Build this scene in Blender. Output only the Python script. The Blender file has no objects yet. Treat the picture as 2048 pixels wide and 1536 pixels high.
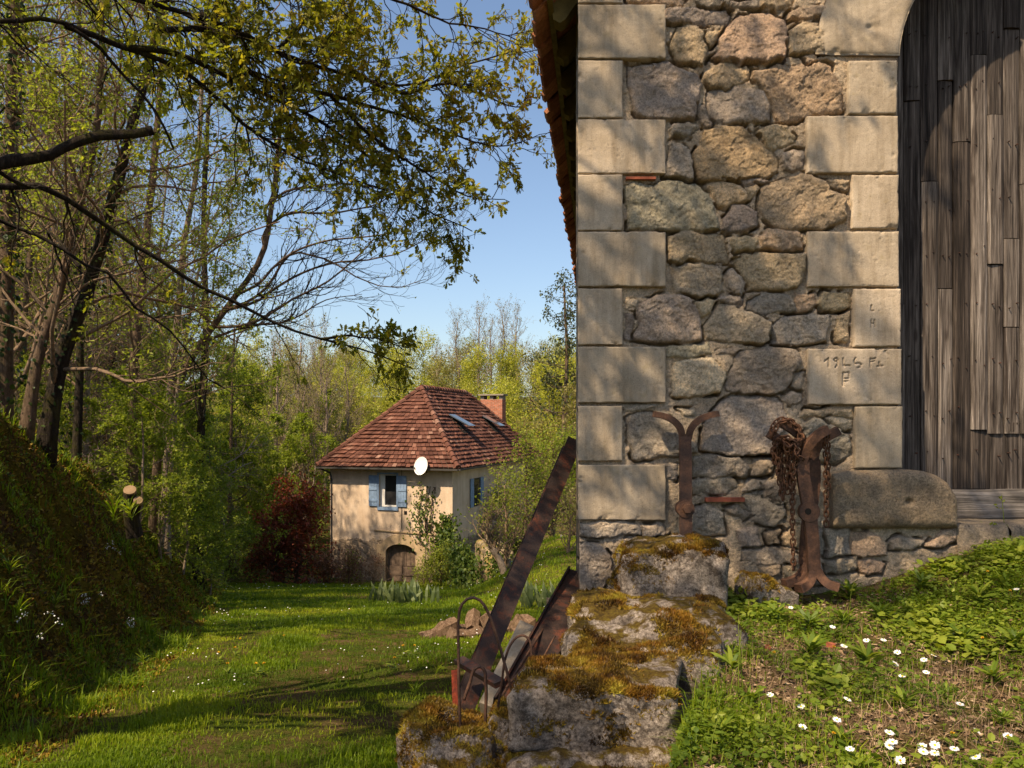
import bpy, math, random
import numpy as np
from mathutils import Vector, Matrix

R = math.radians
scene = bpy.context.scene
F = 1593.0                      # focal length in photo pixels (28 mm on 36 mm)
CX, HY = 1024.0, 850.0          # vanishing point of the level view, in photo pixels

# ------------------------------------------------------------------ camera, sky, sun, exposure
cam_d = bpy.data.cameras.new('camera')
cam = bpy.data.objects.new('camera', cam_d)
scene.collection.objects.link(cam)
cam.location = (0, 0, 0)
cam.rotation_euler = (R(90), 0, 0)
cam_d.sensor_width = 36.0
cam_d.lens = F / 2048 * 36
cam_d.shift_y = (HY - 768) / 2048
cam_d.clip_start = 0.05
cam_d.clip_end = 2000
scene.camera = cam

SUN = Vector((-0.30, -0.32, 0.56)).normalized()      # direction towards the sun
SUN_EL = math.asin(SUN.z)
SUN_AZ = math.atan2(SUN.x, SUN.y)
world = bpy.data.worlds.new('World')
scene.world = world
world.use_nodes = True
wn = world.node_tree
sky = wn.nodes.new('ShaderNodeTexSky')
sky.sky_type = 'NISHITA'
sky.sun_disc = False
sky.sun_elevation = SUN_EL
sky.sun_rotation = SUN_AZ
sky.air_density = 1.0
sky.dust_density = 1.6
sky.ozone_density = 1.2
bg = wn.nodes['Background']
wn.links.new(sky.outputs[0], bg.inputs[0])
bg.inputs[1].default_value = 0.112

sd = bpy.data.lights.new('sun', 'SUN')
sd.energy = 5.0
sd.angle = R(0.53)
sd.color = (1.0, 0.80, 0.56)
so = bpy.data.objects.new('sun', sd)
scene.collection.objects.link(so)
so.rotation_euler = (-SUN).to_track_quat('-Z', 'Y').to_euler()

scene.view_settings.view_transform = 'Standard'
scene.view_settings.look = 'None'
scene.view_settings.exposure = 0.72
scene.view_settings.gamma = 1.0
scene.render.engine = 'CYCLES'
scene.cycles.max_bounces = 6
scene.cycles.diffuse_bounces = 3
scene.cycles.glossy_bounces = 2
scene.cycles.transmission_bounces = 4
scene.cycles.caustics_reflective = False
scene.cycles.caustics_refractive = False

# ------------------------------------------------------------------ helpers
COL = scene.collection


def P(px, py, d):
    """photo pixel at depth d -> world point"""
    return np.array([(px - CX) / F * d, d, -(py - HY) / F * d])


def PL(pts):
    return np.array([P(*p) for p in pts])


_tab = np.random.default_rng(7).random((32, 32, 32)).astype(np.float32)


def vnoise(x, y, z=0.0):
    x, y, z = np.broadcast_arrays(np.asarray(x, float), np.asarray(y, float), np.asarray(z, float))
    xi, yi, zi = np.floor(x), np.floor(y), np.floor(z)
    fx, fy, fz = x - xi, y - yi, z - zi
    fx, fy, fz = [t * t * (3 - 2 * t) for t in (fx, fy, fz)]
    xi, yi, zi = [t.astype(int) & 31 for t in (xi, yi, zi)]
    x1, y1, z1 = (xi + 1) & 31, (yi + 1) & 31, (zi + 1) & 31
    T = _tab
    a = T[xi, yi, zi] * (1 - fx) + T[x1, yi, zi] * fx
    b = T[xi, y1, zi] * (1 - fx) + T[x1, y1, zi] * fx
    c = T[xi, yi, z1] * (1 - fx) + T[x1, yi, z1] * fx
    d = T[xi, y1, z1] * (1 - fx) + T[x1, y1, z1] * fx
    return ((a * (1 - fy) + b * fy) * (1 - fz) + (c * (1 - fy) + d * fy) * fz) * 2 - 1


def fbm(x, y, z=0.0, o=4, g=0.5):
    s, a, n = 0.0, 1.0, 0.0
    for k in range(o):
        f = 2.03 ** k
        s = s + a * vnoise(np.asarray(x) * f + 17.3 * k, np.asarray(y) * f + 5.1 * k, np.asarray(z) * f + 9.7 * k)
        n += a
        a *= g
    return s / n


def sstep(a, b, x):
    t = np.clip((np.asarray(x, float) - a) / (b - a), 0, 1)
    return t * t * (3 - 2 * t)


class MB:
    """collects vertices and faces; build() links them as ONE mesh object"""

    def __init__(self):
        self.v, self.f, self.mi, self.c, self.r, self.n = [], [], [], [], [], 0

    def add(self, v, faces, mi=0, col=None, rnd=None):
        v = np.asarray(v, float).reshape(-1, 3)
        if isinstance(faces, np.ndarray):
            faces = [faces]
        for fa in faces:
            fa = np.asarray(fa, int)
            if fa.size:
                self.f.append(fa + self.n)
                self.mi.append(np.full(len(fa), mi, int))
        m = len(v)
        self.v.append(v)
        c = np.ones((m, 4))
        if col is not None:
            c[:, :3] = np.asarray(col)
        self.c.append(c)
        rr = np.full(m, 0.5) if rnd is None else np.broadcast_to(np.asarray(rnd, float), (m,))
        self.r.append(rr)
        self.n += m

    def build(self, name, mats, parent=None, smooth=False, col=False, loc=None):
        me = bpy.data.meshes.new(name)
        V = np.concatenate(self.v) if self.v else np.zeros((0, 3))
        if loc is not None:
            V = V - np.asarray(loc)
        me.vertices.add(len(V))
        me.vertices.foreach_set('co', V.astype(np.float32).ravel())
        nl = sum(a.size for a in self.f)
        npoly = sum(len(a) for a in self.f)
        me.loops.add(nl)
        me.polygons.add(npoly)
        me.loops.foreach_set('vertex_index', np.concatenate([a.ravel() for a in self.f]).astype(np.int32))
        tot = np.concatenate([np.full(len(a), a.shape[1]) for a in self.f])
        st = np.concatenate([[0], np.cumsum(tot)[:-1]])
        me.polygons.foreach_set('loop_start', st.astype(np.int32))
        me.polygons.foreach_set('loop_total', tot.astype(np.int32))
        me.polygons.foreach_set('material_index', np.concatenate(self.mi).astype(np.int32))
        me.polygons.foreach_set('use_smooth', np.full(npoly, bool(smooth)))
        if col:
            at = me.attributes.new('tint', 'FLOAT_COLOR', 'POINT')
            at.data.foreach_set('color', np.concatenate(self.c).astype(np.float32).ravel())
        at = me.attributes.new('rnd', 'FLOAT', 'POINT')
        at.data.foreach_set('value', np.concatenate(self.r).astype(np.float32))
        me.update(calc_edges=True)
        for m in (mats if isinstance(mats, (list, tuple)) else [mats]):
            me.materials.append(m)
        o = bpy.data.objects.new(name, me)
        COL.objects.link(o)
        if parent is not None:
            o.parent = parent
            if loc is not None:
                o.location = loc
        elif loc is not None:
            o.location = loc
        return o


def tag(o, label=None, cat=None, group=None, kind=None):
    if label:
        o['label'] = label
    if cat:
        o['category'] = cat
    if group:
        o['group'] = group
    if kind:
        o['kind'] = kind
    return o


def empty(name, loc=(0, 0, 0), rz=0.0):
    o = bpy.data.objects.new(name, None)
    COL.objects.link(o)
    o.location = loc
    o.rotation_euler = (0, 0, rz)
    o.empty_display_size = 0.1
    return o


def dup(root, loc, rz=0.0, sc=1.0, label=None, group=None):
    r = root.copy()
    COL.objects.link(r)
    r.location = loc
    r.rotation_euler = (0, 0, rz)
    r.scale = (sc, sc, sc) if np.isscalar(sc) else sc
    if label:
        r['label'] = label
    if group:
        r['group'] = group
    for ch in list(root.children):
        c = ch.copy()
        COL.objects.link(c)
        c.parent = r
        for g in list(ch.children):
            e = g.copy()
            COL.objects.link(e)
            e.parent = c
    return r


def frames(pts):
    pts = np.asarray(pts, float)
    t = np.gradient(pts, axis=0)
    t /= np.linalg.norm(t, axis=1)[:, None] + 1e-12
    up = np.array([0, 0, 1.0]) if abs(t[0, 2]) < 0.9 else np.array([1.0, 0, 0])
    n = np.zeros_like(t)
    a = up - t[0] * (up @ t[0])
    n[0] = a / np.linalg.norm(a)
    for i in range(1, len(t)):
        a = n[i - 1] - t[i] * (n[i - 1] @ t[i])
        n[i] = a / (np.linalg.norm(a) + 1e-12)
    return t, n, np.cross(t, n)


def tube(mb, pts, rad, k=5, mi=0, rnd=None, col=None, cap=True, rough=0.0):
    pts = np.asarray(pts, float)
    m = len(pts)
    rad = np.broadcast_to(np.asarray(rad, float), (m,))
    t, n, b = frames(pts)
    a = np.arange(k) * 2 * np.pi / k
    rr = rad[:, None] * np.ones((1, k))
    if rough:
        rr = rr * (1 + rough * vnoise(np.cos(a)[None] * 2 + pts[:, :1] * 9, np.sin(a)[None] * 2 + pts[:, 1:2] * 9, pts[:, 2:] * 7))
    v = pts[:, None] + rr[..., None] * (np.cos(a)[None, :, None] * n[:, None] + np.sin(a)[None, :, None] * b[:, None])
    i = np.arange(m - 1)[:, None] * k
    j = np.arange(k)[None]
    j2 = (j + 1) % k
    q = np.stack([i + j, i + j2, i + k + j2, i + k + j], -1).reshape(-1, 4)
    mb.add(v.reshape(-1, 3), [q], mi, col, rnd)
    if cap and k >= 3:
        base = mb.n - m * k
        for st, rev in ((base, True), (base + (m - 1) * k, False)):
            fa = np.arange(k) + st
            if rev:
                fa = fa[::-1]
            mb.f.append(fa[None])
            mb.mi.append(np.array([mi]))


def bar(mb, pts, w, th, normal, mi=0, rnd=None, col=None, closed=False):
    """rectangular section swept along pts; `normal` fixes the thickness direction"""
    pts = np.asarray(pts, float)
    m = len(pts)
    w = np.broadcast_to(np.asarray(w, float), (m,))
    th = np.broadcast_to(np.asarray(th, float), (m,))
    t = np.gradient(pts, axis=0)
    t /= np.linalg.norm(t, axis=1)[:, None]
    nn = np.asarray(normal, float)
    n = nn - t * (t @ nn)[:, None]
    n /= np.linalg.norm(n, axis=1)[:, None]
    s = np.cross(t, n)
    v = np.stack([pts + s * (w / 2)[:, None] + n * (th / 2)[:, None],
                  pts - s * (w / 2)[:, None] + n * (th / 2)[:, None],
                  pts - s * (w / 2)[:, None] - n * (th / 2)[:, None],
                  pts + s * (w / 2)[:, None] - n * (th / 2)[:, None]], 1)
    i = np.arange(m - 1)[:, None] * 4
    j = np.arange(4)[None]
    q = np.stack([i + j, i + (j + 1) % 4, i + 4 + (j + 1) % 4, i + 4 + j], -1).reshape(-1, 4)
    caps = np.array([[3, 2, 1, 0], [(m - 1) * 4 + x for x in range(4)]])
    mb.add(v.reshape(-1, 3), [q, caps], mi, col, rnd)


BOXF = np.array([[0, 3, 2, 1], [4, 5, 6, 7], [0, 1, 5, 4], [1, 2, 6, 5], [2, 3, 7, 6], [3, 0, 4, 7]])


def box(mb, lo, hi, mi=0, col=None, rnd=None, M=None):
    x0, y0, z0 = lo
    x1, y1, z1 = hi
    v = np.array([[x0, y0, z0], [x1, y0, z0], [x1, y1, z0], [x0, y1, z0],
                  [x0, y0, z1], [x1, y0, z1], [x1, y1, z1], [x0, y1, z1]], float)
    if M is not None:
        v = v @ M[:3, :3].T + M[:3, 3]
    mb.add(v, [BOXF], mi, col, rnd)


def grid_faces(nu, nv):
    i = np.arange(nv - 1)[:, None] * nu
    j = np.arange(nu - 1)[None]
    return np.stack([i + j, i + j + 1, i + nu + j + 1, i + nu + j], -1).reshape(-1, 4)


def prism(mb, poly, y0, y1, mi=0, col=None, rnd=None):
    """outline in (x, z), extruded from y0 (front) to y1"""
    poly = np.asarray(poly, float)
    a = np.sum(poly[:, 0] * np.roll(poly[:, 1], -1) - np.roll(poly[:, 0], -1) * poly[:, 1])
    if a < 0:
        poly = poly[::-1]
    m = len(poly)
    fr = np.column_stack([poly[:, 0], np.full(m, y0), poly[:, 1]])
    bk = np.column_stack([poly[:, 0], np.full(m, y1), poly[:, 1]])
    i = np.arange(m)
    q = np.stack([i, i + m, (i + 1) % m + m, (i + 1) % m], -1)
    mb.add(np.concatenate([fr, bk]), [q, np.arange(m)[None], (np.arange(m)[::-1] + m)[None]], mi, col, rnd)


def leaves(mb, pos, dirs, nrm, size, tmpl, tris, rng, mi=0, spread=None):
    """many leaves at once: tmpl (k,3) in (along, across, up)"""
    n = len(pos)
    d = dirs / (np.linalg.norm(dirs, axis=1)[:, None] + 1e-9)
    u = nrm - d * np.sum(nrm * d, 1)[:, None]
    u /= np.linalg.norm(u, axis=1)[:, None] + 1e-9
    s = np.cross(u, d)
    sz = np.broadcast_to(size, (n,))
    B = np.stack([d, s, u], 1) * sz[:, None, None]
    v = np.einsum('kj,njc->nkc', tmpl, B) + pos[:, None]
    k = len(tmpl)
    f = tris[None] + (np.arange(n) * k)[:, None, None]
    r = np.repeat(rng.random(n) if spread is None else spread, k)
    mb.add(v.reshape(-1, 3), [f.reshape(-1, tris.shape[1])], mi, None, r)


LEAF4 = (np.array([[0, 0, 0], [.45, .28, .07], [1, 0, -.05], [.45, -.28, .07]]), np.array([[0, 1, 2], [0, 2, 3]])[:, ::-1])
LEAF6 = (np.array([[0, 0, 0], [.3, .22, .05], [.68, .2, .04], [1, 0, -.08], [.68, -.2, .04], [.3, -.22, .05], [.5, 0, 0]]),
         np.array([[6, 1, 0], [6, 2, 1], [6, 3, 2], [6, 4, 3], [6, 5, 4], [6, 0, 5]]))
_ok = [(0, 0), (.18, .06), (.3, .17), (.4, .1), (.52, .25), (.62, .14), (.76, .27), (.84, .13), (1, .06)]
_oa = np.array(_ok + [(x, -y) for x, y in _ok[:0:-1]])
_oc = np.column_stack([_oa, 0.10 * np.abs(_oa[:, 1]) - 0.10 * _oa[:, 0] ** 2])
OAK = (np.vstack([_oc, [[.5, 0, -.02]]]), np.array([[len(_oc), (i + 1) % len(_oc), i] for i in range(len(_oc))]))
LANCE = (np.array([[0, -.03, 0], [0, .03, 0], [.35, -.10, .06], [.35, .10, .06], [.7, -.085, .05], [.7, .085, .05], [1, 0, -.06]]),
         np.array([[0, 2, 3], [0, 3, 1], [2, 4, 5], [2, 5, 3], [4, 6, 5], [4, 6, 5]])[:5])


def rand_unit(rng, n):
    v = rng.normal(size=(n, 3))
    return v / np.linalg.norm(v, axis=1)[:, None]


# ------------------------------------------------------------------ materials
class NT:
    def __init__(self, name):
        self.m = bpy.data.materials.new(name)
        self.m.use_nodes = True
        self.t = self.m.node_tree
        self.b = self.t.nodes['Principled BSDF']
        self.out = self.t.nodes['Material Output']
        self.b.inputs['Specular IOR Level'].default_value = 0.3
        self._c = None

    def n(self, typ, ins=None, **kw):
        nd = self.t.nodes.new('ShaderNode' + typ)
        for k, v in kw.items():
            setattr(nd, k, v)
        for k, v in (ins or {}).items():
            self.set(nd.inputs[k], v)
        return nd

    def set(self, sock, v):
        if isinstance(v, bpy.types.NodeSocket):
            self.t.links.new(v, sock)
        elif isinstance(v, (tuple, list)) and len(v) == 3 and sock.type == 'RGBA':
            sock.default_value = (*v, 1)
        else:
            sock.default_value = v

    def obj(self):
        if self._c is None:
            self._c = self.n('TexCoord').outputs['Object']
        return self._c

    def map(self, sc=(1, 1, 1), rot=(0, 0, 0)):
        return self.n('Mapping', {'Vector': self.obj(), 'Scale': sc, 'Rotation': rot}).outputs[0]

    def noise(self, scale, detail=5, rough=0.6, vec=None, dist=0.0):
        return self.n('TexNoise', {'Vector': vec if vec is not None else self.obj(), 'Scale': scale, 'Detail': detail,
                                   'Roughness': rough, 'Distortion': dist}).outputs['Fac']

    def voro(self, scale, feature='F1', out='Distance', vec=None, rnd=1.0):
        return self.n('TexVoronoi', {'Vector': vec if vec is not None else self.obj(), 'Scale': scale, 'Randomness': rnd},
                      feature=feature).outputs[out]

    def ramp(self, fac, stops, interp='LINEAR'):
        nd = self.n('ValToRGB', {'Fac': fac})
        cr = nd.color_ramp
        cr.interpolation = interp
        while len(cr.elements) < len(stops):
            cr.elements.new(0.5)
        for e, (p, c) in zip(cr.elements, stops):
            e.position = p
            e.color = (*c, 1) if isinstance(c, tuple) else (c, c, c, 1)
        return nd.outputs[0]

    def mix(self, fac, a, b, typ='MIX'):
        nd = self.n('MixRGB', blend_type=typ)
        for s, v in zip(('Fac', 'Color1', 'Color2'), (fac, a, b)):
            self.set(nd.inputs[s], v)
        return nd.outputs[0]

    def math(self, op, a, b=0.0):
        nd = self.n('Math', operation=op)
        self.set(nd.inputs[0], a)
        self.set(nd.inputs[1], b)
        return nd.outputs[0]

    def attr(self, name='tint', out='Color'):
        return self.n('Attribute', attribute_name=name).outputs[out]

    def bump(self, h, strength=0.5, dist=0.01, prev=None):
        ins = {'Height': h, 'Strength': strength, 'Distance': dist}
        if prev is not None:
            ins['Normal'] = prev
        return self.n('Bump', ins).outputs[0]

    def done(self, col, rough=0.9, normal=None, metal=0.0, spec=None):
        self.set(self.b.inputs['Base Color'], col)
        self.set(self.b.inputs['Roughness'], rough)
        self.set(self.b.inputs['Metallic'], metal)
        if spec is not None:
            self.b.inputs['Specular IOR Level'].default_value = spec
        if normal is not None:
            self.set(self.b.inputs['Normal'], normal)
        return self.m

    def leafy(self, col, trans=0.45, tcol=None, rough=0.5):
        self.set(self.b.inputs['Base Color'], col)
        self.b.inputs['Roughness'].default_value = rough
        self.b.inputs['Specular IOR Level'].default_value = 0.25
        tr = self.n('BsdfTranslucent', {'Color': tcol if tcol is not None else col})
        mx = self.n('MixShader', {'Fac': trans})
        self.t.links.new(self.b.outputs[0], mx.inputs[1])
        self.t.links.new(tr.outputs[0], mx.inputs[2])
        self.t.links.new(mx.outputs[0], self.out.inputs[0])
        return self.m


def leaf_mat(name, c0, c1, c2, trans=0.45):
    k = NT(name)
    c = k.ramp(k.attr('rnd', 'Fac'), [(0, c0), (0.5, c1), (1, c2)])
    c = k.mix(0.35, c, k.mix(k.noise(1.3, 2), (0.5, 0.5, 0.5), (1.5, 1.45, 1.2)), 'MULTIPLY')
    tc = k.mix(1.0, c, (1.5, 1.5, 0.7), 'MULTIPLY')
    return k.leafy(c, trans, tc)


M = {}
# rubble stone of the barn wall; tint = each stone's own colour, rnd = 1 on stone, 0 on mortar
k = NT('rubble_stone')
base = k.attr('tint')
st = k.attr('rnd', 'Fac')
big = k.noise(9, 4, 0.6)
base = k.mix(1.0, base, k.ramp(big, [(0.25, (0.62, 0.60, 0.60)), (0.5, (1.0, 0.98, 0.95)), (0.78, (1.35, 1.22, 1.05))]), 'MULTIPLY')
fine = k.noise(95, 7, 0.85)
base = k.mix(1.0, base, k.ramp(fine, [(0.32, (0.30, 0.29, 0.29)), (0.48, (0.95, 0.95, 0.95)), (0.68, (1.75, 1.68, 1.58))]), 'MULTIPLY')
ox = k.ramp(k.noise(5, 3, 0.6), [(0.55, 0.0), (0.72, 1.0)])
base = k.mix(k.math('MULTIPLY', k.math('MULTIPLY', ox, st), 0.28), base, (0.30, 0.17, 0.07))
lich = k.ramp(k.noise(16, 5, 0.7), [(0.60, 0.0), (0.70, 1.0)])
base = k.mix(k.math('MULTIPLY', lich, 0.25), base, (0.14, 0.135, 0.08))
n1 = k.bump(k.noise(32, 8, 0.8), 0.85, 0.03)
n1 = k.bump(fine, 0.9, 0.010, n1)
M['rubble'] = k.done(base, 0.93, n1, spec=0.2)

# concrete-like dressed quoin
k = NT('quoin_stone')
c = k.ramp(k.noise(6, 5, 0.6), [(0.3, (0.315, 0.26, 0.19)), (0.5, (0.385, 0.32, 0.24)), (0.7, (0.45, 0.38, 0.29))])
c = k.mix(1.0, c, k.ramp(k.noise(170, 3, 0.7), [(0.3, (0.8, 0.8, 0.8)), (0.6, (1.08, 1.07, 1.05))]), 'MULTIPLY')
c = k.mix(k.math('MULTIPLY', k.ramp(k.noise(11, 5, 0.7), [(0.58, 0.0), (0.72, 1.0)]), 0.4), c, (0.30, 0.24, 0.12))
pit = k.ramp(k.voro(60), [(0.05, 0.0), (0.16, 1.0)])
pm = k.ramp(k.noise(35, 2), [(0.62, 1.0), (0.66, 0.0)])
pit2 = k.math('MAXIMUM', pit, k.math('SUBTRACT', 1.0, pm))
oi = k.n('ObjectInfo').outputs['Random']
c = k.mix(1.0, c, k.ramp(oi, [(0, (0.82, 0.82, 0.80)), (0.5, (1.0, 0.99, 0.97)), (1, (1.12, 1.1, 1.08))]), 'MULTIPLY')
dr = k.noise(1.0, 5, 0.7, k.map((16, 16, 2.2)))
c = k.mix(1.0, c, k.ramp(dr, [(0.32, (0.74, 0.71, 0.66)), (0.55, (1.04, 1.03, 1.02))]), 'MULTIPLY')
c = k.mix(k.math('MULTIPLY', k.math('SUBTRACT', 1.0, pit2), 0.6), c, (0.12, 0.09, 0.06))
n1 = k.bump(k.noise(90, 5, 0.75), 0.28, 0.008)
n1 = k.bump(pit2, 0.35, 0.004, n1)
M['quoin'] = k.done(c, 0.95, n1, spec=0.15)

# rough plain wall (parts of the barn and house beyond the detailed face)
k = NT('plain_rubble')
vc = k.voro(4.5, 'F1', 'Color')
ed = k.ramp(k.voro(4.5, 'DISTANCE_TO_EDGE'), [(0.02, 0.0), (0.10, 1.0)])
vg = k.n('RGBToBW', {0: vc}).outputs[0]
c = k.mix(ed, (0.33, 0.26, 0.18), k.ramp(vg, [(0.2, (0.13, 0.11, 0.09)), (0.5, (0.23, 0.19, 0.14)), (0.8, (0.30, 0.23, 0.15))]))
c = k.mix(1.0, c, k.ramp(k.noise(30, 6, 0.7), [(0.3, 0.6), (0.7, 1.3)]), 'MULTIPLY')
M['plainwall'] = k.done(c, 0.95, k.bump(k.math('ADD', ed, k.math('MULTIPLY', k.noise(40, 5), 0.5)), 0.8, 0.03))

# mossy granite
k = NT('mossy_granite')
sp = k.noise(75, 7, 0.85)
c = k.ramp(sp, [(0.35, (0.04, 0.036, 0.031)), (0.44, (0.24, 0.21, 0.18)), (0.54, (0.46, 0.415, 0.36)), (0.68, (0.78, 0.72, 0.65))])
c = k.mix(1.0, c, k.ramp(k.noise(7, 5, 0.65), [(0.3, (0.5, 0.45, 0.42)), (0.65, (1.2, 1.12, 1.05))]), 'MULTIPLY')
blk = k.ramp(k.noise(13, 7, 0.75), [(0.50, 0.0), (0.60, 1.0)])
c = k.mix(k.math('MULTIPLY', blk, 0.75), c, (0.045, 0.032, 0.022))
geo = k.n('NewGeometry')
up = k.n('SeparateXYZ', {0: geo.outputs['Normal']}).outputs[2]
mo = k.math('ADD', k.math('MULTIPLY', up, 0.42), k.noise(6.5, 6, 0.72))
mo = k.ramp(mo, [(0.80, 0.0), (0.88, 1.0)])
mc = k.ramp(k.noise(50, 4, 0.7), [(0.3, (0.035, 0.022, 0.008)), (0.5, (0.12, 0.075, 0.012)), (0.7, (0.20, 0.15, 0.02))])
c = k.mix(mo, c, mc)
n1 = k.bump(k.noise(26, 8, 0.8), 1.0, 0.05)
n1 = k.bump(sp, 0.8, 0.012, n1)
M['granite'] = k.done(c, 0.95, n1, spec=0.2)

# moss fronds
k = NT('moss')
c = k.ramp(k.attr('rnd', 'Fac'), [(0, (0.045, 0.028, 0.006)), (0.35, (0.17, 0.11, 0.014)), (0.7, (0.31, 0.225, 0.024)), (1, (0.36, 0.31, 0.036))])
c = k.mix(k.ramp(k.noise(9, 4), [(0.4, 0.0), (0.6, 1.0)]), k.mix(1.0, c, (0.8, 0.55, 0.6), 'MULTIPLY'), c)
M['moss'] = k.leafy(c, 0.3)
k = NT('moss_bed')
c = k.ramp(k.noise(40, 6, 0.7), [(0.3, (0.03, 0.02, 0.006)), (0.6, (0.09, 0.06, 0.012))])
M['mossbed'] = k.done(c, 1.0, k.bump(k.noise(60, 6, 0.8), 1.0, 0.03), spec=0.0)

# weathered planks
k = NT('weathered_wood')
r = k.attr('rnd', 'Fac')
off = k.n('CombineXYZ', {0: k.math('MULTIPLY', r, 37.0), 1: 0.0, 2: k.math('MULTIPLY', r, 11.0)}).outputs[0]
vv = k.n('VectorMath', {0: k.obj(), 1: off}, operation='ADD').outputs[0]
gr = k.noise(1.0, 7, 0.72, k.n('Mapping', {'Vector': vv, 'Scale': (110, 30, 2.6)}).outputs[0], 0.5)
gr2 = k.noise(1.0, 3, 0.6, k.n('Mapping', {'Vector': vv, 'Scale': (18, 5, 1.3)}).outputs[0], 1.2)
c = k.ramp(gr, [(0.31, (0.012, 0.010, 0.008)), (0.45, (0.075, 0.067, 0.060)), (0.59, (0.17, 0.157, 0.145)), (0.74, (0.40, 0.38, 0.355))])
c = k.mix(1.0, c, k.ramp(gr2, [(0.33, (0.30, 0.25, 0.22)), (0.58, (1.12, 1.06, 1.0))]), 'MULTIPLY')
c = k.mix(1.0, c, k.ramp(r, [(0, (0.42, 0.37, 0.34)), (0.5, (0.95, 0.90, 0.86)), (1, (1.5, 1.45, 1.4))]), 'MULTIPLY')
kn = k.ramp(k.voro(1.0, vec=k.n('Mapping', {'Vector': vv, 'Scale': (9, 9, 3.2)}).outputs[0]), [(0.06, 1.0), (0.15, 0.0)])
c = k.mix(k.math('MULTIPLY', kn, 0.8), c, (0.03, 0.02, 0.015))
M['wood'] = k.done(c, 0.85, k.bump(k.math('ADD', gr, k.math('MULTIPLY', gr2, 0.6)), 0.7, 0.012), spec=0.25)

def wood_rail():
    k = NT('rail_wood')
    gr = k.noise(1.0, 7, 0.72, k.map((2.6, 30, 90)), 0.5)
    c = k.ramp(gr, [(0.30, (0.03, 0.024, 0.02)), (0.45, (0.13, 0.112, 0.095)), (0.6, (0.24, 0.21, 0.185)), (0.75, (0.40, 0.37, 0.33))])
    c = k.mix(1.0, c, k.ramp(k.noise(5, 4), [(0.35, 0.55), (0.6, 1.1)]), 'MULTIPLY')
    return k.done(c, 0.88, k.bump(gr, 0.7, 0.012))


M['rail'] = wood_rail()


# rust
def rust(name, c0, c1, c2):
    k = NT(name)
    a = k.noise(14, 6, 0.7)
    c = k.ramp(a, [(0.3, c0), (0.52, c1), (0.72, c2)])
    c = k.mix(1.0, c, k.ramp(k.noise(120, 4, 0.7), [(0.3, 0.65), (0.7, 1.3)]), 'MULTIPLY')
    return k.done(c, k.ramp(a, [(0.3, 0.55), (0.7, 0.85)]), k.bump(k.noise(80, 6, 0.75), 0.5, 0.006), 0.25, 0.4)
M['rust'] = rust('rusty_iron', (0.03, 0.018, 0.013), (0.10, 0.05, 0.03), (0.20, 0.10, 0.055))
M['rustdark'] = rust('dark_rusty_steel', (0.018, 0.013, 0.011), (0.045, 0.024, 0.017), (0.17, 0.045, 0.018))
M['rustorange'] = rust('orange_rust', (0.035, 0.017, 0.010), (0.105, 0.045, 0.020), (0.21, 0.095, 0.042))
M['rustred'] = rust('red_rust', (0.08, 0.015, 0.008), (0.32, 0.05, 0.015), (0.42, 0.10, 0.03))

# bark
def bark(name, c0, c1, c2, moss=0.3):
    k = NT(name)
    a = k.noise(1.0, 7, 0.78, k.map((30, 30, 8)))
    c = k.ramp(a, [(0.3, c0), (0.5, c1), (0.72, c2)])
    m = k.ramp(k.noise(3.5, 5, 0.7), [(0.5, 0.0), (0.62, 1.0)])
    c = k.mix(k.math('MULTIPLY', m, moss), c, (0.07, 0.065, 0.012))
    return k.done(c, 0.95, k.bump(a, 1.0, 0.04), spec=0.1)
M['bark_dark'] = bark('oak_bark', (0.010, 0.008, 0.006), (0.032, 0.025, 0.019), (0.085, 0.07, 0.054), 0.5)
M['bark_brown'] = bark('brown_bark', (0.05, 0.034, 0.024), (0.13, 0.09, 0.06), (0.24, 0.17, 0.115), 0.45)
M['bark_pale'] = bark('pale_bark', (0.12, 0.085, 0.06), (0.26, 0.20, 0.145), (0.40, 0.33, 0.25), 0.3)
M['twig'] = bark('pale_twig_bark', (0.12, 0.08, 0.05), (0.24, 0.165, 0.105), (0.38, 0.28, 0.19), 0.25)
M['twig_grey'] = bark('grey_twig_bark', (0.14, 0.10, 0.08), (0.26, 0.195, 0.15), (0.38, 0.30, 0.24), 0.0)

M['leaf_oak'] = leaf_mat('oak_leaf', (0.11, 0.125, 0.014), (0.205, 0.22, 0.023), (0.34, 0.28, 0.032), 0.55)
M['leaf_spring'] = leaf_mat('spring_leaf', (0.12, 0.165, 0.022), (0.21, 0.255, 0.032), (0.34, 0.36, 0.055), 0.5)
M['leaf_bright'] = leaf_mat('bright_leaf', (0.11, 0.155, 0.018), (0.20, 0.255, 0.026), (0.33, 0.36, 0.045), 0.5)
M['leaf_yellow'] = leaf_mat('yellow_green_leaf', (0.21, 0.23, 0.03), (0.33, 0.34, 0.045), (0.46, 0.43, 0.09), 0.45)
M['leaf_olive'] = leaf_mat('olive_leaf', (0.12, 0.12, 0.035), (0.20, 0.18, 0.055), (0.30, 0.25, 0.10), 0.35)
M['leaf_pine'] = leaf_mat('pine_leaf', (0.035, 0.05, 0.022), (0.07, 0.085, 0.035), (0.12, 0.13, 0.055), 0.25)
M['leaf_ivy'] = leaf_mat('ivy_leaf', (0.012, 0.028, 0.006), (0.03, 0.055, 0.010), (0.06, 0.09, 0.016), 0.25)
M['leaf_red'] = leaf_mat('red_leaf', (0.06, 0.02, 0.012), (0.20, 0.045, 0.022), (0.38, 0.095, 0.045), 0.35)
M['leaf_pink'] = leaf_mat('pink_brown_leaf', (0.09, 0.045, 0.03), (0.17, 0.085, 0.055), (0.26, 0.15, 0.09), 0.3)
M['grass'] = leaf_mat('grass_blade', (0.065, 0.115, 0.006), (0.15, 0.225, 0.009), (0.30, 0.34, 0.02), 0.45)
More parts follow.
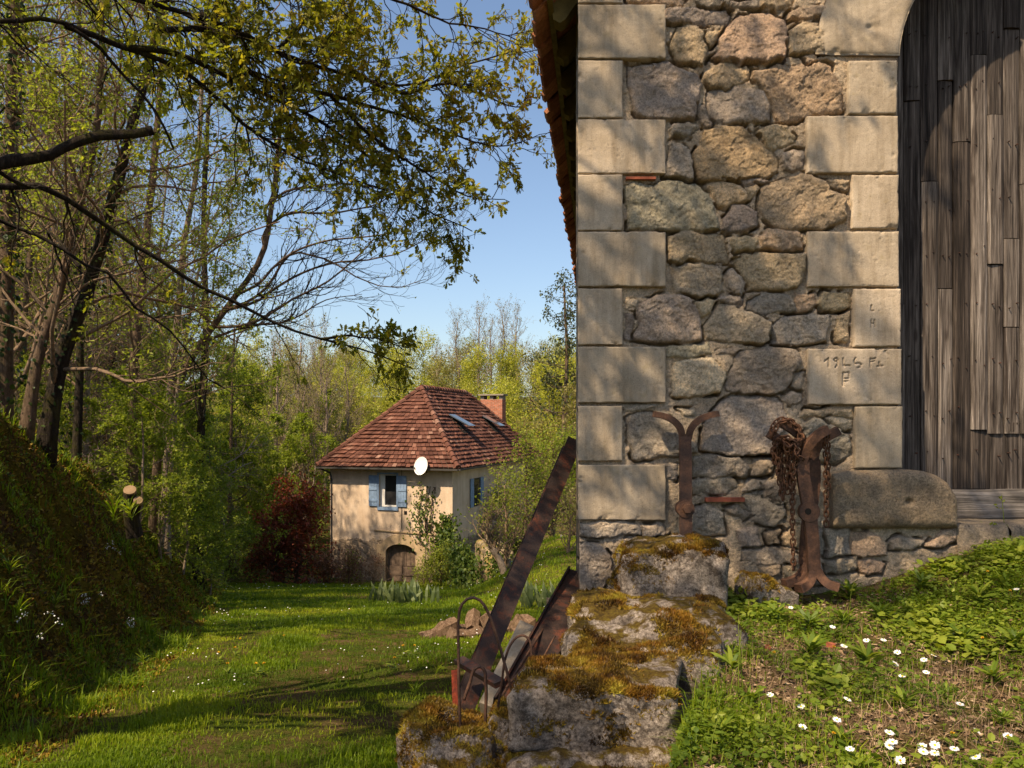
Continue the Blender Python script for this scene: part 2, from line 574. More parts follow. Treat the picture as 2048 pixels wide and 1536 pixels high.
M['weed'] = leaf_mat('weed_leaf', (0.07, 0.12, 0.012), (0.14, 0.20, 0.02), (0.27, 0.31, 0.04), 0.4)
M['iris'] = leaf_mat('iris_leaf', (0.07, 0.10, 0.04), (0.13, 0.17, 0.07), (0.20, 0.24, 0.10), 0.35)

k = NT('ground_soil')
a = k.noise(2.2, 6, 0.65)
b_ = k.noise(35, 6, 0.75)
c = k.ramp(a, [(0.34, (0.15, 0.095, 0.052)), (0.46, (0.10, 0.085, 0.026)), (0.6, (0.06, 0.085, 0.014))])
c = k.mix(1.0, c, k.ramp(b_, [(0.3, 0.45), (0.7, 1.5)]), 'MULTIPLY')
M['soil'] = k.done(c, 1.0, k.bump(b_, 1.0, 0.04), spec=0.0)
k = NT('bank_soil')
a = k.noise(1.6, 6, 0.65)
b_ = k.noise(28, 7, 0.8)
c = k.ramp(a, [(0.36, (0.12, 0.07, 0.034)), (0.5, (0.11, 0.085, 0.018)), (0.62, (0.19, 0.15, 0.02))])
c = k.mix(1.0, c, k.ramp(b_, [(0.3, 0.35), (0.7, 1.5)]), 'MULTIPLY')
M['bank'] = k.done(c, 1.0, k.bump(b_, 1.0, 0.06), spec=0.0)
k = NT('terrace_soil')
b_ = k.noise(60, 7, 0.8)
c = k.ramp(k.noise(5, 5, 0.65), [(0.36, (0.22, 0.15, 0.09)), (0.5, (0.15, 0.105, 0.045)), (0.6, (0.10, 0.10, 0.022))])
c = k.mix(1.0, c, k.ramp(b_, [(0.3, 0.45), (0.7, 1.55)]), 'MULTIPLY')
M['terrace'] = k.done(c, 1.0, k.bump(b_, 1.0, 0.03), spec=0.0)


def plain(name, c, rough=0.7, metal=0.0, var=0.25, sc=20, bumpd=0.004):
    k = NT(name)
    nz = k.noise(sc, 5, 0.65)
    lo = tuple(x * (1 - var) for x in c)
    hi = tuple(min(1, x * (1 + var)) for x in c)
    return k.done(k.ramp(nz, [(0.3, lo), (0.7, hi)]), rough, k.bump(nz, 0.3, bumpd), metal)


M['white'] = plain('white_petal', (0.78, 0.77, 0.74), 0.6, var=0.05)
M['yellow'] = plain('yellow_floret', (0.62, 0.38, 0.02), 0.7)
M['stem'] = plain('green_stem', (0.11, 0.15, 0.03), 0.6)
M['brick'] = plain('broken_brick', (0.26, 0.075, 0.04), 0.95, var=0.4, sc=40)
M['dark'] = plain('dark_void', (0.012, 0.010, 0.008), 1.0)
# ------------------------------------------------------------------ ground
_ed = np.array([(-20, -2.2), (2, -2.1), (4.7, -2.75), (8.6, -3.75), (15, -5.9), (26, -9.7), (34, -13.0), (45, -18), (70, -30), (250, -60)])


def edge(d):
    return np.interp(d, _ed[:, 0], _ed[:, 1])


def G(x, y, rough=True):
    x = np.asarray(x, float)
    y = np.asarray(y, float)
    z = np.where(y < 3.7, -1.6 + 0.02 * (3.7 - y), -1.6 - 0.17 * (np.minimum(y, 34.5) - 3.7))
    z = z + 0.25 * np.clip(y - 50, 0, 40)
    e = edge(y)
    t = e - x
    w = np.interp(y, [0, 6, 14, 30, 60], [2.5, 2.4, 1.9, 1.1, 2])
    h = np.interp(y, [-10, 5, 9, 14, 20, 30, 60], [2.6, 2.9, 2.95, 2.35, 1.5, 0.7, 0.3])
    nb = 0.35 * fbm(x * 0.9, y * 0.9, 0.3, 4) if rough else 0
    s = np.clip(t / w + nb * 0.5, 0, 1)
    z = z + h * (0.65 * s + 0.35 * sstep(0, 1, s)) + 0.22 * np.clip(t - w, 0, 60)
    # garden terrace on the right, beyond the barn
    z = z + 1.7 * sstep(-1.6, 1.6, x) * sstep(15, 26, y) * (1 - sstep(60, 90, y)) + 0.12 * np.clip(x - 2, 0, 40) * sstep(15, 30, y)
    if rough:
        z = z + 0.05 * fbm(x * 1.3, y * 1.3, 0, 4) + 0.018 * fbm(x * 7, y * 7, 3, 3) + 0.36 * sstep(0.05, 0.6, t) * fbm(x * 1.7, y * 2.2, 5, 4)
    return z


gx = np.concatenate([np.linspace(-200, -26, 40), np.linspace(-25, 7, 330), np.linspace(8, 200, 40)])
gy = np.concatenate([np.linspace(-25, 0.5, 16), np.linspace(1, 16, 170), np.linspace(16.2, 42, 120), np.linspace(43, 240, 80)])
X, Y = np.meshgrid(gx, gy)
Z = G(X, Y)
mb = MB()
fa = grid_faces(len(gx), len(gy))
tc = (edge(Y) - X).ravel()
ft = tc[fa].mean(1)
isb = (ft > 0.15 + 0.25 * vnoise(X.ravel()[fa[:, 0]] * 2, Y.ravel()[fa[:, 0]] * 2))
V = np.column_stack([X.ravel(), Y.ravel(), Z.ravel()])
mb.add(V, [fa[~isb], fa[isb]])
mb.mi = [np.zeros((~isb).sum(), int), np.ones(isb.sum(), int)]
ground = mb.build('ground', [M['soil'], M['bank']], smooth=True)
tag(ground, 'grassy path dropping towards the house with a mossy earth bank on one side', 'ground', kind='structure')


# upper ground before the barn door
def xl(y):
    return 0.45 + 0.33 * (np.asarray(y, float) - 2)


def T(x, y, rough=True):
    x = np.asarray(x, float)
    y = np.asarray(y, float)
    z = -0.85 - 0.03 * (4 - y) + 0.27 * sstep(1.5, 2.55, x) * sstep(1.6, 3.8, y) + 0.03 * np.clip(x - 2.6, 0, 4)
    z = z - 0.35 * sstep(1.6, -1.0, y)
    if rough:
        z = z + 0.035 * fbm(x * 2.5, y * 2.5, 1, 4) + 0.012 * fbm(x * 14, y * 14, 2, 3)
    z = z - 1.1 * sstep(0.0, -0.26, x - xl(y) + 0.03)
    return z


def on_T(px, py):
    d = 3.0
    for _ in range(40):
        z = float(T((px - CX) / F * d, d))
        d = 0.6 * d + 0.4 * np.clip(-z * F / (py - HY), 1.5, 4.2)
    return P(px, py, d)


def on_G(px, py, lo=3.4, hi=40):
    ds = np.linspace(lo, hi, 3000)
    zz = G((px - CX) / F * ds, ds)
    r = -(py - HY) / F * ds
    i = np.argmax(zz >= r) if np.any(zz >= r) else len(ds) - 1
    return P(px, py, ds[i])


u = np.concatenate([np.linspace(-0.45, 2.6, 240), np.linspace(2.7, 12, 40)])
vy = np.concatenate([np.linspace(-6, 1.2, 20), np.linspace(1.25, 4.35, 230)])
UU, VV = np.meshgrid(u, vy)
XX = UU + xl(VV)
mb = MB()
mb.add(np.column_stack([XX.ravel(), VV.ravel(), T(XX, VV).ravel()]), [grid_faces(len(u), len(vy))])
terr = mb.build('upper_ground', M['terrace'], smooth=True)
tag(terr, 'weedy flower-dotted ground in front of the barn door', 'ground', kind='structure')

# ------------------------------------------------------------------ the barn
W = 4.0
S = W / F


def wx(px):
    return (px - CX) * S


def wz(py):
    return -(py - HY) * S


A, B, C, D = (1230, 0, 4.096), (1230, 340, 4.096), (1230, 680, 4.096), (1140, 900, 2.56)
g, y_, b_, p_, d_, o_, l_, gg = (.22, .20, .18), (.34, .27, .165), (.27, .20, .135), (.31, .225, .165), (.125, .11, .095), (.30, .20, .11), (.40, .35, .25), (.205, .20, .155)
gd = (.155, .15, .145)
ST = [
    (A, g, "430 80 540 50 700 45 900 40 980 80 950 170 700 185 540 180 500 195 420 165"),
    (A, y_, "520 215 600 195 690 230 740 290 765 380 735 540 640 510 530 480 460 370 490 290"),
    (A, y_, "760 260 860 240 900 180 930 200 860 300 790 370 750 320"),
    (A, p_, "970 160 1030 110 1150 85 1300 95 1400 160 1430 230 1410 400 1380 480 1280 490 1130 480 1050 500 880 500 800 460 870 390 880 290 930 210"),
    (A, l_, "1450 210 1560 165 1640 190 1730 170 1740 330 1700 420 1450 420 1430 340"),
    (A, p_, "1430 90 1520 40 1740 40 1780 70 1700 130 1500 130 1420 130"),
    (A, g, "950 0 1180 -30 1180 50 1050 45 940 30"), (A, y_, "1220 -60 1480 -40 1450 30 1330 60 1210 50"), (A, g, "640 -40 880 -40 870 25 700 35"),
    (A, p_, "100 -30 400 -60 600 -30 560 20 120 30"),
    (A, (.23, .20, .19), "100 520 280 495 450 500 540 540 680 610 695 700 680 850 665 985 500 975 300 950 160 940 130 800 110 650"),
    (A, y_, "750 600 820 520 950 510 1100 520 1160 560 1130 640 980 690 790 715 720 650"),
    (A, g, "760 740 900 715 1000 690 1100 730 1220 760 1270 850 1270 990 1000 1000 830 990 780 900 750 820"),
    (A, d_, "690 840 730 840 780 940 805 1010 780 1035 720 1010 690 930"),
    (A, (.35, .25, .175), "1160 570 1300 530 1430 520 1550 490 1690 500 1800 520 1810 600 1870 700 1870 880 1880 910 1600 945 1420 1000 1350 1005 1310 900 1260 780 1170 660"),
    (A, gd, "470 1010 600 1005 690 1030 640 1080 600 1125 470 1100 440 1050"),
    (A, (.26, .22, .195), "460 1150 540 1160 610 1250 640 1320 655 1470 420 1440 430 1320 455 1220"),
    (A, o_, "730 1050 900 1020 1060 1030 1150 1080 1240 1180 1300 1250 1345 1320 1330 1400 1260 1440 1010 1480 700 1480 655 1330 650 1250 700 1160"),
    (A, y_, "1190 1060 1320 1015 1430 1030 1490 1120 1480 1170 1400 1200 1300 1230 1240 1170"),
    (A, g, "1360 1280 1450 1230 1560 1225 1565 1370 1450 1385 1380 1370"), (A, l_, "1560 445 1640 430 1660 470 1600 485"),
    (B, gg, "80 110 300 100 500 85 680 100 760 190 800 270 830 370 860 470 700 485 450 490 110 480 90 350 75 200"),
    (B, y_, "770 110 900 85 1000 100 1080 150 1100 210 1060 260 930 290 860 290 800 220"),
    (B, g, "1050 70 1200 55 1280 70 1200 100 1070 100"), (B, y_, "1080 130 1160 110 1210 150 1100 230"),
    (B, gd, "880 400 960 290 1100 285 1160 330 1165 450 1080 490 920 515 880 470"),
    (B, (.24, .18, .115), "1220 110 1400 40 1530 20 1640 60 1740 100 1780 180 1890 250 1890 400 1700 470 1480 480 1330 470 1230 360 1170 290 1190 200"),
    (B, y_, "1750 80 1930 70 1930 180 1870 190 1790 150"), (B, (.28, .235, .16), "440 560 560 500 700 500 900 530 930 600 960 760 800 765 600 755 440 730"),
    (B, y_, "960 560 1080 530 1180 560 1150 640 1000 670 970 620"), (B, b_, "1190 560 1260 480 1400 490 1540 500 1550 640 1400 655 1200 650"),
    (B, (.30, .225, .145), "1000 740 1060 690 1200 680 1400 690 1550 700 1550 770 1500 960 1400 985 1100 980 1080 900 1010 790"),
    (B, (.19, .16, .12), "480 780 700 770 860 800 890 880 870 1000 820 1030 650 1020 490 1000 480 900"),
    (B, g, "930 860 980 810 1040 860 1060 920 1050 1040 990 1000 930 950"),
    (B, (.25, .21, .18), "200 1100 330 1020 500 1010 640 1060 690 1180 720 1250 700 1390 450 1420 160 1390 200 1240"),
    (B, y_, "650 1075 760 1050 840 1060 780 1150 710 1180"),
    (B, (.29, .24, .165), "860 1100 930 1090 1000 1110 1110 1160 1280 1250 1270 1380 1230 1420 900 1400 730 1400 740 1270 790 1180"),
    (B, gd, "1110 1070 1250 1010 1430 1030 1480 1100 1480 1150 1350 1165 1180 1170 1100 1140"),
    (B, y_, "1650 1080 1720 1000 1850 1000 1940 1010 1940 1130 1850 1145 1700 1140"),
    (B, (.235, .225, .22), "1300 1270 1400 1200 1560 1170 1750 1180 1750 1280 1720 1390 1600 1430 1310 1420"),
    (B, y_, "1820 1200 1940 1160 1930 1300 1900 1420 1820 1400"), (B, l_, "75 1060 150 1040 195 1080 190 1130 110 1120"),
    (B, g, "95 1175 160 1180 150 1260 140 1390 95 1370"), (B, g, "850 1060 950 1010 1040 1050 1060 1100 950 1090"),
    (B, b_, "1490 1010 1640 1010 1640 1100 1600 1150 1490 1150"),
    (C, gg, "420 70 560 40 770 30 800 110 640 130 440 130"), (C, g, "830 90 1000 70 1070 90 980 130 850 120"),
    (C, l_, "480 180 600 140 800 150 920 270 900 360 850 440 700 460 480 450 470 300"),
    (C, (.165, .145, .13), "950 250 1000 130 1100 80 1300 60 1500 90 1520 160 1450 350 1340 430 1150 445 990 440 920 400"),
    (C, g, "1490 280 1570 260 1575 330 1530 400 1470 370"), (C, g, "1400 460 1480 410 1540 450 1530 510 1430 530 1390 500"),
    (C, gd, "80 640 250 590 450 620 520 690 540 800 650 860 670 930 500 950 280 990 150 970 100 780"),
    (C, (.185, .175, .165), "860 520 950 470 1150 460 1340 470 1400 600 1420 700 1350 800 1300 930 1100 955 900 920 720 910 700 850 720 700 800 600"),
    (C, l_, "520 560 660 570 660 620 560 600"), (C, g, "640 980 800 930 1000 960 1100 1050 1080 1110 900 1130 640 1130"),
    (C, g, "420 1020 530 1010 530 1140 450 1130"), (C, g, "630 1180 800 1140 1000 1140 1020 1200 900 1260 640 1265"),
    (C, gd, "1090 1150 1200 1120 1330 1140 1340 1240 1100 1250 1060 1230"), (C, gd, "1070 1270 1300 1250 1380 1300 1400 1434 1330 1530 1130 1490 1090 1350"),
    (C, (.165, .16, .155), "1540 690 1640 650 1780 680 1900 740 1950 850 1920 960 1850 1030 1680 1010 1600 900"),
    (C, y_, "1560 570 1960 570 1950 640 1700 640 1540 620"), (C, l_, "1740 650 1950 650 1955 740 1900 740 1790 690"),
    (C, g, "20 540 380 530 300 570 80 600"), (C, d_, "1130 980 1290 980 1300 1090 1130 1110"),
    (D, g, "40 375 200 365 350 385 355 440 200 450 50 440"), (D, g, "360 380 490 375 490 430 370 440"),
    (D, (.23, .205, .19), "50 480 150 490 200 540 225 640 150 760 60 800 45 650"), (D, g, "640 300 720 290 790 330 795 430 700 440 630 430"),
    (D, y_, "510 400 560 370 565 440 530 450"), (D, g, "800 290 860 280 940 340 900 370 830 330"), (D, g, "850 420 970 400 980 490 870 495"),
    (D, b_, "1010 430 1090 410 1100 460 1080 495 1020 490"), (D, y_, "1100 450 1150 400 1190 400 1185 500 1110 490"),
    (D, (.26, .22, .17), "880 520 1050 505 1170 540 1180 590 1000 595 880 580"), (D, b_, "960 600 1080 600 1085 650 1000 640"),
    (D, y_, "1100 610 1160 600 1170 650 1100 660"), (D, (.24, .22, .2), "1320 420 1440 400 1450 540 1310 550"),
    (D, p_, "1450 430 1600 440 1620 540 1500 555 1450 540"), (D, g, "1640 470 1720 450 1860 480 1840 510 1650 520"),
    (D, d_, "1310 570 1460 570 1480 620 1320 640"), (D, p_, "1480 580 1560 560 1620 590 1600 640 1500 640"), (D, g, "1200 610 1300 600 1310 690 1200 700"),
    (D, g, "1000 170 1060 150 1100 200 1090 260 1010 250"), (D, g, "1200 420 1300 420 1300 540 1210 560"), (D, p_, "1830 500 1900 420 1985 400 1990 460 1900 500"),
]

barn = empty('barn', (wx(1157), W, -0.85))
BO = np.array(barn.location)
tag(barn, 'old stone barn with pale quoins, plank door and tiled eave', 'barn')


def part(mb, name, mats, **kw):
    o = mb.build(name, mats, **kw)
    o.parent = barn
    o.matrix_parent_inverse = Matrix.Translation(-Vector(BO))
    return o


# rubble face: one relief sheet of stones and mortar
step = 1.9
ax = np.arange(1158, 1935, step)
ay = np.arange(-130, 1225, step)
PX, PY = np.meshgrid(ax, ay)
wob = 6.5
QX = PX + wob * fbm(PX / 26, PY / 26, 1, 4) * 1.3
QY = PY + wob * fbm(PX / 26, PY / 26, 8, 4) * 1.3
H = 4.0 * fbm(PX / 30, PY / 30, 2, 5, 0.65) + 1.9 * fbm(PX / 6, PY / 6, 4, 3, .7) - 3.5          # mortar bed, in px
tint = np.empty(PX.shape + (3,))
mn = 0.85 + 0.3 * fbm(PX / 60, PY / 60, 6, 4)
tint[:] = np.array([.60, .485, .35])
tint *= mn[..., None]
mask = np.zeros(PX.shape)
rngw = np.random.default_rng(3)
best = np.full(PX.shape, -1e9)
for (ox, oy, sc), col, s in ST:
    a = np.array(s.split(), float).reshape(-1, 2) / sc + (ox, oy)
    lo, hi = a.min(0) - 14, a.max(0) + 14
    i0, i1 = np.searchsorted(ay, [lo[1], hi[1]])
    j0, j1 = np.searchsorted(ax, [lo[0], hi[0]])
    x, y = QX[i0:i1, j0:j1], QY[i0:i1, j0:j1]
    if x.size == 0:
        continue
    dist = np.full(x.shape, 1e9)
    ins = np.zeros(x.shape, bool)
    for q, r in zip(a, np.roll(a, -1, 0)):
        e = r - q
        tt = np.clip(((x - q[0]) * e[0] + (y - q[1]) * e[1]) / (e @ e), 0, 1)
        dist = np.minimum(dist, np.hypot(x - q[0] - tt * e[0], y - q[1] - tt * e[1]))
        c = (q[1] > y) != (r[1] > y)
        ins ^= c & (x < (r[0] - q[0]) * (y - q[1]) / (r[1] - q[1] + 1e-9) + q[0])
    sd_ = np.where(ins, dist, -dist) + 2.0
    cx, cy = a.mean(0)
    size = np.sqrt((hi - lo).prod())
    Hs = rngw.uniform(7, 12) * min(1, size / 75)
    tx, ty = rngw.normal(0, 0.085, 2)
    z = Hs * (1 - np.exp(-np.maximum(sd_, 0) / 2.4)) - 5.5 + tx * (x - cx) + ty * (y - cy)
    o = rngw.uniform(0, 50)
    z = z + 5.0 * fbm(x / 40 + o, y / 40, 3, 5, 0.62) - 3.0 * np.abs(fbm(x / 22 + o, y / 22, 7, 4, 0.62)) + 2.6 * fbm(x / 8, y / 8, o, 4, .75) + 3.2 * np.floor(2.2 * fbm(x / 30 + 2 * o, y / 26, 5, 3)) / 2.2
    hs = H[i0:i1, j0:j1]
    gap = (sd_ < 0) & (sd_ > -6.5)
    gn = sstep(0.10, 0.40, fbm(x / 30 + o, y / 30, 11, 3) + 0.04 + 0.40 * sstep(0, size / 2, y - cy))
    hs[gap] -= (27 * gn * np.clip(1 - np.abs(sd_ + 2.2) / 3.6, 0, 1))[gap]
    on = sd_ > 0
    hs[on] = z[on]
    jit = (1 + rngw.normal(0, 0.07)) * (1 + rngw.normal(0, 0.015, 3))
    tint[i0:i1, j0:j1][on] = (0.52 * np.array(col) + 0.48 * np.array([.235, .20, .155])) * np.array([1.86, 1.80, 1.72]) * jit
    mask[i0:i1, j0:j1][on] = 1
mb = MB()
YY = W + 0.012 - H * S
gf = grid_faces(len(ax), len(ay))[:, ::-1]
gf = gf[(PX.ravel()[gf[:, 0]] < 1797) | (PY.ravel()[gf[:, 0]] > 1050)]
edgeL = (PX < 1159)
YY = np.where(edgeL, W + 0.14, YY)
mb.add(np.column_stack([(wx(PX) + np.where(edgeL, .02, 0)).ravel(), YY.ravel(), wz(PY).ravel()]), [gf], 0, tint.reshape(-1, 3), mask.ravel())
part(mb, 'rubble_stonework', M['rubble'], smooth=True, col=True)['label'] = 'rough grey and tan rubble stones set in crumbling mortar'

# strokes cut into two of the dressed blocks (photo pixels)
def strokes(txt):
    return [np.array(s.split(), float).reshape(-1, 2) for s in txt.split('/')]
ENG = strokes("1648 723 1656 717 1656 734/1667 719 1672 716 1675 720 1670 724 1667 720/1675 720 1674 729 1670 735/1685 717 1686 732 1688 730/1688 733 1693 731 1699 732/1710 716 1707 722 1709 729/1711 728 1716 726 1722 729 1720 734 1714 736/1740 717 1740 735/1740 719 1750 717/1741 724 1748 722/1757 724 1759 732/1753 733 1764 732/1686 745 1686 772/1685 745 1685 772/1686 746 1697 745 1697 757 1686 757/1686 763 1694 762")
ENG2 = strokes("1742 640 1742 655/1748 640 1749 655/1742 647 1748 647/1742 611 1742 622 1746 622")


def block(name, x0, y0, x1, y1, seed, eng=None, round_=5, rough=1.0, proud=0.0, th=0.05, outline=None, mat='quoin'):
    """dressed block: relief front with worn arrises, sides going back into the wall"""
    st = 1.6 if eng is not None else 2.6
    bx = np.linspace(x0, x1, max(12, int((x1 - x0) / st)))
    by = np.linspace(y0, y1, max(12, int((y1 - y0) / st)))
    bx = np.unique(np.concatenate([bx, x0 + np.array([.7, 1.4, 2.4, 4]), x1 - np.array([.7, 1.4, 2.4, 4])]))
    by = np.unique(np.concatenate([by, y0 + np.array([.7, 1.4, 2.4, 4]), y1 - np.array([.7, 1.4, 2.4, 4])]))
    X_, Y_ = np.meshgrid(bx, by)
    ex = np.minimum(X_ - x0, x1 - X_)
    ey = np.minimum(Y_ - y0, y1 - Y_)
    ee = np.minimum(ex, ey) + 1.6 * fbm(X_ / 16, Y_ / 16, seed, 4)
    if outline is not None:
        ee = np.minimum(ee, outline(X_, Y_))
    h = -2.2 * np.exp(-np.maximum(ee, 0) / (round_ * 0.13))
    chip = sstep(0.30, 0.55, fbm(X_ / 22, Y_ / 22, seed * 3.1, 4)) * np.exp(-np.maximum(ee, 0) / 8)
    h = h - 6 * chip * rough
    h = h + rough * (0.9 * fbm(X_ / 50, Y_ / 50, seed, 3) + 0.35 * fbm(X_ / 5, Y_ / 5, seed, 3))
    hol = sstep(0.80, 0.86, vnoise(X_ / 3.5, Y_ / 3.5, seed * 2.7))
    h = h - 1.6 * hol
    if eng is not None:
        dm = np.full(X_.shape, 1e9)
        for s in eng:
            for q, r in zip(s[:-1], s[1:]):
                e = r - q
                tt = np.clip(((X_ - q[0]) * e[0] + (Y_ - q[1]) * e[1]) / (e @ e), 0, 1)
                dm = np.minimum(dm, np.hypot(X_ - q[0] - tt * e[0], Y_ - q[1] - tt * e[1]))
        h = h - 4.5 * sstep(2.1, 0.3, dm)
    h = h + rngw.normal(0, 1.0)
    mb = MB()
    nu, nv = len(bx), len(by)
    Yw = W - 0.006 - proud - h * S
    JX = X_ + np.where(ex < 0.1, 1.2, 0) * fbm(X_ / 12, Y_ / 12, seed + 4, 4)
    JY = Y_ + np.where(ey < 0.1, 1.2, 0) * fbm(X_ / 12, Y_ / 12, seed + 9, 4)
    v = np.column_stack([wx(JX).ravel(), Yw.ravel(), wz(JY).ravel()])
    rim = np.concatenate([np.arange(nu), np.arange(1, nv) * nu + nu - 1, (nv - 1) * nu + np.arange(nu - 2, -1, -1), np.arange(nv - 2, 0, -1) * nu])
    bk = v[rim].copy()
    bk[:, 1] = W + th
    if x0 < 1200:
        bk[:, 0] += 0.13 * th                       # the side of the barn runs back slightly askew
    n = nu * nv
    m = len(rim)
    i = np.arange(m)
    q = np.stack([rim[i], rim[(i + 1) % m], n + (i + 1) % m, n + i], -1)
    mb.add(np.concatenate([v, bk]), [grid_faces(nu, nv)[:, ::-1], q])
    return part(mb, name, M[mat], smooth=True)


ys = [(-104, 7), (11, 118), (121, 236), (239, 347), (350, 461), (464, 573), (577, 689), (694, 805), (812, 922), (930, 1040)]
for i, (a, b) in enumerate(ys):
    wide = i % 2 == 1
    block('quoin', 1156, a, 1331 if wide else 1245, b, 10 + i, th=0.16)
for i, (a, b, c_, e) in enumerate([(1697, 122, 1793, 228), (1614, 232, 1796, 346), (1704, 350, 1797, 457), (1615, 463, 1798, 573),
                                   (1708, 578, 1801, 693), (1617, 698, 1802, 809), (1710, 813, 1804, 936)]):
    o = block('quoin', a, b, c_, e, 30 + i, eng=ENG if i == 5 else (ENG2 if i == 4 else None), round_=8, th=0.33)
    if i == 5:
        o['label'] = 'quoin with scratched date and initials'

# arch springer: block with a curved inner edge
XC, ZS, AA, AB = wx(1800) + 1.30, wz(120), 1.30, 0.90


def arch_edge(X_, Y_):
    xw, zw = wx(X_), wz(Y_)
    e = np.sqrt(((xw - XC) / AA) ** 2 + (np.maximum(zw - ZS, 0) / AB) ** 2)
    return (e - 1) * 420 + 0


a = np.linspace(0, np.pi, 40)
ain = np.column_stack([XC - AA * np.cos(a), ZS + AB * np.sin(a)])


def arch_stone(t0, t1, seed, o=0.36):
    """voussoir with a relief front: grid in (angle, radius)"""
    nu, nv = 60, 60
    tt, rr = np.meshgrid(np.linspace(t0, t1, nu), np.linspace(0, 1, nv))
    k = 1 + rr * o / 1.1
    x = XC - AA * k * np.cos(tt) * (1 + 0)
    z = ZS + AB * k * np.sin(tt)
    e = np.minimum(np.minimum(rr, 1 - rr) * 150, np.minimum(tt - t0, t1 - tt) * 400)
    h = -5 * np.exp(-np.maximum(e, 0) / 4) + 1.5 * fbm(x * 9, z * 9, seed, 5) + 0.5 * fbm(x * 80, z * 80, seed, 2)
    h -= 14 * sstep(0.1, 0.5, fbm(x * 6, z * 9, seed + 3, 4)) * sstep(0.55, 0.0, (z - ZS)) * sstep(0.15, 0.6, rr) * (t0 < 0.1)
    v = np.column_stack([x.ravel(), (W - 0.008 - h * S).ravel(), z.ravel()])
    rim = np.concatenate([np.arange(nu), np.arange(1, nv) * nu + nu - 1, (nv - 1) * nu + np.arange(nu - 2, -1, -1), np.arange(nv - 2, 0, -1) * nu])
    bk = v[rim].copy()
    bk[:, 1] = W + 0.30
    n, m = nu * nv, len(rim)
    i = np.arange(m)
    q = np.stack([rim[i], rim[(i + 1) % m], n + (i + 1) % m, n + i], -1)
    mb = MB()
    mb.add(np.concatenate([v, bk]), [grid_faces(nu, nv)[:, ::-1] if False else grid_faces(nu, nv), q])
    return part(mb, 'arch_stone', M['quoin'], smooth=True)


cuts = [0.02, 0.52, 0.95, 1.32, np.pi - 1.32, np.pi - .95, np.pi - .52, np.pi - .02]
for i in range(7):
    arch_stone(cuts[i] + 0.006, cuts[i + 1] - 0.006, 60 + i)

# masonry behind and around the face (front gable, side wall)
mb = MB()
zt, zb = wz(-130), -2.6
prism(mb, [(wx(1165), zb), (wx(1798), zb), (wx(1798), ZS), (wx(1798), zt - .02), (wx(1165), zt - .02)], W + 0.13, W + 0.40)
# gable above, with the arch left open
top = [(wx(1157), zt), (wx(1157), 2.35), (XC + .4, 5.6), (XC + 4.0, 2.2), (XC + 4.0, zb), (XC + AA, zb), (XC + AA, ZS)]
top += [tuple(q) for q in ain[::-1][1:-1] if q[1] > ZS] 
top += [(XC - AA, ZS), (XC - AA, zt)]
prism(mb, top, W + 0.125, W + 0.38)
# side wall going back from the corner, towards the vanishing point of the eave
sdir = np.array([0.1105, 1.0])
p0 = np.array([wx(1157) + 0.021, W + 0.135])
p1 = p0 + sdir * 9.5
nrm = np.array([1.0, -0.1105]) * 0.4
v = []
for zz in (zb - 1.5, 2.45):
    for q in (p0, p0 + nrm, p1 + nrm, p1):
        v.append((q[0], q[1], zz))
mb.add(np.array(v), [BOXF])
part(mb, 'wall', M['plainwall'])

# guard stone at the foot of the jamb
pts = [(1662, 1052), (1690, 1057), (1750, 1055), (1840, 1057), (1905, 1055), (1914, 1040), (1913, 1010), (1906, 985), (1893, 965), (1872, 951), (1845, 942), (1800, 939), (1740, 938), (1700, 941), (1664, 948)]
nu, nv = 110, 60
bx = np.linspace(1662, 1914, nu)
sx = (bx - 1662) / (1914 - 1662)
ytop = np.interp(bx, [1662, 1700, 1800, 1845, 1872, 1893, 1906, 1912, 1914], [946, 941, 939, 942, 951, 965, 985, 1008, 1040])
ybot = np.full(nu, 1056.0)
TT = np.linspace(0, 1, nv)[:, None]
Xg = np.repeat(bx[None], nv, 0)
Yg = ytop[None] * (1 - TT) + ybot[None] * TT
e = np.minimum(np.minimum((Yg - ytop[None]) , ybot[None] - Yg), np.minimum(Xg - 1662 + 6, 1914 - Xg))
h = 16 - 15 * np.exp(-np.maximum(e, 0) / 7) + 2.5 * fbm(Xg / 35, Yg / 35, 4, 5, 0.6) + 0.9 * fbm(Xg / 5, Yg / 5, 4, 2)
h -= 12 * np.exp(-(((Xg - 1812) / 7) ** 2 + ((Yg - 1003) / 6) ** 2))
v = np.column_stack([wx(Xg).ravel(), (W + 0.0 - h * S).ravel(), wz(Yg).ravel()])
rim = np.concatenate([np.arange(nu), np.arange(1, nv) * nu + nu - 1, (nv - 1) * nu + np.arange(nu - 2, -1, -1), np.arange(nv - 2, 0, -1) * nu])
bk = v[rim].copy()
bk[:, 1] = W + 0.27
n, m = nu * nv, len(rim)
i = np.arange(m)
mb = MB()
mb.add(np.concatenate([v, bk]), [grid_faces(nu, nv)[:, ::-1], np.stack([rim[i], rim[(i + 1) % m], n + (i + 1) % m, n + i], -1)], 0, (.33, .26, .18), 1.0)
part(mb, 'guard_stone', M['rubble'], smooth=True, col=True)

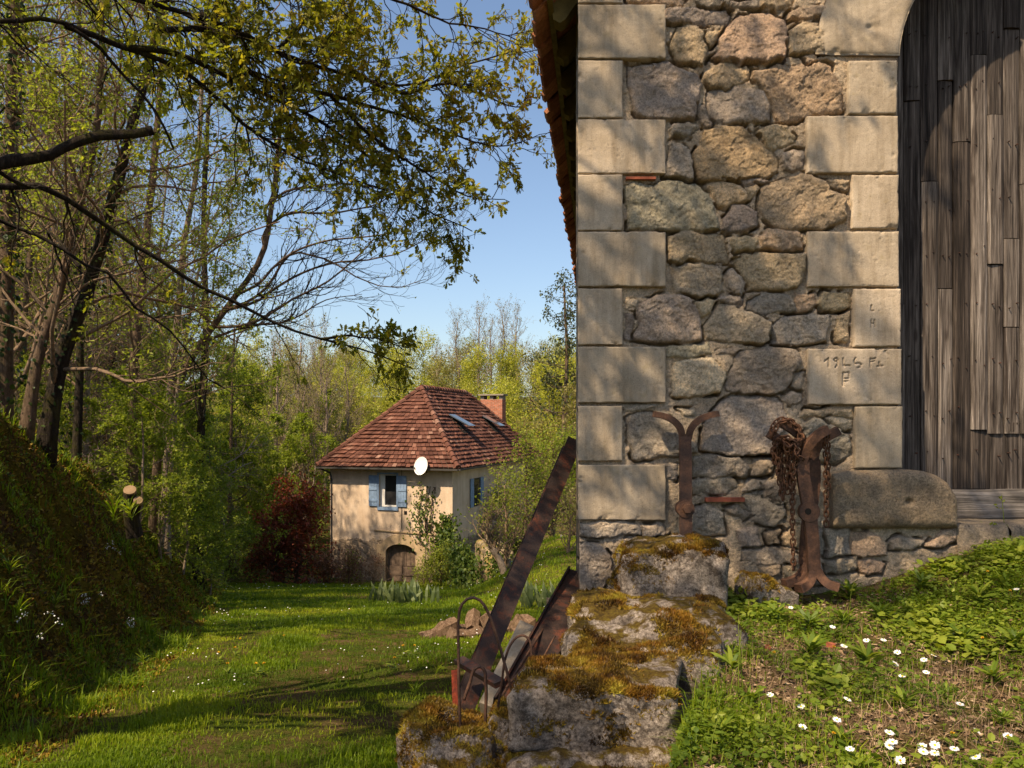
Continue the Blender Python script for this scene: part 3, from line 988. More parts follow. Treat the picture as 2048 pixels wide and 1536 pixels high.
# the door: weathered planks with butt joints, recessed in the opening
YD = W + 0.31
SD = YD / F
RX = lambda px: (px - CX) * SD
RZ = lambda py: -(py - HY) * SD
rngd = np.random.default_rng(5)
edges = [1790, 1806, 1838, 1872, 1904, 1938, 1970, 2004, 2037]
while edges[-1] < 2640:
    edges.append(edges[-1] + rngd.uniform(31, 36))
joints = {2: [204], 3: [365], 4: [164, 578], 5: [286], 6: [113, 860], 7: [232, 530], 8: [60, 478, 655], 9: [370]}
door = part(MB() if False else (lambda m: (box(m, (XC - AA + .01, YD + 0.03, RZ(1050)), (XC + AA - .01, YD + 0.05, RZ(-260))), m)[1])(MB()), 'door', M['dark'])
mb = MB()
for i in range(len(edges) - 1):
    js = joints.get(i + 1, [rngd.uniform(0, 900)])
    cuts = [-300] + js + [978 if i < 6 else 868]
    for q, r in zip(cuts[:-1], cuts[1:]):
        th = rngd.uniform(0.012, 0.026)
        gap = rngd.uniform(0.6, 1.6)
        x0, x1 = RX(edges[i] + gap), RX(edges[i + 1] - gap)
        z1, z0 = RZ(q + 1), RZ(r - 1)
        nz, nx = max(4, int((z1 - z0) / 0.05)), 7
        XX_, ZZ_ = np.meshgrid(np.linspace(x0, x1, nx), np.linspace(z0, z1, nz))
        sxx = np.linspace(-1, 1, nx)[None]
        seed = rngd.uniform(0, 90)
        cup = rngd.uniform(-0.004, 0.003) * (1 - sxx ** 2)
        yy = YD - th + cup + 0.004 * fbm(ZZ_ * 1.2 + seed, sxx * 1.2, 0, 3) + 0.003 * sxx * rngd.normal() + 0.006 * (np.abs(sxx) > .9)
        XX_ = XX_ + 0.002 * fbm(ZZ_ * 3 + seed, sxx * 0.2, 0, 3)
        v = np.column_stack([XX_.ravel(), yy.ravel(), ZZ_.ravel()])
        rim = np.concatenate([np.arange(nx), np.arange(1, nz) * nx + nx - 1, (nz - 1) * nx + np.arange(nx - 2, -1, -1), np.arange(nz - 2, 0, -1) * nx])
        bk = v[rim].copy()
        bk[:, 1] = YD + 0.02
        n, m = nx * nz, len(rim)
        ii = np.arange(m)
        mb.add(np.concatenate([v, bk]), [grid_faces(nx, nz), np.stack([rim[(ii + 1) % m], rim[ii], n + ii, n + (ii + 1) % m], -1)], 0, None, rngd.random())
# lower, set-back boards under the broken ends
x = 1938
while x < 2640:
    w_ = rngd.uniform(24, 44)
    th = rngd.uniform(-0.002, 0.004)
    box(mb, (RX(x + .8), YD - 0.004 - th, RZ(978)), (RX(x + w_ - .8), YD + 0.02, RZ(868 - rngd.uniform(0, 14))), 0, None, rngd.random() * 0.6)
    x += w_
# splintered ends
for x in np.arange(2008, 2600, 7):
    box(mb, (RX(x), YD - 0.016, RZ(868 - rngd.uniform(4, 26))), (RX(x + rngd.uniform(3, 6)), YD - 0.004, RZ(845)), 0, None, rngd.random())
for i in range(1, len(edges) - 1):
    for zpx in (70, 175, 290, 400, 505, 610, 720, 830, 905):
        for xo in (.28, .72):
            if rngd.random() < .72:
                xc = edges[i] + (edges[i + 1] - edges[i]) * xo + rngd.normal(0, 1.2)
                zc = zpx + rngd.normal(0, 7)
                a_ = np.arange(7) * 2 * np.pi / 7
                prism(mb, np.column_stack([RX(xc) + .0032 * np.cos(a_), RZ(zc) + .0032 * np.sin(a_)]), YD - .031, YD, 1)
pl = part(mb, 'planks', [M['wood'], M['rustdark']], smooth=False)
mb = MB()
nu, nv = 60, 14
UU_, VV_ = np.meshgrid(np.linspace(RX(1880), RX(2640), nu), np.linspace(0, 1, nv))
zz = RZ(1038) * (1 - VV_) + RZ(978) * VV_ + 0.004 * fbm(UU_ * 4, VV_, 0, 3)
yy = YD - 0.055 + 0.02 * np.exp(-np.minimum(VV_, 1 - VV_) * 18) + 0.004 * fbm(UU_ * 3, VV_ * 3, 2, 4)
v = np.column_stack([UU_.ravel(), yy.ravel(), zz.ravel()])
rim = np.concatenate([np.arange(nu), np.arange(1, nv) * nu + nu - 1, (nv - 1) * nu + np.arange(nu - 2, -1, -1), np.arange(nv - 2, 0, -1) * nu])
bk = v[rim].copy()
bk[:, 1] = YD + 0.02
n, m = nu * nv, len(rim)
ii = np.arange(m)
mb.add(np.concatenate([v, bk]), [grid_faces(nu, nv), np.stack([rim[(ii + 1) % m], rim[ii], n + ii, n + (ii + 1) % m], -1)], 0, None, 0.55)
bm_ = part(mb, 'bottom_rail', M['rail'], smooth=True)
for o in (pl, bm_):
    o.parent = door
    o.matrix_parent_inverse = Matrix.Identity(4)
# threshold of flat stones
mb = MB()
x = 1912
while x < 2650:
    w_ = rngd.uniform(90, 150)
    c0, c1 = np.array([wx(x + 2), W - 0.02, wz(1110)]), np.array([wx(x + w_), W + 0.55, wz(1049 + rngd.uniform(0, 5))])
    nu, nv = 30, 12
    UU_, VV_ = np.meshgrid(np.linspace(0, 1, nu), np.linspace(0, 1, nv))
    yy = c0[1] + 0.02 * fbm(UU_ * 5 + x, VV_ * 4, 2, 4) + 0.03 * np.exp(-(1 - VV_) * 9) + 0.02 * np.exp(-np.minimum(UU_, 1 - UU_) * 25)
    v = np.column_stack([(c0[0] + (c1[0] - c0[0]) * UU_).ravel(), yy.ravel(), (c0[2] + (c1[2] - c0[2]) * VV_).ravel()])
    bk = v[-nu:].copy()
    bk[:, 1] = c1[1]
    n = len(v)
    i = np.arange(nu - 1)
    mb.add(np.concatenate([v, bk]), [grid_faces(nu, nv), np.stack([n - nu + i, n - nu + i + 1, n + i + 1, n + i], -1)], 0, (.30, .25, .19), 1.0)
    x += w_
part(mb, 'threshold', M['rubble'], smooth=True, col=True)
# thin red brick slips in the joints
for (x0, y0, x1, y1) in ((1411, 995, 1488, 1003), (1252, 353, 1312, 358)):
    mb = MB()
    box(mb, (wx(x0), W - (0.016 if y0 > 900 else 0.0), wz(y1)), (wx(x1), W + 0.05, wz(y0)))
    part(mb, 'brick_slip', M['brick'])['label'] = 'thin red brick slip'

# barn roof: tiled eave seen from below
mb = MB()
mt = MB()
rngr = np.random.default_rng(12)


def eave(d, off=0.0, rise=0.0):
    return np.array([(176 * d - 560) / F + off, d, 2.13 + rise])


d = 3.99
while d < 14.5:
    w_ = rngr.uniform(0.10, 0.17)
    for lay in range(3):
        dz = 0.032 * lay + rngr.normal(0, 0.004)
        j = rngr.normal(0, 0.010) + 0.025 * lay
        a0 = eave(d + 0.006, j, dz)
        a1 = eave(d + w_, j, dz)
        up = np.array([0.32, 0, 0.32])
        nn = np.array([-0.019, 0, 0.019])
        sag = np.array([0, 0, -0.006])
        am = (a0 + a1) / 2 + sag * rngr.uniform(0.3, 1.6)
        v = np.array([a0, am, a1, a1 + up, am + up, a0 + up])
        v = np.concatenate([v, v + nn])
        f4 = np.array([[0, 5, 4, 1], [1, 4, 3, 2], [6, 7, 10, 11], [7, 8, 9, 10], [0, 1, 7, 6], [1, 2, 8, 7], [2, 3, 9, 8], [5, 0, 6, 11]])
        mt.add(v, [f4], 0, None, rngr.random())
    d += w_
# upper roof slab (tiles beyond the eave course)
UU_, VV_ = np.meshgrid(np.linspace(3.99, 14.5, 120), np.linspace(0.25, 4.4, 60))
ex_ = (176 * UU_ - 560) / F
v = np.column_stack([(ex_ + VV_).ravel(), UU_.ravel(), (2.17 + VV_ + 0.012 * np.sin(UU_ * 45) + 0.02 * (VV_ * 4 % 1)).ravel()])
mt.add(v, [grid_faces(120, 60)], 0, None, 0.4)
k = NT('barn_tile')
c = k.ramp(k.attr('rnd', 'Fac'), [(0, (0.24, 0.085, 0.04)), (0.5, (0.38, 0.14, 0.065)), (1, (0.50, 0.22, 0.11))])
c = k.mix(1.0, c, k.ramp(k.noise(30, 6, 0.7), [(0.3, 0.55), (0.7, 1.3)]), 'MULTIPLY')
M['barntile'] = k.done(c, 0.95, k.bump(k.noise(50, 5, 0.7), 0.6, 0.01))
tiles = part(mt, 'roof', M['barntile'])
# rafters and boarding under the eave
mb = MB()
dd = 3.99
for i in range(24):
    for kk in range(3):
        off = 0.15 + kk * 0.085
        a0, a1 = eave(3.99, off, off - 0.012), eave(14.4, off, off - 0.012)
        if i == 0:
            tp = np.array([0.042, 0, 0.042])
            v = np.array([a0 - tp, a1 - tp, a1 + tp, a0 + tp])
            v = np.concatenate([v, v + np.array([-.01, 0, .01])])
            mb.add(v, [BOXF[:, ::-1]], 0, None, rngr.random())
for d in np.arange(4.18, 14.3, 0.42):
    # moulded rafter tail: outline in the eave-crossing plane, extruded along the eave
    o = eave(d)
    prof = [(0.10, 0.075), (0.105, 0.0), (0.14, -0.02), (0.17, 0.0), (0.22, 0.075), (0.36, 0.23), (0.36, 0.33)]
    pv = np.array([(o[0] + q[0], d, o[2] + q[1]) for q in prof])
    bv = pv + np.array([0.0105, 0.095, 0])
    m = len(prof)
    i = np.arange(m)
    mb.add(np.concatenate([pv, bv]), [np.arange(m)[None, ::-1], (np.arange(m) + m)[None], np.stack([i, (i + 1) % m, (i + 1) % m + m, i + m], -1)], 0, None, rngr.random())
a0, a1 = eave(3.99, 0.095, 0.05), eave(14.4, 0.095, 0.05)
bar(mb, [a0, (a0 + a1) / 2, a1], 0.03, 0.03, (0, 0, 1))
raf = part(mb, 'eave_timber', plain('eave_wood', (0.16, 0.125, 0.045), 0.9, var=0.4, sc=14))
raf.parent = tiles
raf.matrix_parent_inverse = Matrix.Identity(4)
# ------------------------------------------------------------------ mossy granite blocks of the low wall
def rough_block(name, c, size, rz, seed, zbot, label, group, tilt=(0, 0), n=46, amp=1.0, moss=None, pw=9.0, cat='stone block'):
    rng = np.random.default_rng(seed)
    sx, sy = size
    top = c[2]
    hz = top - zbot
    mb = MB()
    Vs, Fs, off = [], [], 0
    for ax_ in range(3):
        for sg in (-1, 1):
            a_, b_ = np.meshgrid(np.linspace(-1, 1, n), np.linspace(-1, 1, n))
            q = np.zeros((n * n, 3))
            q[:, ax_] = sg
            q[:, (ax_ + 1) % 3] = a_.ravel()
            q[:, (ax_ + 2) % 3] = b_.ravel()
            f = grid_faces(n, n) + off
            Fs.append(f if sg > 0 else f[:, ::-1])
            Vs.append(q)
            off += n * n
    q = np.concatenate(Vs)
    # rounded cube (superellipsoid) so that arrises are worn
    r = (np.abs(q) ** pw).sum(1) ** (1 / pw)
    q = q / r[:, None]
    v = q * np.array([sx / 2, sy / 2, hz / 2])
    # skew the corners
    k1, k2, k3 = rng.normal(0, 0.10, 3)
    v[:, 0] += k1 * v[:, 1] + 0.05 * v[:, 2] * rng.normal()
    v[:, 1] += k2 * v[:, 0]
    v[:, 2] += v[:, 0] * tilt[0] + v[:, 1] * tilt[1]
    o = rng.uniform(0, 40, 3)
    nrm = q / np.linalg.norm(q, axis=1)[:, None]
    dsp = 0.075 * fbm(v[:, 0] * 4 + o[0], v[:, 1] * 4 + o[1], v[:, 2] * 4 + o[2], 5, 0.55)
    dsp += 0.012 * fbm(v[:, 0] * 22 + o[0], v[:, 1] * 22, v[:, 2] * 22, 3)
    dsp -= 0.035 * np.abs(fbm(v[:, 0] * 3 + o[1], v[:, 1] * 3, v[:, 2] * 6, 3))
    v = v + nrm * (dsp * amp)[:, None]
    ca, sa = math.cos(rz), math.sin(rz)
    w = np.column_stack([v[:, 0] * ca - v[:, 1] * sa + c[0], v[:, 0] * sa + v[:, 1] * ca + c[1], v[:, 2] + top - hz / 2])
    mb.add(w, Fs)
    o_ = mb.build(name, M['granite'], smooth=True, loc=(c[0], c[1], zbot))
    tag(o_, label, cat, group)
    # moss cushions growing on the upper faces, as real fronds
    if moss:
        F_ = np.concatenate(Fs)
        p0_, p1_, p2_ = w[F_[:, 0]], w[F_[:, 1]], w[F_[:, 2]]
        fn = np.cross(p1_ - p0_, p2_ - p0_)
        ar = np.linalg.norm(fn, axis=1)
        fn /= ar[:, None] + 1e-12
        ctr = w[F_].mean(1)
        dens = sstep(0.10, 0.75, fn[:, 2] + 0.55 * fbm(ctr[:, 0] * 5 + seed, ctr[:, 1] * 5, ctr[:, 2] * 5, 4) * 1.3)
        dens *= sstep(-0.05 - moss[1], 0.22 - moss[1], fbm(ctr[:, 0] * 4.5 + 3 * seed, ctr[:, 1] * 4.5, ctr[:, 2] * 4.5 + 3, 5, 0.6))
        pr = ar * dens
        pr /= pr.sum()
        N = moss[0]
        idx = rng.choice(len(F_), N, p=pr)
        a_, b_ = rng.random((2, N, 1))
        q4 = w[F_[idx]]
        pos = (q4[:, 0] * (1 - a_) + q4[:, 1] * a_) * (1 - b_) + (q4[:, 3] * (1 - a_) + q4[:, 2] * a_) * b_
        hgt = 0.55 + 0.75 * (fbm(pos[:, 0] * 14, pos[:, 1] * 14, pos[:, 2] * 14, 3) + 0.5)
        dr = fn[idx] * 0.7 + np.array([0, 0, 0.5]) + rng.normal(0, 0.55, (N, 3))
        mm = MB()
        tmpl = np.array([[-.1, -.14, 0], [-.1, .14, 0], [.5, .10, .05], [1, 0, -.06], [.5, -.10, .05]])
        tri = np.array([[0, 4, 2], [0, 2, 1], [4, 3, 2]])
        leaves(mm, pos, dr, rand_unit(rng, N), 0.0135 * hgt * rng.uniform(0.5, 1.4, N), tmpl, tri, rng,
               spread=np.clip(0.45 + 0.9 * fbm(pos[:, 0] * 12, pos[:, 1] * 12, pos[:, 2] * 12, 3) + rng.normal(0, 0.16, N), 0, 1))
        mo_ = mm.build('moss', M['moss'], parent=o_, loc=(c[0], c[1], zbot))
        mo_.location = (0, 0, 0)
    return o_


GB = 'mossy granite blocks of the low wall'
rough_block('granite_block', (.745, 3.73, -.545), (.52, .44), R(-6), 11, -1.75, 'big square granite block with a moss cap, topmost of the low wall', GB, (0.02, 0.03), moss=(22000, -0.08))
rough_block('granite_block', (.59, 3.32, -.735), (.70, .40), R(-6), 22, -1.75, 'flat granite slab with rusty brown moss directly below the topmost block', GB, (0.02, 0.12), moss=(20000, -0.04), amp=0.9)
rough_block('granite_block', (.475, 2.98, -.775), (.62, .38), R(-4), 33, -1.75, 'lumpy pale granite block with thin moss in the middle of the low wall', GB, (0.03, 0.15), moss=(18000, -0.06), amp=1.25)
rough_block('granite_block', (.285, 2.66, -.815), (.545, .34), R(-3), 44, -1.03, 'speckled granite block with a thick golden moss fringe along its front edge', GB, (-0.01, 0.06), moss=(24000, 0.08), amp=0.8)
rough_block('granite_block', (.26, 2.44, -1.035), (.60, .46), R(-3), 55, -1.75, 'lowest granite ledge jutting out under the fringed block', GB, (0.02, 0.04), moss=(20000, 0.0))
rough_block('granite_block', (.30, 2.66, -1.0), (.62, .50), R(-3), 57, -1.75, 'shaded granite block bedded beneath the fringed block', GB, moss=None)
rough_block('mossy_boulder', (-.205, 2.80, -.99), (.40, .60), R(10), 66, -1.75, 'boulder wholly covered in brown moss at the foot of the wire hoops', None, moss=(26000, 0.9), amp=1.6, pw=2.8, cat='boulder')
rough_block('mossy_boulder', (.0, 2.84, -.985), (.22, .42), R(-8), 77, -1.75, 'small golden mossy boulder between the hoops and the fringed block', None, moss=(15000, 0.8), amp=1.5, pw=3.0, cat='boulder')
rough_block('corner_stone', (wx(1510), 3.80, -.735), (.22, .20), R(12), 88, -1.1, 'low mossy stone in the dark corner beside the topmost block', None, (-.5, -.1), moss=(5000, 0.1), amp=0.7, n=30, cat='stone')

# ------------------------------------------------------------------ iron tools against the wall
def zE(x, y, d):                                    # from the tongs close-up
    return P(1500 + x / 4.041, 820 + y / 4.041, d)


def smooth_path(pts, n=24):
    pts = np.asarray(pts, float)
    t = np.concatenate([[0], np.cumsum(np.linalg.norm(np.diff(pts, axis=0), axis=1))])
    tt = np.linspace(0, t[-1], n)
    m = np.gradient(pts, t, axis=0)
    i = np.clip(np.searchsorted(t, tt) - 1, 0, len(t) - 2)
    h = (t[i + 1] - t[i])[:, None]
    s = ((tt - t[i])[:, None]) / h
    return ((2 * s ** 3 - 3 * s ** 2 + 1) * pts[i] + (s ** 3 - 2 * s ** 2 + s) * h * m[i] +
            (-2 * s ** 3 + 3 * s ** 2) * pts[i + 1] + (s ** 3 - s ** 2) * h * m[i + 1])


def disc(mb, c, r, y0, y1, k=24):
    a = np.arange(k) * 2 * np.pi / k
    prism(mb, np.column_stack([c[0] + r * np.cos(a), c[2] + r * np.sin(a)]), c[1] + y0, c[1] + y1)


fork = empty('forked_iron_bar', P(1371, 1074, 3.9))
tag(fork, 'rusty iron bar with a Y-shaped fork leaning on the rubble wall', 'iron bar')
FO = fork.location.copy()


def rel(o, par, origin):
    o.parent = par
    o.matrix_parent_inverse = Matrix.Translation(-Vector(origin))
    return o


NY = (0, -1, 0)
mb = MB()
bar(mb, smooth_path(PL([(1372, 1085, 3.88), (1371, 1000, 3.90), (1371, 930, 3.915), (1370, 868, 3.925)]), 12), 0.058, 0.022, NY)
rel(mb.build('shaft', M['rust']), fork, FO)
for pts in ([(1365, 878, 3.925), (1361, 858, 3.922), (1349, 843, 3.92), (1330, 833, 3.92), (1307, 828, 3.92)],
            [(1377, 878, 3.925), (1381, 860, 3.922), (1393, 844, 3.92), (1412, 833, 3.92), (1436, 827, 3.92)]):
    mb = MB()
    bar(mb, smooth_path(PL(pts), 18), np.linspace(0.030, 0.028, 18), np.linspace(0.02, 0.055, 18), NY)
    rel(mb.build('prong', M['rust']), fork, FO)
mb = MB()
disc(mb, P(1371, 1018, 3.885), 0.042, -0.012, 0.05)
disc(mb, P(1373, 1016, 3.885), 0.024, -0.034, 0.0, 6)
rel(mb.build('bolt', M['rust']), fork, FO)

tongs = empty('lifting_tongs', zE(480, 1440, 3.84))
tag(tongs, 'heavy rusty scissor tongs with splayed forked ends standing by the wall', 'lifting tongs')
TO = tongs.location.copy()
dF, dB = 3.80, 3.87
mb = MB()
bar(mb, smooth_path([zE(520, 1330, dF), zE(512, 1200, dF), zE(502, 1020, dF), zE(478, 830, dF), zE(446, 640, dF), zE(425, 500, dF), zE(425, 420, dF)], 26),
    np.array([0.058] * 12 + [0.062, 0.066, 0.064, 0.06] + [0.058] * 10), 0.026, NY)
disc(mb, zE(475, 820, dF), 0.049, -0.016, 0.016)
rel(mb.build('bar', M['rust']), tongs, TO)
mb = MB()
disc(mb, zE(470, 820, dF - 0.0165), 0.0155, -0.001, 0.004)
rel(mb.build('pivot_hole', M['dark']), tongs, TO)
for pts in ([zE(505, 1300, dF), zE(494, 1350, dF), zE(460, 1405, dF - .01), zE(390, 1445, dF - .03)], [zE(540, 1290, dF), zE(565, 1345, dF), zE(620, 1400, dF - .01), zE(712, 1432, dF - .02)],
            [zE(420, 430, dF), zE(445, 350, dF - .005), zE(480, 275, dF - .02), zE(545, 205, dF - .03), zE(625, 155, dF - .03)]):
    mb = MB()
    bar(mb, smooth_path(pts, 20), 0.040, np.linspace(0.028, 0.05, 20), NY)
    rel(mb.build('claw', M['rust']), tongs, TO)
mb = MB()
bar(mb, smooth_path([zE(445, 1250, dB), zE(452, 1100, dB), zE(470, 900, dB), zE(505, 700, dB), zE(518, 520, dB), zE(515, 400, dB)], 26), 0.056, 0.026, NY)
rel(mb.build('bar', M['rust']), tongs, TO)
for pts in ([zE(450, 1240, dB), zE(430, 1310, dB - .01), zE(370, 1370, dB - .03), zE(275, 1405, dB - .05)],
            [zE(515, 410, dB), zE(530, 320, dB), zE(590, 240, dB - .01), zE(715, 165, dB - .02)],
            [zE(430, 430, dB), zE(390, 360, dB - .02), zE(290, 280, dB - .04), zE(155, 190, dB - .05)],
            [zE(470, 1250, dB), zE(440, 1350, dB - .03), zE(400, 1400, dB - .03), zE(340, 1430, dB - .03)],
            [zE(440, 300, dB), zE(400, 210, dB - .03), zE(330, 150, dB - .05), zE(255, 105, dB - .06)]):
    mb = MB()
    bar(mb, smooth_path(pts, 20), 0.040, np.linspace(0.028, 0.046, 20), NY)
    rel(mb.build('claw', M['rust']), tongs, TO)


# chain
def link(mb, c, t, roll, L, rr, r):
    t = t / np.linalg.norm(t)
    a = np.array([0, 1.0, 0.2]) if abs(t[1]) < .9 else np.array([1.0, 0, 0])
    n = np.cross(t, a)
    n /= np.linalg.norm(n)
    b = np.cross(t, n)
    s = n * math.cos(roll) + b * math.sin(roll)
    k = 14
    th = np.arange(k) * 2 * np.pi / k
    ring = c + np.outer(np.cos(th) * rr + np.sign(np.cos(th)) * 0, s) + np.outer(np.sin(th) * rr + np.clip(np.sin(th) * 3, -1, 1) * (L / 2 - rr), t)
    pc = np.cross(t, s)
    m = 6
    ph = np.arange(m) * 2 * np.pi / m
    tan = np.roll(ring, -1, 0) - np.roll(ring, 1, 0)
    tan /= np.linalg.norm(tan, axis=1)[:, None]
    o1 = np.cross(tan, pc)
    v = ring[:, None] + r * (np.cos(ph)[None, :, None] * o1[:, None] + np.sin(ph)[None, :, None] * pc[None, None])
    i = np.arange(k)[:, None] * m
    i2 = (np.arange(k)[:, None] + 1) % k * m
    j = np.arange(m)[None]
    j2 = (j + 1) % m
    mb.add(v.reshape(-1, 3), [np.stack([i + j, i + j2, i2 + j2, i2 + j], -1).reshape(-1, 4)])


mb = MB()
rngc = np.random.default_rng(21)


def chain(pts, pitch=0.0235, jit=0.0):
    pts = np.asarray(pts)
    t = np.concatenate([[0], np.cumsum(np.linalg.norm(np.diff(pts, axis=0), axis=1))])
    n = max(2, int(t[-1] / pitch))
    q = np.column_stack([np.interp(np.linspace(0, t[-1], n + 1), t, pts[:, j]) for j in range(3)])
    q = q + rngc.normal(0, jit, q.shape)
    for i in range(n):
        link(mb, (q[i] + q[i + 1]) / 2, q[i + 1] - q[i], (i % 2) * math.pi / 2 + 0.5 + rngc.normal(0, .25), 0.034, 0.0105, 0.0040)


dC = 3.80
chain(smooth_path([zE(180, 230, dC), zE(185, 130, dC), zE(245, 75, dC), zE(330, 85, dC), zE(400, 160, dC), zE(420, 230, dC - .02), zE(360, 265, dC - .04), zE(300, 215, dC - .04), zE(250, 215, dC - .04)], 40))
chain(smooth_path([zE(190, 210, dC - .02), zE(230, 110, dC - .03), zE(300, 85, dC - .03), zE(370, 130, dC - .03), zE(400, 240, dC - .03), zE(330, 290, dC - .05), zE(270, 260, dC - .05), zE(300, 330, dC - .05)], 40), jit=.003)
for i, (x0, x1, ye) in enumerate([(185, 205, 430), (205, 235, 560), (225, 265, 730), (250, 290, 640), (270, 270, 720), (290, 320, 600), (310, 300, 680), (330, 345, 650), (240, 250, 520), (300, 330, 500), (345, 350, 560)]):
    dd_ = dC + rngc.uniform(-.03, .04)
    chain(smooth_path([zE(x0 + 30, 240, dd_ - .02), zE(x0, 300, dd_), zE((x0 + x1) / 2 + rngc.normal(0, 8), (300 + ye) / 2, dd_), zE(x1, ye, dd_)], 20), jit=.002)
chain(smooth_path([zE(330, 250, dC - .05), zE(385, 300, dC - .05), zE(370, 350, dC - .06), zE(400, 385, dC - .05), zE(430, 400, dC - .05)], 20))
chain(smooth_path([zE(395, 240, dC - .03), zE(370, 400, dC - .02), zE(345, 700, dC), zE(345, 1000, dC), zE(352, 1290, dC)], 30))
chain_left = mb
mb = MB()
chain(smooth_path([zE(605, 190, dC - .03), zE(612, 420, dC + .01), zE(616, 700, dC + .03), zE(617, 940, dC + .04)], 30))
chain(smooth_path([zE(625, 185, dC - .02), zE(630, 420, dC + .02), zE(632, 640, dC + .04)], 20))
ch = chain_left.build('chain', M['rustorange'], smooth=True, loc=zE(352, 1290, dC))
tag(ch, 'bunched rusty link chain looped many times over one tip of the tongs', 'chain')
ch = mb.build('chain', M['rustorange'], smooth=True, loc=zE(617, 940, dC))
tag(ch, 'straight rusty chain strand hanging from the other tip of the tongs', 'chain')

# ------------------------------------------------------------------ scrap leaning beside the low wall
# big rusty steel beam (I section)
pb, ptp = P(905, 1470, 3.20), P(1150, 880, 4.62)
ax_ = (ptp - pb) / np.linalg.norm(ptp - pb)
side = np.cross(ax_, [0, 1, 0.0])
side /= np.linalg.norm(side)
fro = np.cross(side, ax_)
if fro[1] > 0:
    fro = -fro
beam = empty('steel_beam', pb)
tag(beam, 'long rusty steel beam leaning up against the barn corner', 'steel beam')
for nm, cw, off, th in (('flange', 0.088, 0.0, 0.009), ('flange', 0.088, -0.085, 0.009)):
    mb = MB()
    c0, c1 = pb + fro * off, ptp + fro * off
    bar(mb, np.linspace(c0, c1, 8), cw, th, fro)
    rel(mb.build(nm, M['rustdark']), beam, pb)
mb = MB()
bar(mb, np.linspace(pb - fro * 0.0425, ptp - fro * 0.0425, 8), 0.007, 0.078, fro)
rel(mb.build('web', M['rustdark']), beam, pb)

# second dark board-like beam
pb2, pt2 = P(1022, 1420, 3.35), P(1165, 1150, 4.30)
ax2 = (pt2 - pb2) / np.linalg.norm(pt2 - pb2)
mb = MB()
nn2 = np.cross(ax2, [0.80, -0.25, -0.2])
bar(mb, np.linspace(pb2, pt2, 6), 0.165, 0.03, nn2)
for s in (-1, 1):
    sd2 = np.cross(ax2, nn2 / np.linalg.norm(nn2)) * s * 0.078
    bar(mb, np.linspace(pb2 + sd2, pt2 + sd2, 6), 0.010, 0.065, nn2)
tag(mb.build('steel_channel', M['rustdark'], loc=pb2), 'short dark steel channel lying between the beam and the low wall', 'steel channel')

# thin rods along it
for i, (q0, q1, r_) in enumerate([((972, 1445, 3.0), (1112, 1215, 4.1), .006), ((1012, 1375, 3.2), (1065, 1315, 3.5), .004), ((1083, 1322, 3.4), (1110, 1272, 3.6), .004)]):
    mb = MB()
    tube(mb, np.linspace(P(*q0), P(*q1), 6), r_, 7)
    tag(mb.build('iron_rod', M['rust'], smooth=True, loc=P(*q0)), ['long thin rusty rod lying along the steel channel', 'short thin rusty rod low down behind the small hoop', 'short thin dark rod on the face of the steel channel'][i], 'iron rod')

# pale slab
mb = MB()
q = [P(1040, 1237, 4.35), P(1092, 1262, 4.25), P(1008, 1420, 3.75), P(958, 1402, 3.85)]
q = np.array(q)
nn3 = np.cross(q[1] - q[0], q[3] - q[0])
nn3 /= np.linalg.norm(nn3)
if nn3[1] < 0:
    nn3 = -nn3
cen = q.mean(0)
us = np.linspace(0, 1, 16)
UU_, VV_ = np.meshgrid(us, np.linspace(0, 1, 30))
fp = (q[0] * (1 - UU_[..., None]) + q[1] * UU_[..., None]) * (1 - VV_[..., None]) + (q[3] * (1 - UU_[..., None]) + q[2] * UU_[..., None]) * VV_[..., None]
e = np.minimum(np.minimum(UU_, 1 - UU_) * .14, np.minimum(VV_, 1 - VV_) * .45)
fp = fp + nn3 * (0.008 * np.exp(-e / .006) + 0.002 * fbm(UU_ * 4, VV_ * 9, 1, 4))[..., None]
v = fp.reshape(-1, 3)
nu, nv = 16, 30
rim = np.concatenate([np.arange(nu), np.arange(1, nv) * nu + nu - 1, (nv - 1) * nu + np.arange(nu - 2, -1, -1), np.arange(nv - 2, 0, -1) * nu])
bk = v[rim] + nn3 * 0.10
n, m = nu * nv, len(rim)
ii = np.arange(m)
mb.add(np.concatenate([v, bk]), [grid_faces(nu, nv), np.stack([rim[ii], rim[(ii + 1) % m], n + (ii + 1) % m, n + ii], -1), (n + ii)[None]])
tag(mb.build('stone_slab', M['quoin'], loc=q[3]), 'pale dressed stone slab leaning behind the wire hoops', 'stone slab')

# wooden stake
mb = MB()
bar(mb, np.linspace(P(1104, 1300, 4.7), P(1106, 1196, 4.75), 5), 0.075, 0.05, NY, rnd=0.95)
tag(mb.build('wooden_stake', M['wood'], loc=P(1104, 1300, 4.7)), 'short weathered wooden stake with sawn top beside the barn corner', 'stake')

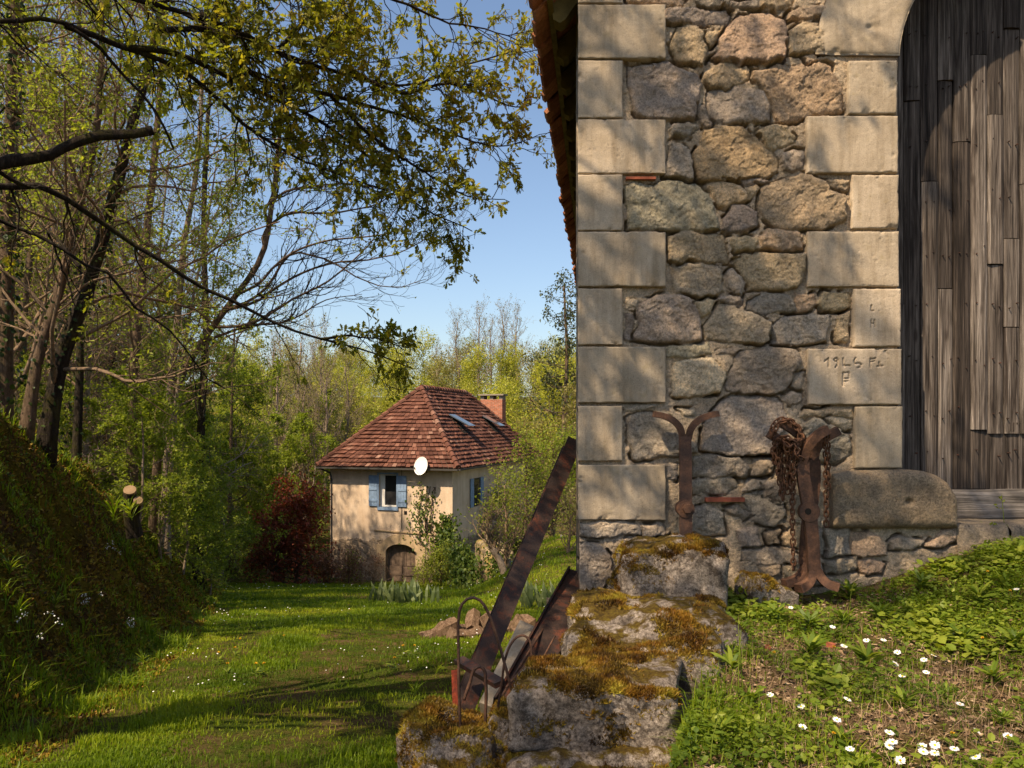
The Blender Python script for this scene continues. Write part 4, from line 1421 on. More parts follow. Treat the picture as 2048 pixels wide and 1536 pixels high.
# wire hoops bedded in the moss
hoops = [([(924, 1500), (919, 1420), (917, 1300), (917, 1240), (922, 1212), (934, 1198), (948, 1195), (962, 1202), (975, 1223), (992, 1268), (1005, 1312), (1018, 1360), (1031, 1420), (1042, 1480)], 2.72, .0052, 'tall rusty wire hoop arching in front of the steel beam'),
         ([(985, 1500), (992, 1440), (1003, 1370), (1012, 1312), (1022, 1288), (1036, 1273), (1048, 1271), (1058, 1279), (1063, 1300), (1061, 1335)], 2.86, .0046, 'low rusty wire hoop in front of the pale slab'),
         ([(969, 1500), (971, 1430), (971, 1360), (968, 1340), (960, 1333), (952, 1336), (940, 1365), (928, 1400)], 2.80, .0060, 'thick bent iron hook standing between the two wire hoops')]
for pts, d, r_, lab in hoops:
    mb = MB()
    tube(mb, smooth_path(PL([(x, y, d) for x, y in pts]), 46), r_, 7)
    tag(mb.build('wire_hoop', M['rust'], smooth=True, loc=P(*pts[0], d)), lab, 'wire hoop')

mb = MB()
bar(mb, np.linspace(P(1000, 1368, 2.95), P(918, 1320, 3.3), 4), 0.045, 0.02, (0, -.5, 1))
tag(mb.build('iron_strap', M['rustdark'], loc=P(1000, 1368, 2.95)), 'dark iron strap lying across the foot of the beam', 'iron strap')
mb = MB()
q0, q1 = P(912, 1440, 3.15), P(908, 1340, 3.2)
bar(mb, np.linspace(q0, q1, 4), 0.022, 0.006, NY)
bar(mb, np.linspace(q0 + [.012, .012, 0], q1 + [.012, .012, 0], 4), 0.006, 0.026, NY)
tag(mb.build('angle_post', M['rustred'], loc=q0), 'short red rusty angle iron stuck beside the mossy boulder', 'angle iron')
# ------------------------------------------------------------------ the house
HA = R(-16.9)
HC = np.array([-2.54, 34.0, -6.95])
house = empty('stone_house', HC, HA)
tag(house, 'cottage with beige rendered wall, blue shutters and hipped red tile roof', 'house')
HW, HL, HE, HR = 5.87, 13.0, 5.12, 8.72        # width, length, eave height, ridge height


def hp(mb, name, mats, parent=None, **kw):
    o = mb.build(name, mats, **kw)
    o.parent = parent or house
    return o


# plaster with bare rubble showing low down
k = NT('house_render')
pl_ = k.ramp(k.noise(1.1, 6, 0.65), [(0.3, (0.52, 0.40, 0.29)), (0.5, (0.62, 0.49, 0.36)), (0.7, (0.68, 0.55, 0.42))])
pl_ = k.mix(1.0, pl_, k.ramp(k.noise(1.0, 5, 0.7, k.map((3, 3, 0.5))), [(0.35, (0.86, 0.82, 0.78)), (0.6, (1.04, 1.03, 1.02))]), 'MULTIPLY')
vg = k.n('RGBToBW', {0: k.voro(3.2, 'F1', 'Color', k.map((1, 1, 1.7)))}).outputs[0]
ed = k.ramp(k.voro(3.2, 'DISTANCE_TO_EDGE', 'Distance', k.map((1, 1, 1.7))), [(0.02, 0.0), (0.09, 1.0)])
stn = k.mix(ed, (0.40, 0.30, 0.20), k.ramp(vg, [(0.2, (0.17, 0.13, 0.095)), (0.5, (0.30, 0.23, 0.16)), (0.8, (0.38, 0.29, 0.20))]))
stn = k.mix(1.0, stn, k.ramp(k.noise(9, 5, 0.7), [(0.3, 0.65), (0.7, 1.3)]), 'MULTIPLY')
zz = k.n('SeparateXYZ', {0: k.obj()}).outputs[2]
lim = k.math('ADD', zz, k.math('MULTIPLY', k.math('SUBTRACT', k.noise(1.3, 5, 0.7), 0.5), 1.1))
f = k.ramp(k.math('MULTIPLY', lim, 0.2), [(0.375, 1.0), (0.395, 0.0)])
top = k.ramp(k.math('MULTIPLY', k.math('ADD', zz, k.math('MULTIPLY', k.noise(5, 3), 0.3)), 0.15), [(0.755, 0.0), (0.775, 1.0)])
cc = k.mix(f, pl_, stn)
hb = k.math('ADD', k.math('MULTIPLY', k.math('MULTIPLY', ed, f), 0.8), k.math('MULTIPLY', k.noise(14, 6, 0.7), 0.25))
M['houserender'] = k.done(cc, 0.95, k.bump(hb, 0.7, 0.05), spec=0.1)
M['housestone'] = plain('dressed_sandstone', (0.44, 0.32, 0.19), 0.95, var=0.2, sc=5, bumpd=0.02)
M['blue'] = plain('blue_paint', (0.20, 0.29, 0.43), 0.6, var=0.18, sc=9)
M['curtain'] = plain('white_paint', (0.70, 0.68, 0.64), 0.8, var=0.08)
M['olddoor'] = plain('old_door_wood', (0.15, 0.105, 0.075), 0.9, var=0.45, sc=8)
k = NT('window_glass')
M['glass'] = k.done((0.03, 0.03, 0.032), 0.08, None, spec=0.6)
k = NT('house_tile')
c = k.ramp(k.attr('rnd', 'Fac'), [(0, (0.075, 0.03, 0.02)), (0.45, (0.115, 0.05, 0.035)), (0.8, (0.175, 0.078, 0.053)), (1, (0.26, 0.155, 0.115))])
c = k.mix(1.0, c, k.ramp(k.noise(2.2, 6, 0.7), [(0.3, (0.55, 0.52, 0.5)), (0.65, (1.15, 1.1, 1.05))]), 'MULTIPLY')
li = k.ramp(k.noise(4, 6, 0.75), [(0.60, 0.0), (0.70, 1.0)])
c = k.mix(k.math('MULTIPLY', li, 0.4), c, (0.09, 0.085, 0.05))
M['housetile'] = k.done(c, 0.9, k.bump(k.noise(16, 5), 0.5, 0.02), spec=0.2)

# walls: front panel has openings, so it is built from pieces around them
WX0, WX1, WZ0, WZ1 = -HW + 2.42, -HW + 3.27, 3.36, 4.80
DX0, DX1, DH, DR = -HW + 2.74, -HW + 4.17, 1.36, 0.40
arc = [(DX0 + (DX1 - DX0) * (0.5 - 0.5 * math.cos(a)), DH + DR * math.sin(a)) for a in np.linspace(0, math.pi, 15)]
mb = MB()
prism(mb, [(-HW, -1), (DX0, -1)] + arc + [(DX1, -1), (0, -1), (0, WZ0), (-HW, WZ0)], 0, 0.5)
prism(mb, [(-HW, WZ0), (WX0, WZ0), (WX0, WZ1), (-HW, WZ1)], 0, 0.5)
prism(mb, [(WX1, WZ0), (0, WZ0), (0, WZ1), (WX1, WZ1)], 0, 0.5)
prism(mb, [(-HW, WZ1), (0, WZ1), (0, HE + .05), (-HW, HE + .05)], 0, 0.5)
box(mb, (-0.5, 0.5, -1), (0, HL, HE + .05))
box(mb, (-HW, 0.5, -1), (-HW + 0.5, HL, HE + .05))
box(mb, (-HW + .5, HL - .5, -1), (-0.5, HL, HE + .05))
box(mb, (-HW + .5, 0.5, HE - .2), (-0.5, HL - .5, HE - .1))
hp(mb, 'wall', M['houserender'])
# sandstone arch surround
mb = MB()
o2 = [(DX0 - 0.30 + (DX1 - DX0 + .6) * (0.5 - 0.5 * math.cos(a)), DH + (DR + .42) * math.sin(a) + 0.02) for a in np.linspace(0.02, math.pi - .02, 15)]
prism(mb, [(DX0 - .42, 0), (DX0 - .42, DH + .35), (DX0 - .2, DH + .36)] + o2[3:12] + [(DX1 + .22, DH + .36), (DX1 + .45, DH + .32), (DX1 + .45, 0), (DX1, 0)] + arc[::-1] + [(DX0, 0)], -0.035, 0.3)
hp(mb, 'arch_surround', M['housestone'])
mb = MB()
w3 = (DX1 - DX0) / 2
for i in range(2):
    nb = 4
    for j in range(nb):
        xa = DX0 + i * w3 + j * w3 / nb
        xb = xa + w3 / nb - 0.012
        za = 0.78
        zt_ = DH + DR * math.sqrt(max(0.02, 1 - (((xa + xb) / 2 - (DX0 + DX1) / 2) / w3) ** 2))
        box(mb, (xa, 0.22 + 0.01 * (j % 2), za), (xb, 0.30, zt_))
box(mb, (DX0, 0.185, 0.02), (DX1 - w3 - .01, 0.30, 0.77))
box(mb, (DX1 - w3 + .01, 0.20, 0.02), (DX1, 0.30, 0.75))
box(mb, (DX0, 0.17, 0.36), (DX1, 0.19, 0.42))
box(mb, (DX0 - .1, 0.31, 0), (DX1 + .1, 0.36, DH + DR + .1))
hp(mb, 'cellar_door', M['olddoor'])
# ledge line between render and stone
mb = MB()
bar(mb, [(-HW + 2.2, -0.02, 2.33), (-3.0, -0.02, 2.30), (-1.9, -0.02, 2.27), (-0.75, -0.02, 2.24)], 0.05, 0.06, (0, -1, 0))
hp(mb, 'ledge', M['housestone'])
# window
fr = hp((lambda m: ([box(m, a, b) for a, b in (((WX0 - .07, -.05, WZ0 - .14), (WX1 + .07, .25, WZ0)), ((WX0 - .07, -.05, WZ1), (WX1 + .07, .25, WZ1 + .06)),
                                              ((WX0 - .07, -.05, WZ0), (WX0, .25, WZ1)), ((WX1, -.05, WZ0), (WX1 + .07, .25, WZ1)))], m)[1])(MB()), 'window', M['blue'])
mb = MB()
for a, b in (((WX0, .12, WZ0), (WX0 + .22, .17, WZ1)), ((WX1 - .07, .12, WZ0), (WX1, .17, WZ1)), ((WX0 + .22, .12, WZ0), (WX1 - .07, .17, WZ0 + .07)), ((WX0 + .22, .12, WZ1 - .07), (WX1 - .07, .17, WZ1))):
    box(mb, a, b)
hp(mb, 'casement', M['curtain'], fr)
mb = MB()
box(mb, (WX0, .19, WZ0), (WX1, .22, WZ1))
hp(mb, 'pane', M['glass'], fr)
for s in (-1, 1):
    mb = MB()
    x0 = WX0 - .07 - .40 if s < 0 else WX1 + .08
    ang = 0.12 * s
    for j in range(3):
        box(mb, (x0 + j * .133, -.055, WZ0 + .03), (x0 + j * .133 + .127, -.025, WZ1 - .06))
    for zz_ in (WZ0 + .22, WZ0 + .72, WZ1 - .22):
        box(mb, (x0, -.075, zz_), (x0 + .394, -.057, zz_ + .09))
    hp(mb, 'shutter', M['blue'])
# side wall window with shutters
fr2 = hp((lambda m: (box(m, (-.02, 2.6, 3.2), (.02, 3.5, 4.5)), m)[1])(MB()), 'window', M['glass'])
for y0 in (2.15, 3.53):
    mb = MB()
    box(mb, (.03, y0, 3.2), (.06, y0 + .42, 4.5))
    hp(mb, 'shutter', M['blue'])
mb = MB()
box(mb, (-.03, 4.6, 0.3), (.03, 5.6, 2.4))
hp(mb, 'side_door', M['dark'])
# small vents in the front
for x0, z0, w_, h_ in ((-HW + 3.62, 3.05, .14, .16), (-1.28, 2.30, .34, .38), (-1.14, .95, .24, .26)):
    mb = MB()
    box(mb, (x0, -.008, z0), (x0 + w_, .02, z0 + h_))
    hp(mb, 'vent_hole', M['dark'])
# thin cable down the front
mb = MB()
tube(mb, [(-2.35, -.03, HE - .1), (-2.36, -.03, 2.4)], .012, 5)
hp(mb, 'cable', M['dark'])

# roof: courses of separate tiles on four slopes
OV = 0.42
E = [np.array(q, float) for q in ((-HW - OV, -OV, HE), (OV, -OV, HE), (OV, HL + OV, HE), (-HW - OV, HL + OV, HE))]
A1, A2 = np.array([-HW / 2, 3.46, HR]), np.array([-HW / 2, 9.7, HR])
slopes = [(E[0], E[1], A1, A1), (E[1], E[2], A2, A1), (E[2], E[3], A2, A2), (E[3], E[0], A1, A2)]
mt = MB()
rr_ = np.random.default_rng(4)
for a, b, ct, dt in slopes:
    nrow = 21
    nn = np.cross(b - a, (ct + dt) / 2 - a)
    nn /= np.linalg.norm(nn)
    big = np.linalg.norm(b - a) > 8
    for i in range(nrow):
        s0, s1 = i / nrow, (i + 1) / nrow
        l0, r0 = a + (dt - a) * s0, b + (ct - b) * s0
        l1, r1 = a + (dt - a) * s1, b + (ct - b) * s1
        ln = np.linalg.norm(r0 - l0)
        m = max(1, int(ln / 0.21))
        ph = rr_.uniform(0, 9)
        for j in range(m):
            t0, t1 = j / m, (j + 1) / m - 0.004
            p = [l0 + (r0 - l0) * t0, l0 + (r0 - l0) * t1, l1 + (r1 - l1) * t1, l1 + (r1 - l1) * t0]
            lift = 0.075 + rr_.normal(0, 0.012) + 0.03 * vnoise(j * .35 + ph, i * 3.1)
            dn = (p[0] - p[3]) * 0.10 * rr_.uniform(0, 1)
            v = np.array([p[0] + nn * lift + dn, p[1] + nn * (lift + rr_.normal(0, .006)) + dn, p[2] + nn * .012, p[3] + nn * .012,
                          p[0] + nn * .0 + dn, p[1] + nn * .0 + dn])
            mt.add(v, [np.array([[0, 1, 2, 3], [4, 5, 1, 0]]), np.array([[3, 4, 0]]), np.array([[5, 2, 1]])], 0, None, np.clip(rr_.normal(.5, .22), 0, 1))
for q, r in ((E[0], A1), (E[1], A1), (E[2], A2), (E[3], A2), (A1, A2)):
    n_ = int(np.linalg.norm(r - q) / .33)
    for i in range(n_):
        c0, c1 = q + (r - q) * i / n_, q + (r - q) * ((i + 1.15) / n_)
        tube(mt, [c0 + np.array([0, 0, .05]), c1 + np.array([0, 0, .015])], [.13, .105], 8, 0, np.clip(rr_.normal(.62, .2), 0, 1))
roof = hp(mt, 'roof', M['housetile'])
mb = MB()
v = np.array([E[0], E[1], E[2], E[3], A1, A2]) - [0, 0, .02]
mb.add(v, [np.array([[0, 1, 4]]), np.array([[2, 3, 5]]), np.array([[1, 2, 5, 4], [3, 0, 4, 5], [3, 2, 1, 0]])])
hp(mb, 'roof_boarding', M['olddoor'], roof)
# gutter and downpipe
mb = MB()
bar(mb, [E[0] + [0, -.05, -.06], E[1] + [0, -.05, -.06]], .09, .07, (0, 0, 1))
bar(mb, [E[1] + [.05, 0, -.06], E[2] + [.05, 0, -.06]], .09, .07, (0, 0, 1))
tube(mb, [E[0] + [.1, 0, -.08], E[0] + [.45, .35, -.3], E[0] + [.5, .42, -.6], E[0] + [.5, .42, -5]], .045, 7)
hp(mb, 'gutter', plain('gutter', (0.06, 0.055, 0.05), .5), roof)
# roof windows standing open
sl = slopes[1]
for s_, ly in ((.50, 4.1), (.50, 8.9)):
    def on(s, y, up=0.0):
        return np.array([OV + (-HW / 2 - OV) * s, y, HE + (HR - HE) * s]) + np.array([.72, 0, .69]) * up
    mb = MB()
    v = np.array([on(s_ - .12, ly - .4, .07), on(s_ - .12, ly + .4, .07), on(s_ + .13, ly + .4, .07), on(s_ + .13, ly - .4, .07)])
    mb.add(np.concatenate([v, v - np.array([.72, 0, .69]) * .1]), [BOXF[:, ::-1]])
    wdw = hp(mb, 'roof_window', M['dark'], roof)
    mb = MB()
    v = np.array([on(s_ - .10, ly - .4, .52), on(s_ - .10, ly + .4, .52), on(s_ + .13, ly + .4, .12), on(s_ + .13, ly - .4, .12)])
    mb.add(np.concatenate([v, v - np.array([.72, 0, .69]) * .05]), [BOXF[:, ::-1]])
    hp(mb, 'open_sash', plain('sash_glass', (0.07, 0.085, 0.10), .12), roof)
# chimney
CHX, CHY = -2.1, 11.9
mb = MB()
zt_ = 8.42
box(mb, (CHX - .66, CHY - .35, 4.6), (CHX + .66, CHY + .35, zt_))
k = NT('chimney_brick')
bt = k.n('TexBrick', {'Vector': k.n('Mapping', {'Vector': k.obj(), 'Rotation': (R(90), 0, 0)}).outputs[0], 'Color1': (.42, .125, .06, 1), 'Color2': (.33, .09, .045, 1), 'Mortar': (.36, .25, .18, 1), 'Scale': 1.0, 'Mortar Size': .012, 'Brick Width': .23, 'Row Height': .075})
chim = hp(mb, 'chimney', k.done(k.mix(1.0, bt.outputs[0], k.ramp(k.noise(6, 5), [(.3, .7), (.7, 1.2)]), 'MULTIPLY'), .95), roof)
mb = MB()
for x in (-.56, 0, .56):
    box(mb, (CHX + x - .1, CHY - .32, zt_), (CHX + x + .1, CHY + .32, zt_ + .22))
box(mb, (CHX - .76, CHY - .45, zt_ + .22), (CHX + .76, CHY + .45, zt_ + .30))
hp(mb, 'chimney_cap', plain('cap_stone', (.26, .22, .17), .95), roof)
# satellite dish
mb = MB()
dc = np.array([-1.20, -.62, 5.22])
aim = np.array([-.15, -.93, .28])
aim /= np.linalg.norm(aim)
sx_ = np.cross([0, 0, 1], aim)
sx_ /= np.linalg.norm(sx_)
sy_ = np.cross(aim, sx_)
nr, na = 8, 28
rr2, aa2 = np.meshgrid(np.linspace(0.02, 1, nr), np.linspace(0, 2 * np.pi, na, endpoint=False), indexing='ij')
v = dc + (rr2 * np.cos(aa2) * .33)[..., None] * sx_ + (rr2 * np.sin(aa2) * .40)[..., None] * sy_ + ((rr2 ** 2 - 1) * .07)[..., None] * aim
v2 = v - aim * 0.012
i = np.arange(nr - 1)[:, None] * na
j = np.arange(na)[None]
q = np.stack([i + j, i + na + j, i + na + (j + 1) % na, i + (j + 1) % na], -1).reshape(-1, 4)
m_ = nr * na
rimi = np.arange(na) + (nr - 1) * na
mb.add(np.concatenate([v.reshape(-1, 3), v2.reshape(-1, 3)]), [q[:, ::-1], q + m_, np.stack([rimi, np.roll(rimi, -1), np.roll(rimi, -1) + m_, rimi + m_], -1)[:, ::-1]])
dish = hp(mb, 'satellite_dish', plain('dish_white', (.78, .76, .72), .5, var=.05), smooth=False)
mb = MB()
tube(mb, [dc - aim * .1, dc - aim * .3 + [0, 0, -.1], (-1.2, 0, 4.9)], .025, 6)
tube(mb, [dc - sy_ * .38, dc - sy_ * .25 + aim * .38], .012, 5)
tube(mb, [dc - sy_ * .25 + aim * .38, dc - sy_ * .18 + aim * .44], .03, 6)
hp(mb, 'dish_arm', M['rustdark'], dish)

# ------------------------------------------------------------------ garden retaining wall, posts, logs
mb = MB()
rr_ = np.random.default_rng(8)
pA, pB = P(1000, 1190, 27.0), P(955, 1150, 31.5)
zb_, zt2 = -7.3, -4.25
gw = rough_block('garden_wall', ((pA[0] + pB[0]) / 2 + .25, 28.6, zt2), (1.0, 3.6), R(11), 91, zb_, 'old garden retaining wall end clad in ivy and yellow lichen', None, moss=None, amp=1.6, n=40, cat='wall')
k = NT('lichen_wall')
c = k.ramp(k.noise(1.6, 6, .7), [(.3, (.16, .125, .08)), (.5, (.36, .27, .16)), (.62, (.30, .21, .04)), (.75, (.46, .38, .26))])
gw.data.materials[0] = k.done(c, .95, k.bump(k.noise(6, 6, .7), .8, .08))

LOGG = 'split logs lying in a heap on the grass'
M['log'] = bark('split_log', (0.05, 0.03, 0.02), (0.20, 0.13, 0.085), (0.36, 0.26, 0.18), 0.3)
def log(px0, py0, px1, py1, d, r, label, seed):
    a, b = P(px0, py0, d), P(px1, py1, d + .25)
    mb = MB()
    t = np.linspace(0, 1, 14)[:, None]
    pts = a + (b - a) * t
    rg = np.random.default_rng(seed)
    rad = r * (1 + .08 * vnoise(t[:, 0] * 4, seed))
    tube(mb, pts, rad, 6, 0, rough=0.45)
    o = mb.build('log', M['log'], smooth=False, loc=a)
    return tag(o, label, 'log', LOGG)
ld = 10.2
log(846, 1278, 912, 1246, ld, .10, 'long split log slanting down at the near end of the log heap', 1)
log(898, 1278, 966, 1274, ld - .2, .12, 'thick log lying level at the front of the log heap', 2)
log(944, 1262, 950, 1228, ld + .1, .10, 'short log standing on end in the middle of the log heap', 3)
log(968, 1248, 986, 1236, ld + .2, .11, 'mossy log with dark end on top of the log heap', 4)
log(900, 1262, 935, 1256, ld + .2, .08, 'dark thin log half hidden under the slanting log', 5)
log(975, 1275, 1012, 1262, ld, .12, 'stubby log behind the steel beam at the end of the heap', 6)
log(1015, 1275, 1060, 1245, ld + .3, .16, 'large stump piece between the beam and the pale slab', 7)

FP = 'fence posts of the garden'
for i, (px, py0, py1, d, r_) in enumerate(((1017, 1196, 1118, 24.0, .07), (1116, 1178, 1104, 23.5, .085))):
    mb = MB()
    a = P(px, py0, d)
    tube(mb, [a - [0, 0, .4], P(px, (py0 + py1) / 2, d) + [.01, 0, 0], P(px + 1, py1, d)], [r_, r_ * .95, r_ * .9], 8, rough=.15)
    tag(mb.build('fence_post', M['bark_pale'], loc=a - [0, 0, .4]), ['pale fence post next to the ivy-clad garden wall', 'brown fence post nearest the barn corner'][i], 'fence post', FP)
# wire netting between posts
mb = MB()
a0, a1 = P(1017, 1190, 24.0), P(1116, 1174, 23.5)
for t in np.linspace(0, 1, 5):
    tube(mb, [a0 + [0, 0, t * 1.0], a1 + [0, 0, t * 1.0]], .006, 3)
for t in np.linspace(0, 1, 22):
    q = a0 + (a1 - a0) * t
    tube(mb, [q, q + [0, 0, 1.0]], .005, 3)
tag(mb.build('wire_fence', plain('wire_green', (.18, .32, .26), .5), loc=a0), 'thin green wire netting strung between the garden fence posts', 'fence')
# garden swing far off
mb = MB()
d = 33.0
tube(mb, [P(1123, 1070, d), P(1143, 1124, d)], .04, 6)
tube(mb, [P(1123, 1070, d), P(1108, 1120, d)], .04, 6)
sw = empty('garden_swing', P(1123, 1124, d))
tag(sw, 'small garden swing frame with light blue seat on the lawn', 'swing')
rel(mb.build('frame', M['white']), sw, sw.location)
mb = MB()
box(mb, P(1096, 1094, d), P(1129, 1086, d + .3))
rel(mb.build('seat', plain('blue_seat', (.12, .36, .52), .5)), sw, sw.location)

# cut stump on the bank
sp_ = P(262, 985, 9.3)
stp = empty('cut_stump', sp_)
tag(stp, 'sawn-off mossy stump with two pale cut ends on the bank', 'tree stump')
for nm, pts, r_ in (('stem', [(262, 1075), (258, 1020), (264, 982)], .068), ('stem', [(256, 1060), (268, 1018), (280, 1002)], .05)):
    mb = MB()
    q = PL([(x, y, 9.3) for x, y in pts]) + [[0, .1, 0], [0, .03, 0], [0, -.05, 0]]
    tube(mb, smooth_path(q, 8), np.linspace(r_ * 1.4, r_, 8), 12, rough=.12, cap=False)
    rel(mb.build(nm, M['bark_dark'], smooth=True), stp, sp_)
    mb = MB()
    dv = (q[-1] - q[-2]) / np.linalg.norm(q[-1] - q[-2])
    dv = dv * .5 + np.array([.2, -.6, .4])
    dv /= np.linalg.norm(dv)
    tube(mb, [q[-1] - dv * .03, q[-1] + dv * .03], r_ * 1.02, 14)
    rel(mb.build('cut_face', plain('cut_wood', (.24, .16, .09), .9, var=.3, sc=14)), stp, sp_)

# stone at the edge of the lawn before the house
rough_block('garden_stone', tuple(on_G(627, 1168)[:2]) + (on_G(627, 1168)[2] + .22,), (.38, .30), .3, 95, on_G(627, 1168)[2] - .15, 'single pale stone on the lawn before the red shrubs', None, moss=None, amp=.8, n=16, cat='stone')
# ------------------------------------------------------------------ trees
def unit(v):
    return v / (np.linalg.norm(v) + 1e-12)


def sprout(wood, rng, p, d, L, r, lvl, maxl, tips, kids=(7, 5, 4), ratio=0.48, up=0.05, wander=0.22, ang=(0.5, 1.0), rmin=0.0022, sides=(6, 5, 4, 3, 3), flat=0.0, start=0.25):
    n = (8, 7, 5, 4, 3)[min(lvl, 4)]
    pts = [np.array(p, float)]
    dd = unit(np.array(d, float))
    st = L / n
    for i in range(n):
        dd = unit(dd + rng.normal(0, wander, 3) * np.array([1, 1, 1 - flat]) + np.array([0, 0, up]))
        pts.append(pts[-1] + dd * st)
    pts = np.array(pts)
    rad = np.linspace(r, max(rmin, r * 0.35), n + 1)
    tube(wood, pts, rad, sides[min(lvl, 4)], 0, rng.random(), cap=False)
    if lvl >= maxl:
        tips.append((pts, dd))
        return
    m = kids[min(lvl, len(kids) - 1)]
    for i in range(m):
        t = start + (1 - start) * (i + rng.random()) / m
        f = t * n
        j = min(int(f), n - 1)
        q = pts[j] + (pts[j + 1] - pts[j]) * (f - j)
        td = unit(pts[j + 1] - pts[j])
        s = unit(np.cross(td, rng.normal(size=3)))
        if flat:
            s = unit(s * np.array([1, 1, 1 - flat]))
        a = rng.uniform(*ang)
        cd = td * math.cos(a) + s * math.sin(a)
        sprout(wood, rng, q, cd, L * ratio * rng.uniform(0.6, 1.25) * (1.15 - 0.5 * t), max(rmin, rad[j] * rng.uniform(.4, .6)), lvl + 1, maxl, tips, kids, ratio, up, wander, ang, rmin, sides, flat, start)
    if lvl > 0:
        tips.append((pts[-3:], dd))


def tip_leaves(mb, rng, tips, per, size, tmpl=LEAF4, droop=0.2, spread=0.04, keep=1.0, jit=0.25):
    pos, dr = [], []
    for pts, d in tips:
        if rng.random() > keep:
            continue
        m = rng.poisson(per)
        if not m:
            continue
        f = rng.random(m) ** 0.6 * (len(pts) - 1)
        i = np.minimum(f.astype(int), len(pts) - 2)
        q = pts[i] + (pts[i + 1] - pts[i]) * (f - i)[:, None]
        pos.append(q + rng.normal(0, spread, (m, 3)))
        dr.append(d * 0.6 + rand_unit(rng, m) - np.array([0, 0, droop]))
    if not pos:
        return
    pos, dr = np.concatenate(pos), np.concatenate(dr)
    n = len(pos)
    leaves(mb, pos, dr, rand_unit(rng, n) * .6 + np.array([0, 0, 1.0]), size * rng.uniform(.6, 1.3, n), tmpl[0], tmpl[1], rng,
           spread=np.clip(rng.normal(.5, jit, n), 0, 1))


def tree(name, trunk, r0, label, barkm, leafm, seed, group=None, nb=16, L=2.6, per=5, leaf=.055, keep=1.0, kids=(8, 6, 4), maxl=2, up=.06, t0=.3, ratio=.48,
         ang=(.6, 1.1), ivy=0, droop=.2, tmpl=LEAF4, elev=(.1, .9), twigm=None, rtop=.25, spread=.04, cat='tree', wander=.22, ivyleaf=.07):
    """trunk: world polyline. Parts: trunk (with limbs), crown (leaves), optionally ivy"""
    rng = np.random.default_rng(seed)
    trunk = np.asarray(trunk, float)
    org = trunk[0].copy()
    root = empty(name, org)
    tag(root, label, cat, group)
    tp = smooth_path(trunk, 22) if len(trunk) > 2 else np.linspace(trunk[0], trunk[1], 22)
    nz = np.cumsum(rng.normal(0, .02, (22, 3)), 0)
    tp = tp + nz * np.linspace(0, 1, 22)[:, None]
    rad = r0 * (1 - (1 - rtop) * np.linspace(0, 1, 22)) * (1 + .5 * np.exp(-np.linspace(0, 22, 22)))
    wood, tw, lv = MB(), MB(), MB()
    tube(wood, tp, rad, 9, 0, .5, rough=.18)
    tips = []
    for i in range(nb):
        t = t0 + (1 - t0) * (i + rng.random()) / nb
        f = t * 21
        j = min(int(f), 20)
        q = tp[j] + (tp[j + 1] - tp[j]) * (f - j)
        az = rng.uniform(0, 2 * np.pi)
        el = rng.uniform(*elev)
        d = np.array([math.cos(az) * math.cos(el), math.sin(az) * math.cos(el), math.sin(el)])
        sprout(tw, rng, q, d, L * rng.uniform(.6, 1.2) * (1.2 - .6 * t), max(.006, rad[j] * rng.uniform(.2, .38)), 0, maxl, tips, kids=kids, up=up, ratio=ratio, ang=ang, wander=wander)
    tip_leaves(lv, rng, tips, per, leaf, tmpl, droop, spread, keep)
    a = wood.build('trunk', barkm, parent=root, smooth=True, loc=org)
    a.location = (0, 0, 0)
    b = tw.build('branches', twigm or barkm, parent=root, smooth=True, loc=org)
    b.location = (0, 0, 0)
    if lv.n:
        c = lv.build('crown', leafm, parent=root, loc=org)
        c.location = (0, 0, 0)
    if ivy:
        iv = MB()
        t = rng.random(ivy)
        f = t * 20.999
        j = f.astype(int)
        q = tp[j] + (tp[j + 1] - tp[j]) * (f - j)[:, None]
        a_ = rng.uniform(0, 2 * np.pi, ivy)
        o = np.column_stack([np.cos(a_), np.sin(a_), np.zeros(ivy)])
        rr = rad[j] * rng.uniform(1.0, 2.3, ivy) + .01
        leaves(iv, q + o * rr[:, None], o * .4 + rng.normal(0, .4, (ivy, 3)) - [0, 0, .8], o + rng.normal(0, .4, (ivy, 3)), ivyleaf * rng.uniform(.6, 1.3, ivy), LEAF6[0] * [1, 1.6, 1], LEAF6[1], rng)
        e = iv.build('ivy', M['leaf_ivy'], parent=root, loc=org)
        e.location = (0, 0, 0)
    return root


def px_trunk(pts, d, dz=-.2):
    q = PL([(x, y, d + (i * .05)) for i, (x, y) in enumerate(pts)])
    q[0, 2] = min(q[0, 2], float(G(q[0, 0], q[0, 1]))) + dz
    return q


# hero trees on the bank ------------------------------------------------------
tree('woodland_tree', px_trunk([(6, 770), (12, 600), (18, 400), (30, 200), (42, -80), (50, -300)], 9.6), .095, 'dark ivy-clad tree at the very edge of the wood, leftmost of the trunks', M['bark_brown'], M['leaf_spring'], 101,
     nb=20, L=2.4, per=3, leaf=.06, ivy=900, twigm=M['twig'], t0=.25)
tree('woodland_tree', px_trunk([(48, 790), (78, 700), (108, 600), (135, 470), (165, 330), (186, 150), (200, -80), (205, -300)], 9.0), .068, 'thin rusty brown tree leaning right with yellow moss on its foot', M['bark_brown'], M['leaf_spring'], 102,
     nb=26, L=2.2, per=5, leaf=.055, ivy=420, ivyleaf=.045, twigm=M['twig'], t0=.12)
tree('woodland_tree', px_trunk([(84, 775), (128, 700), (172, 580), (212, 440), (246, 300), (285, 150), (325, -60), (340, -300)], 9.3), .10, 'stout mossy tree whose dark foot slants up beside the thin leaning tree', M['bark_dark'], M['leaf_spring'], 103,
     nb=26, L=2.6, per=5, leaf=.055, ivy=600, ivyleaf=.05, twigm=M['twig'], t0=.12)
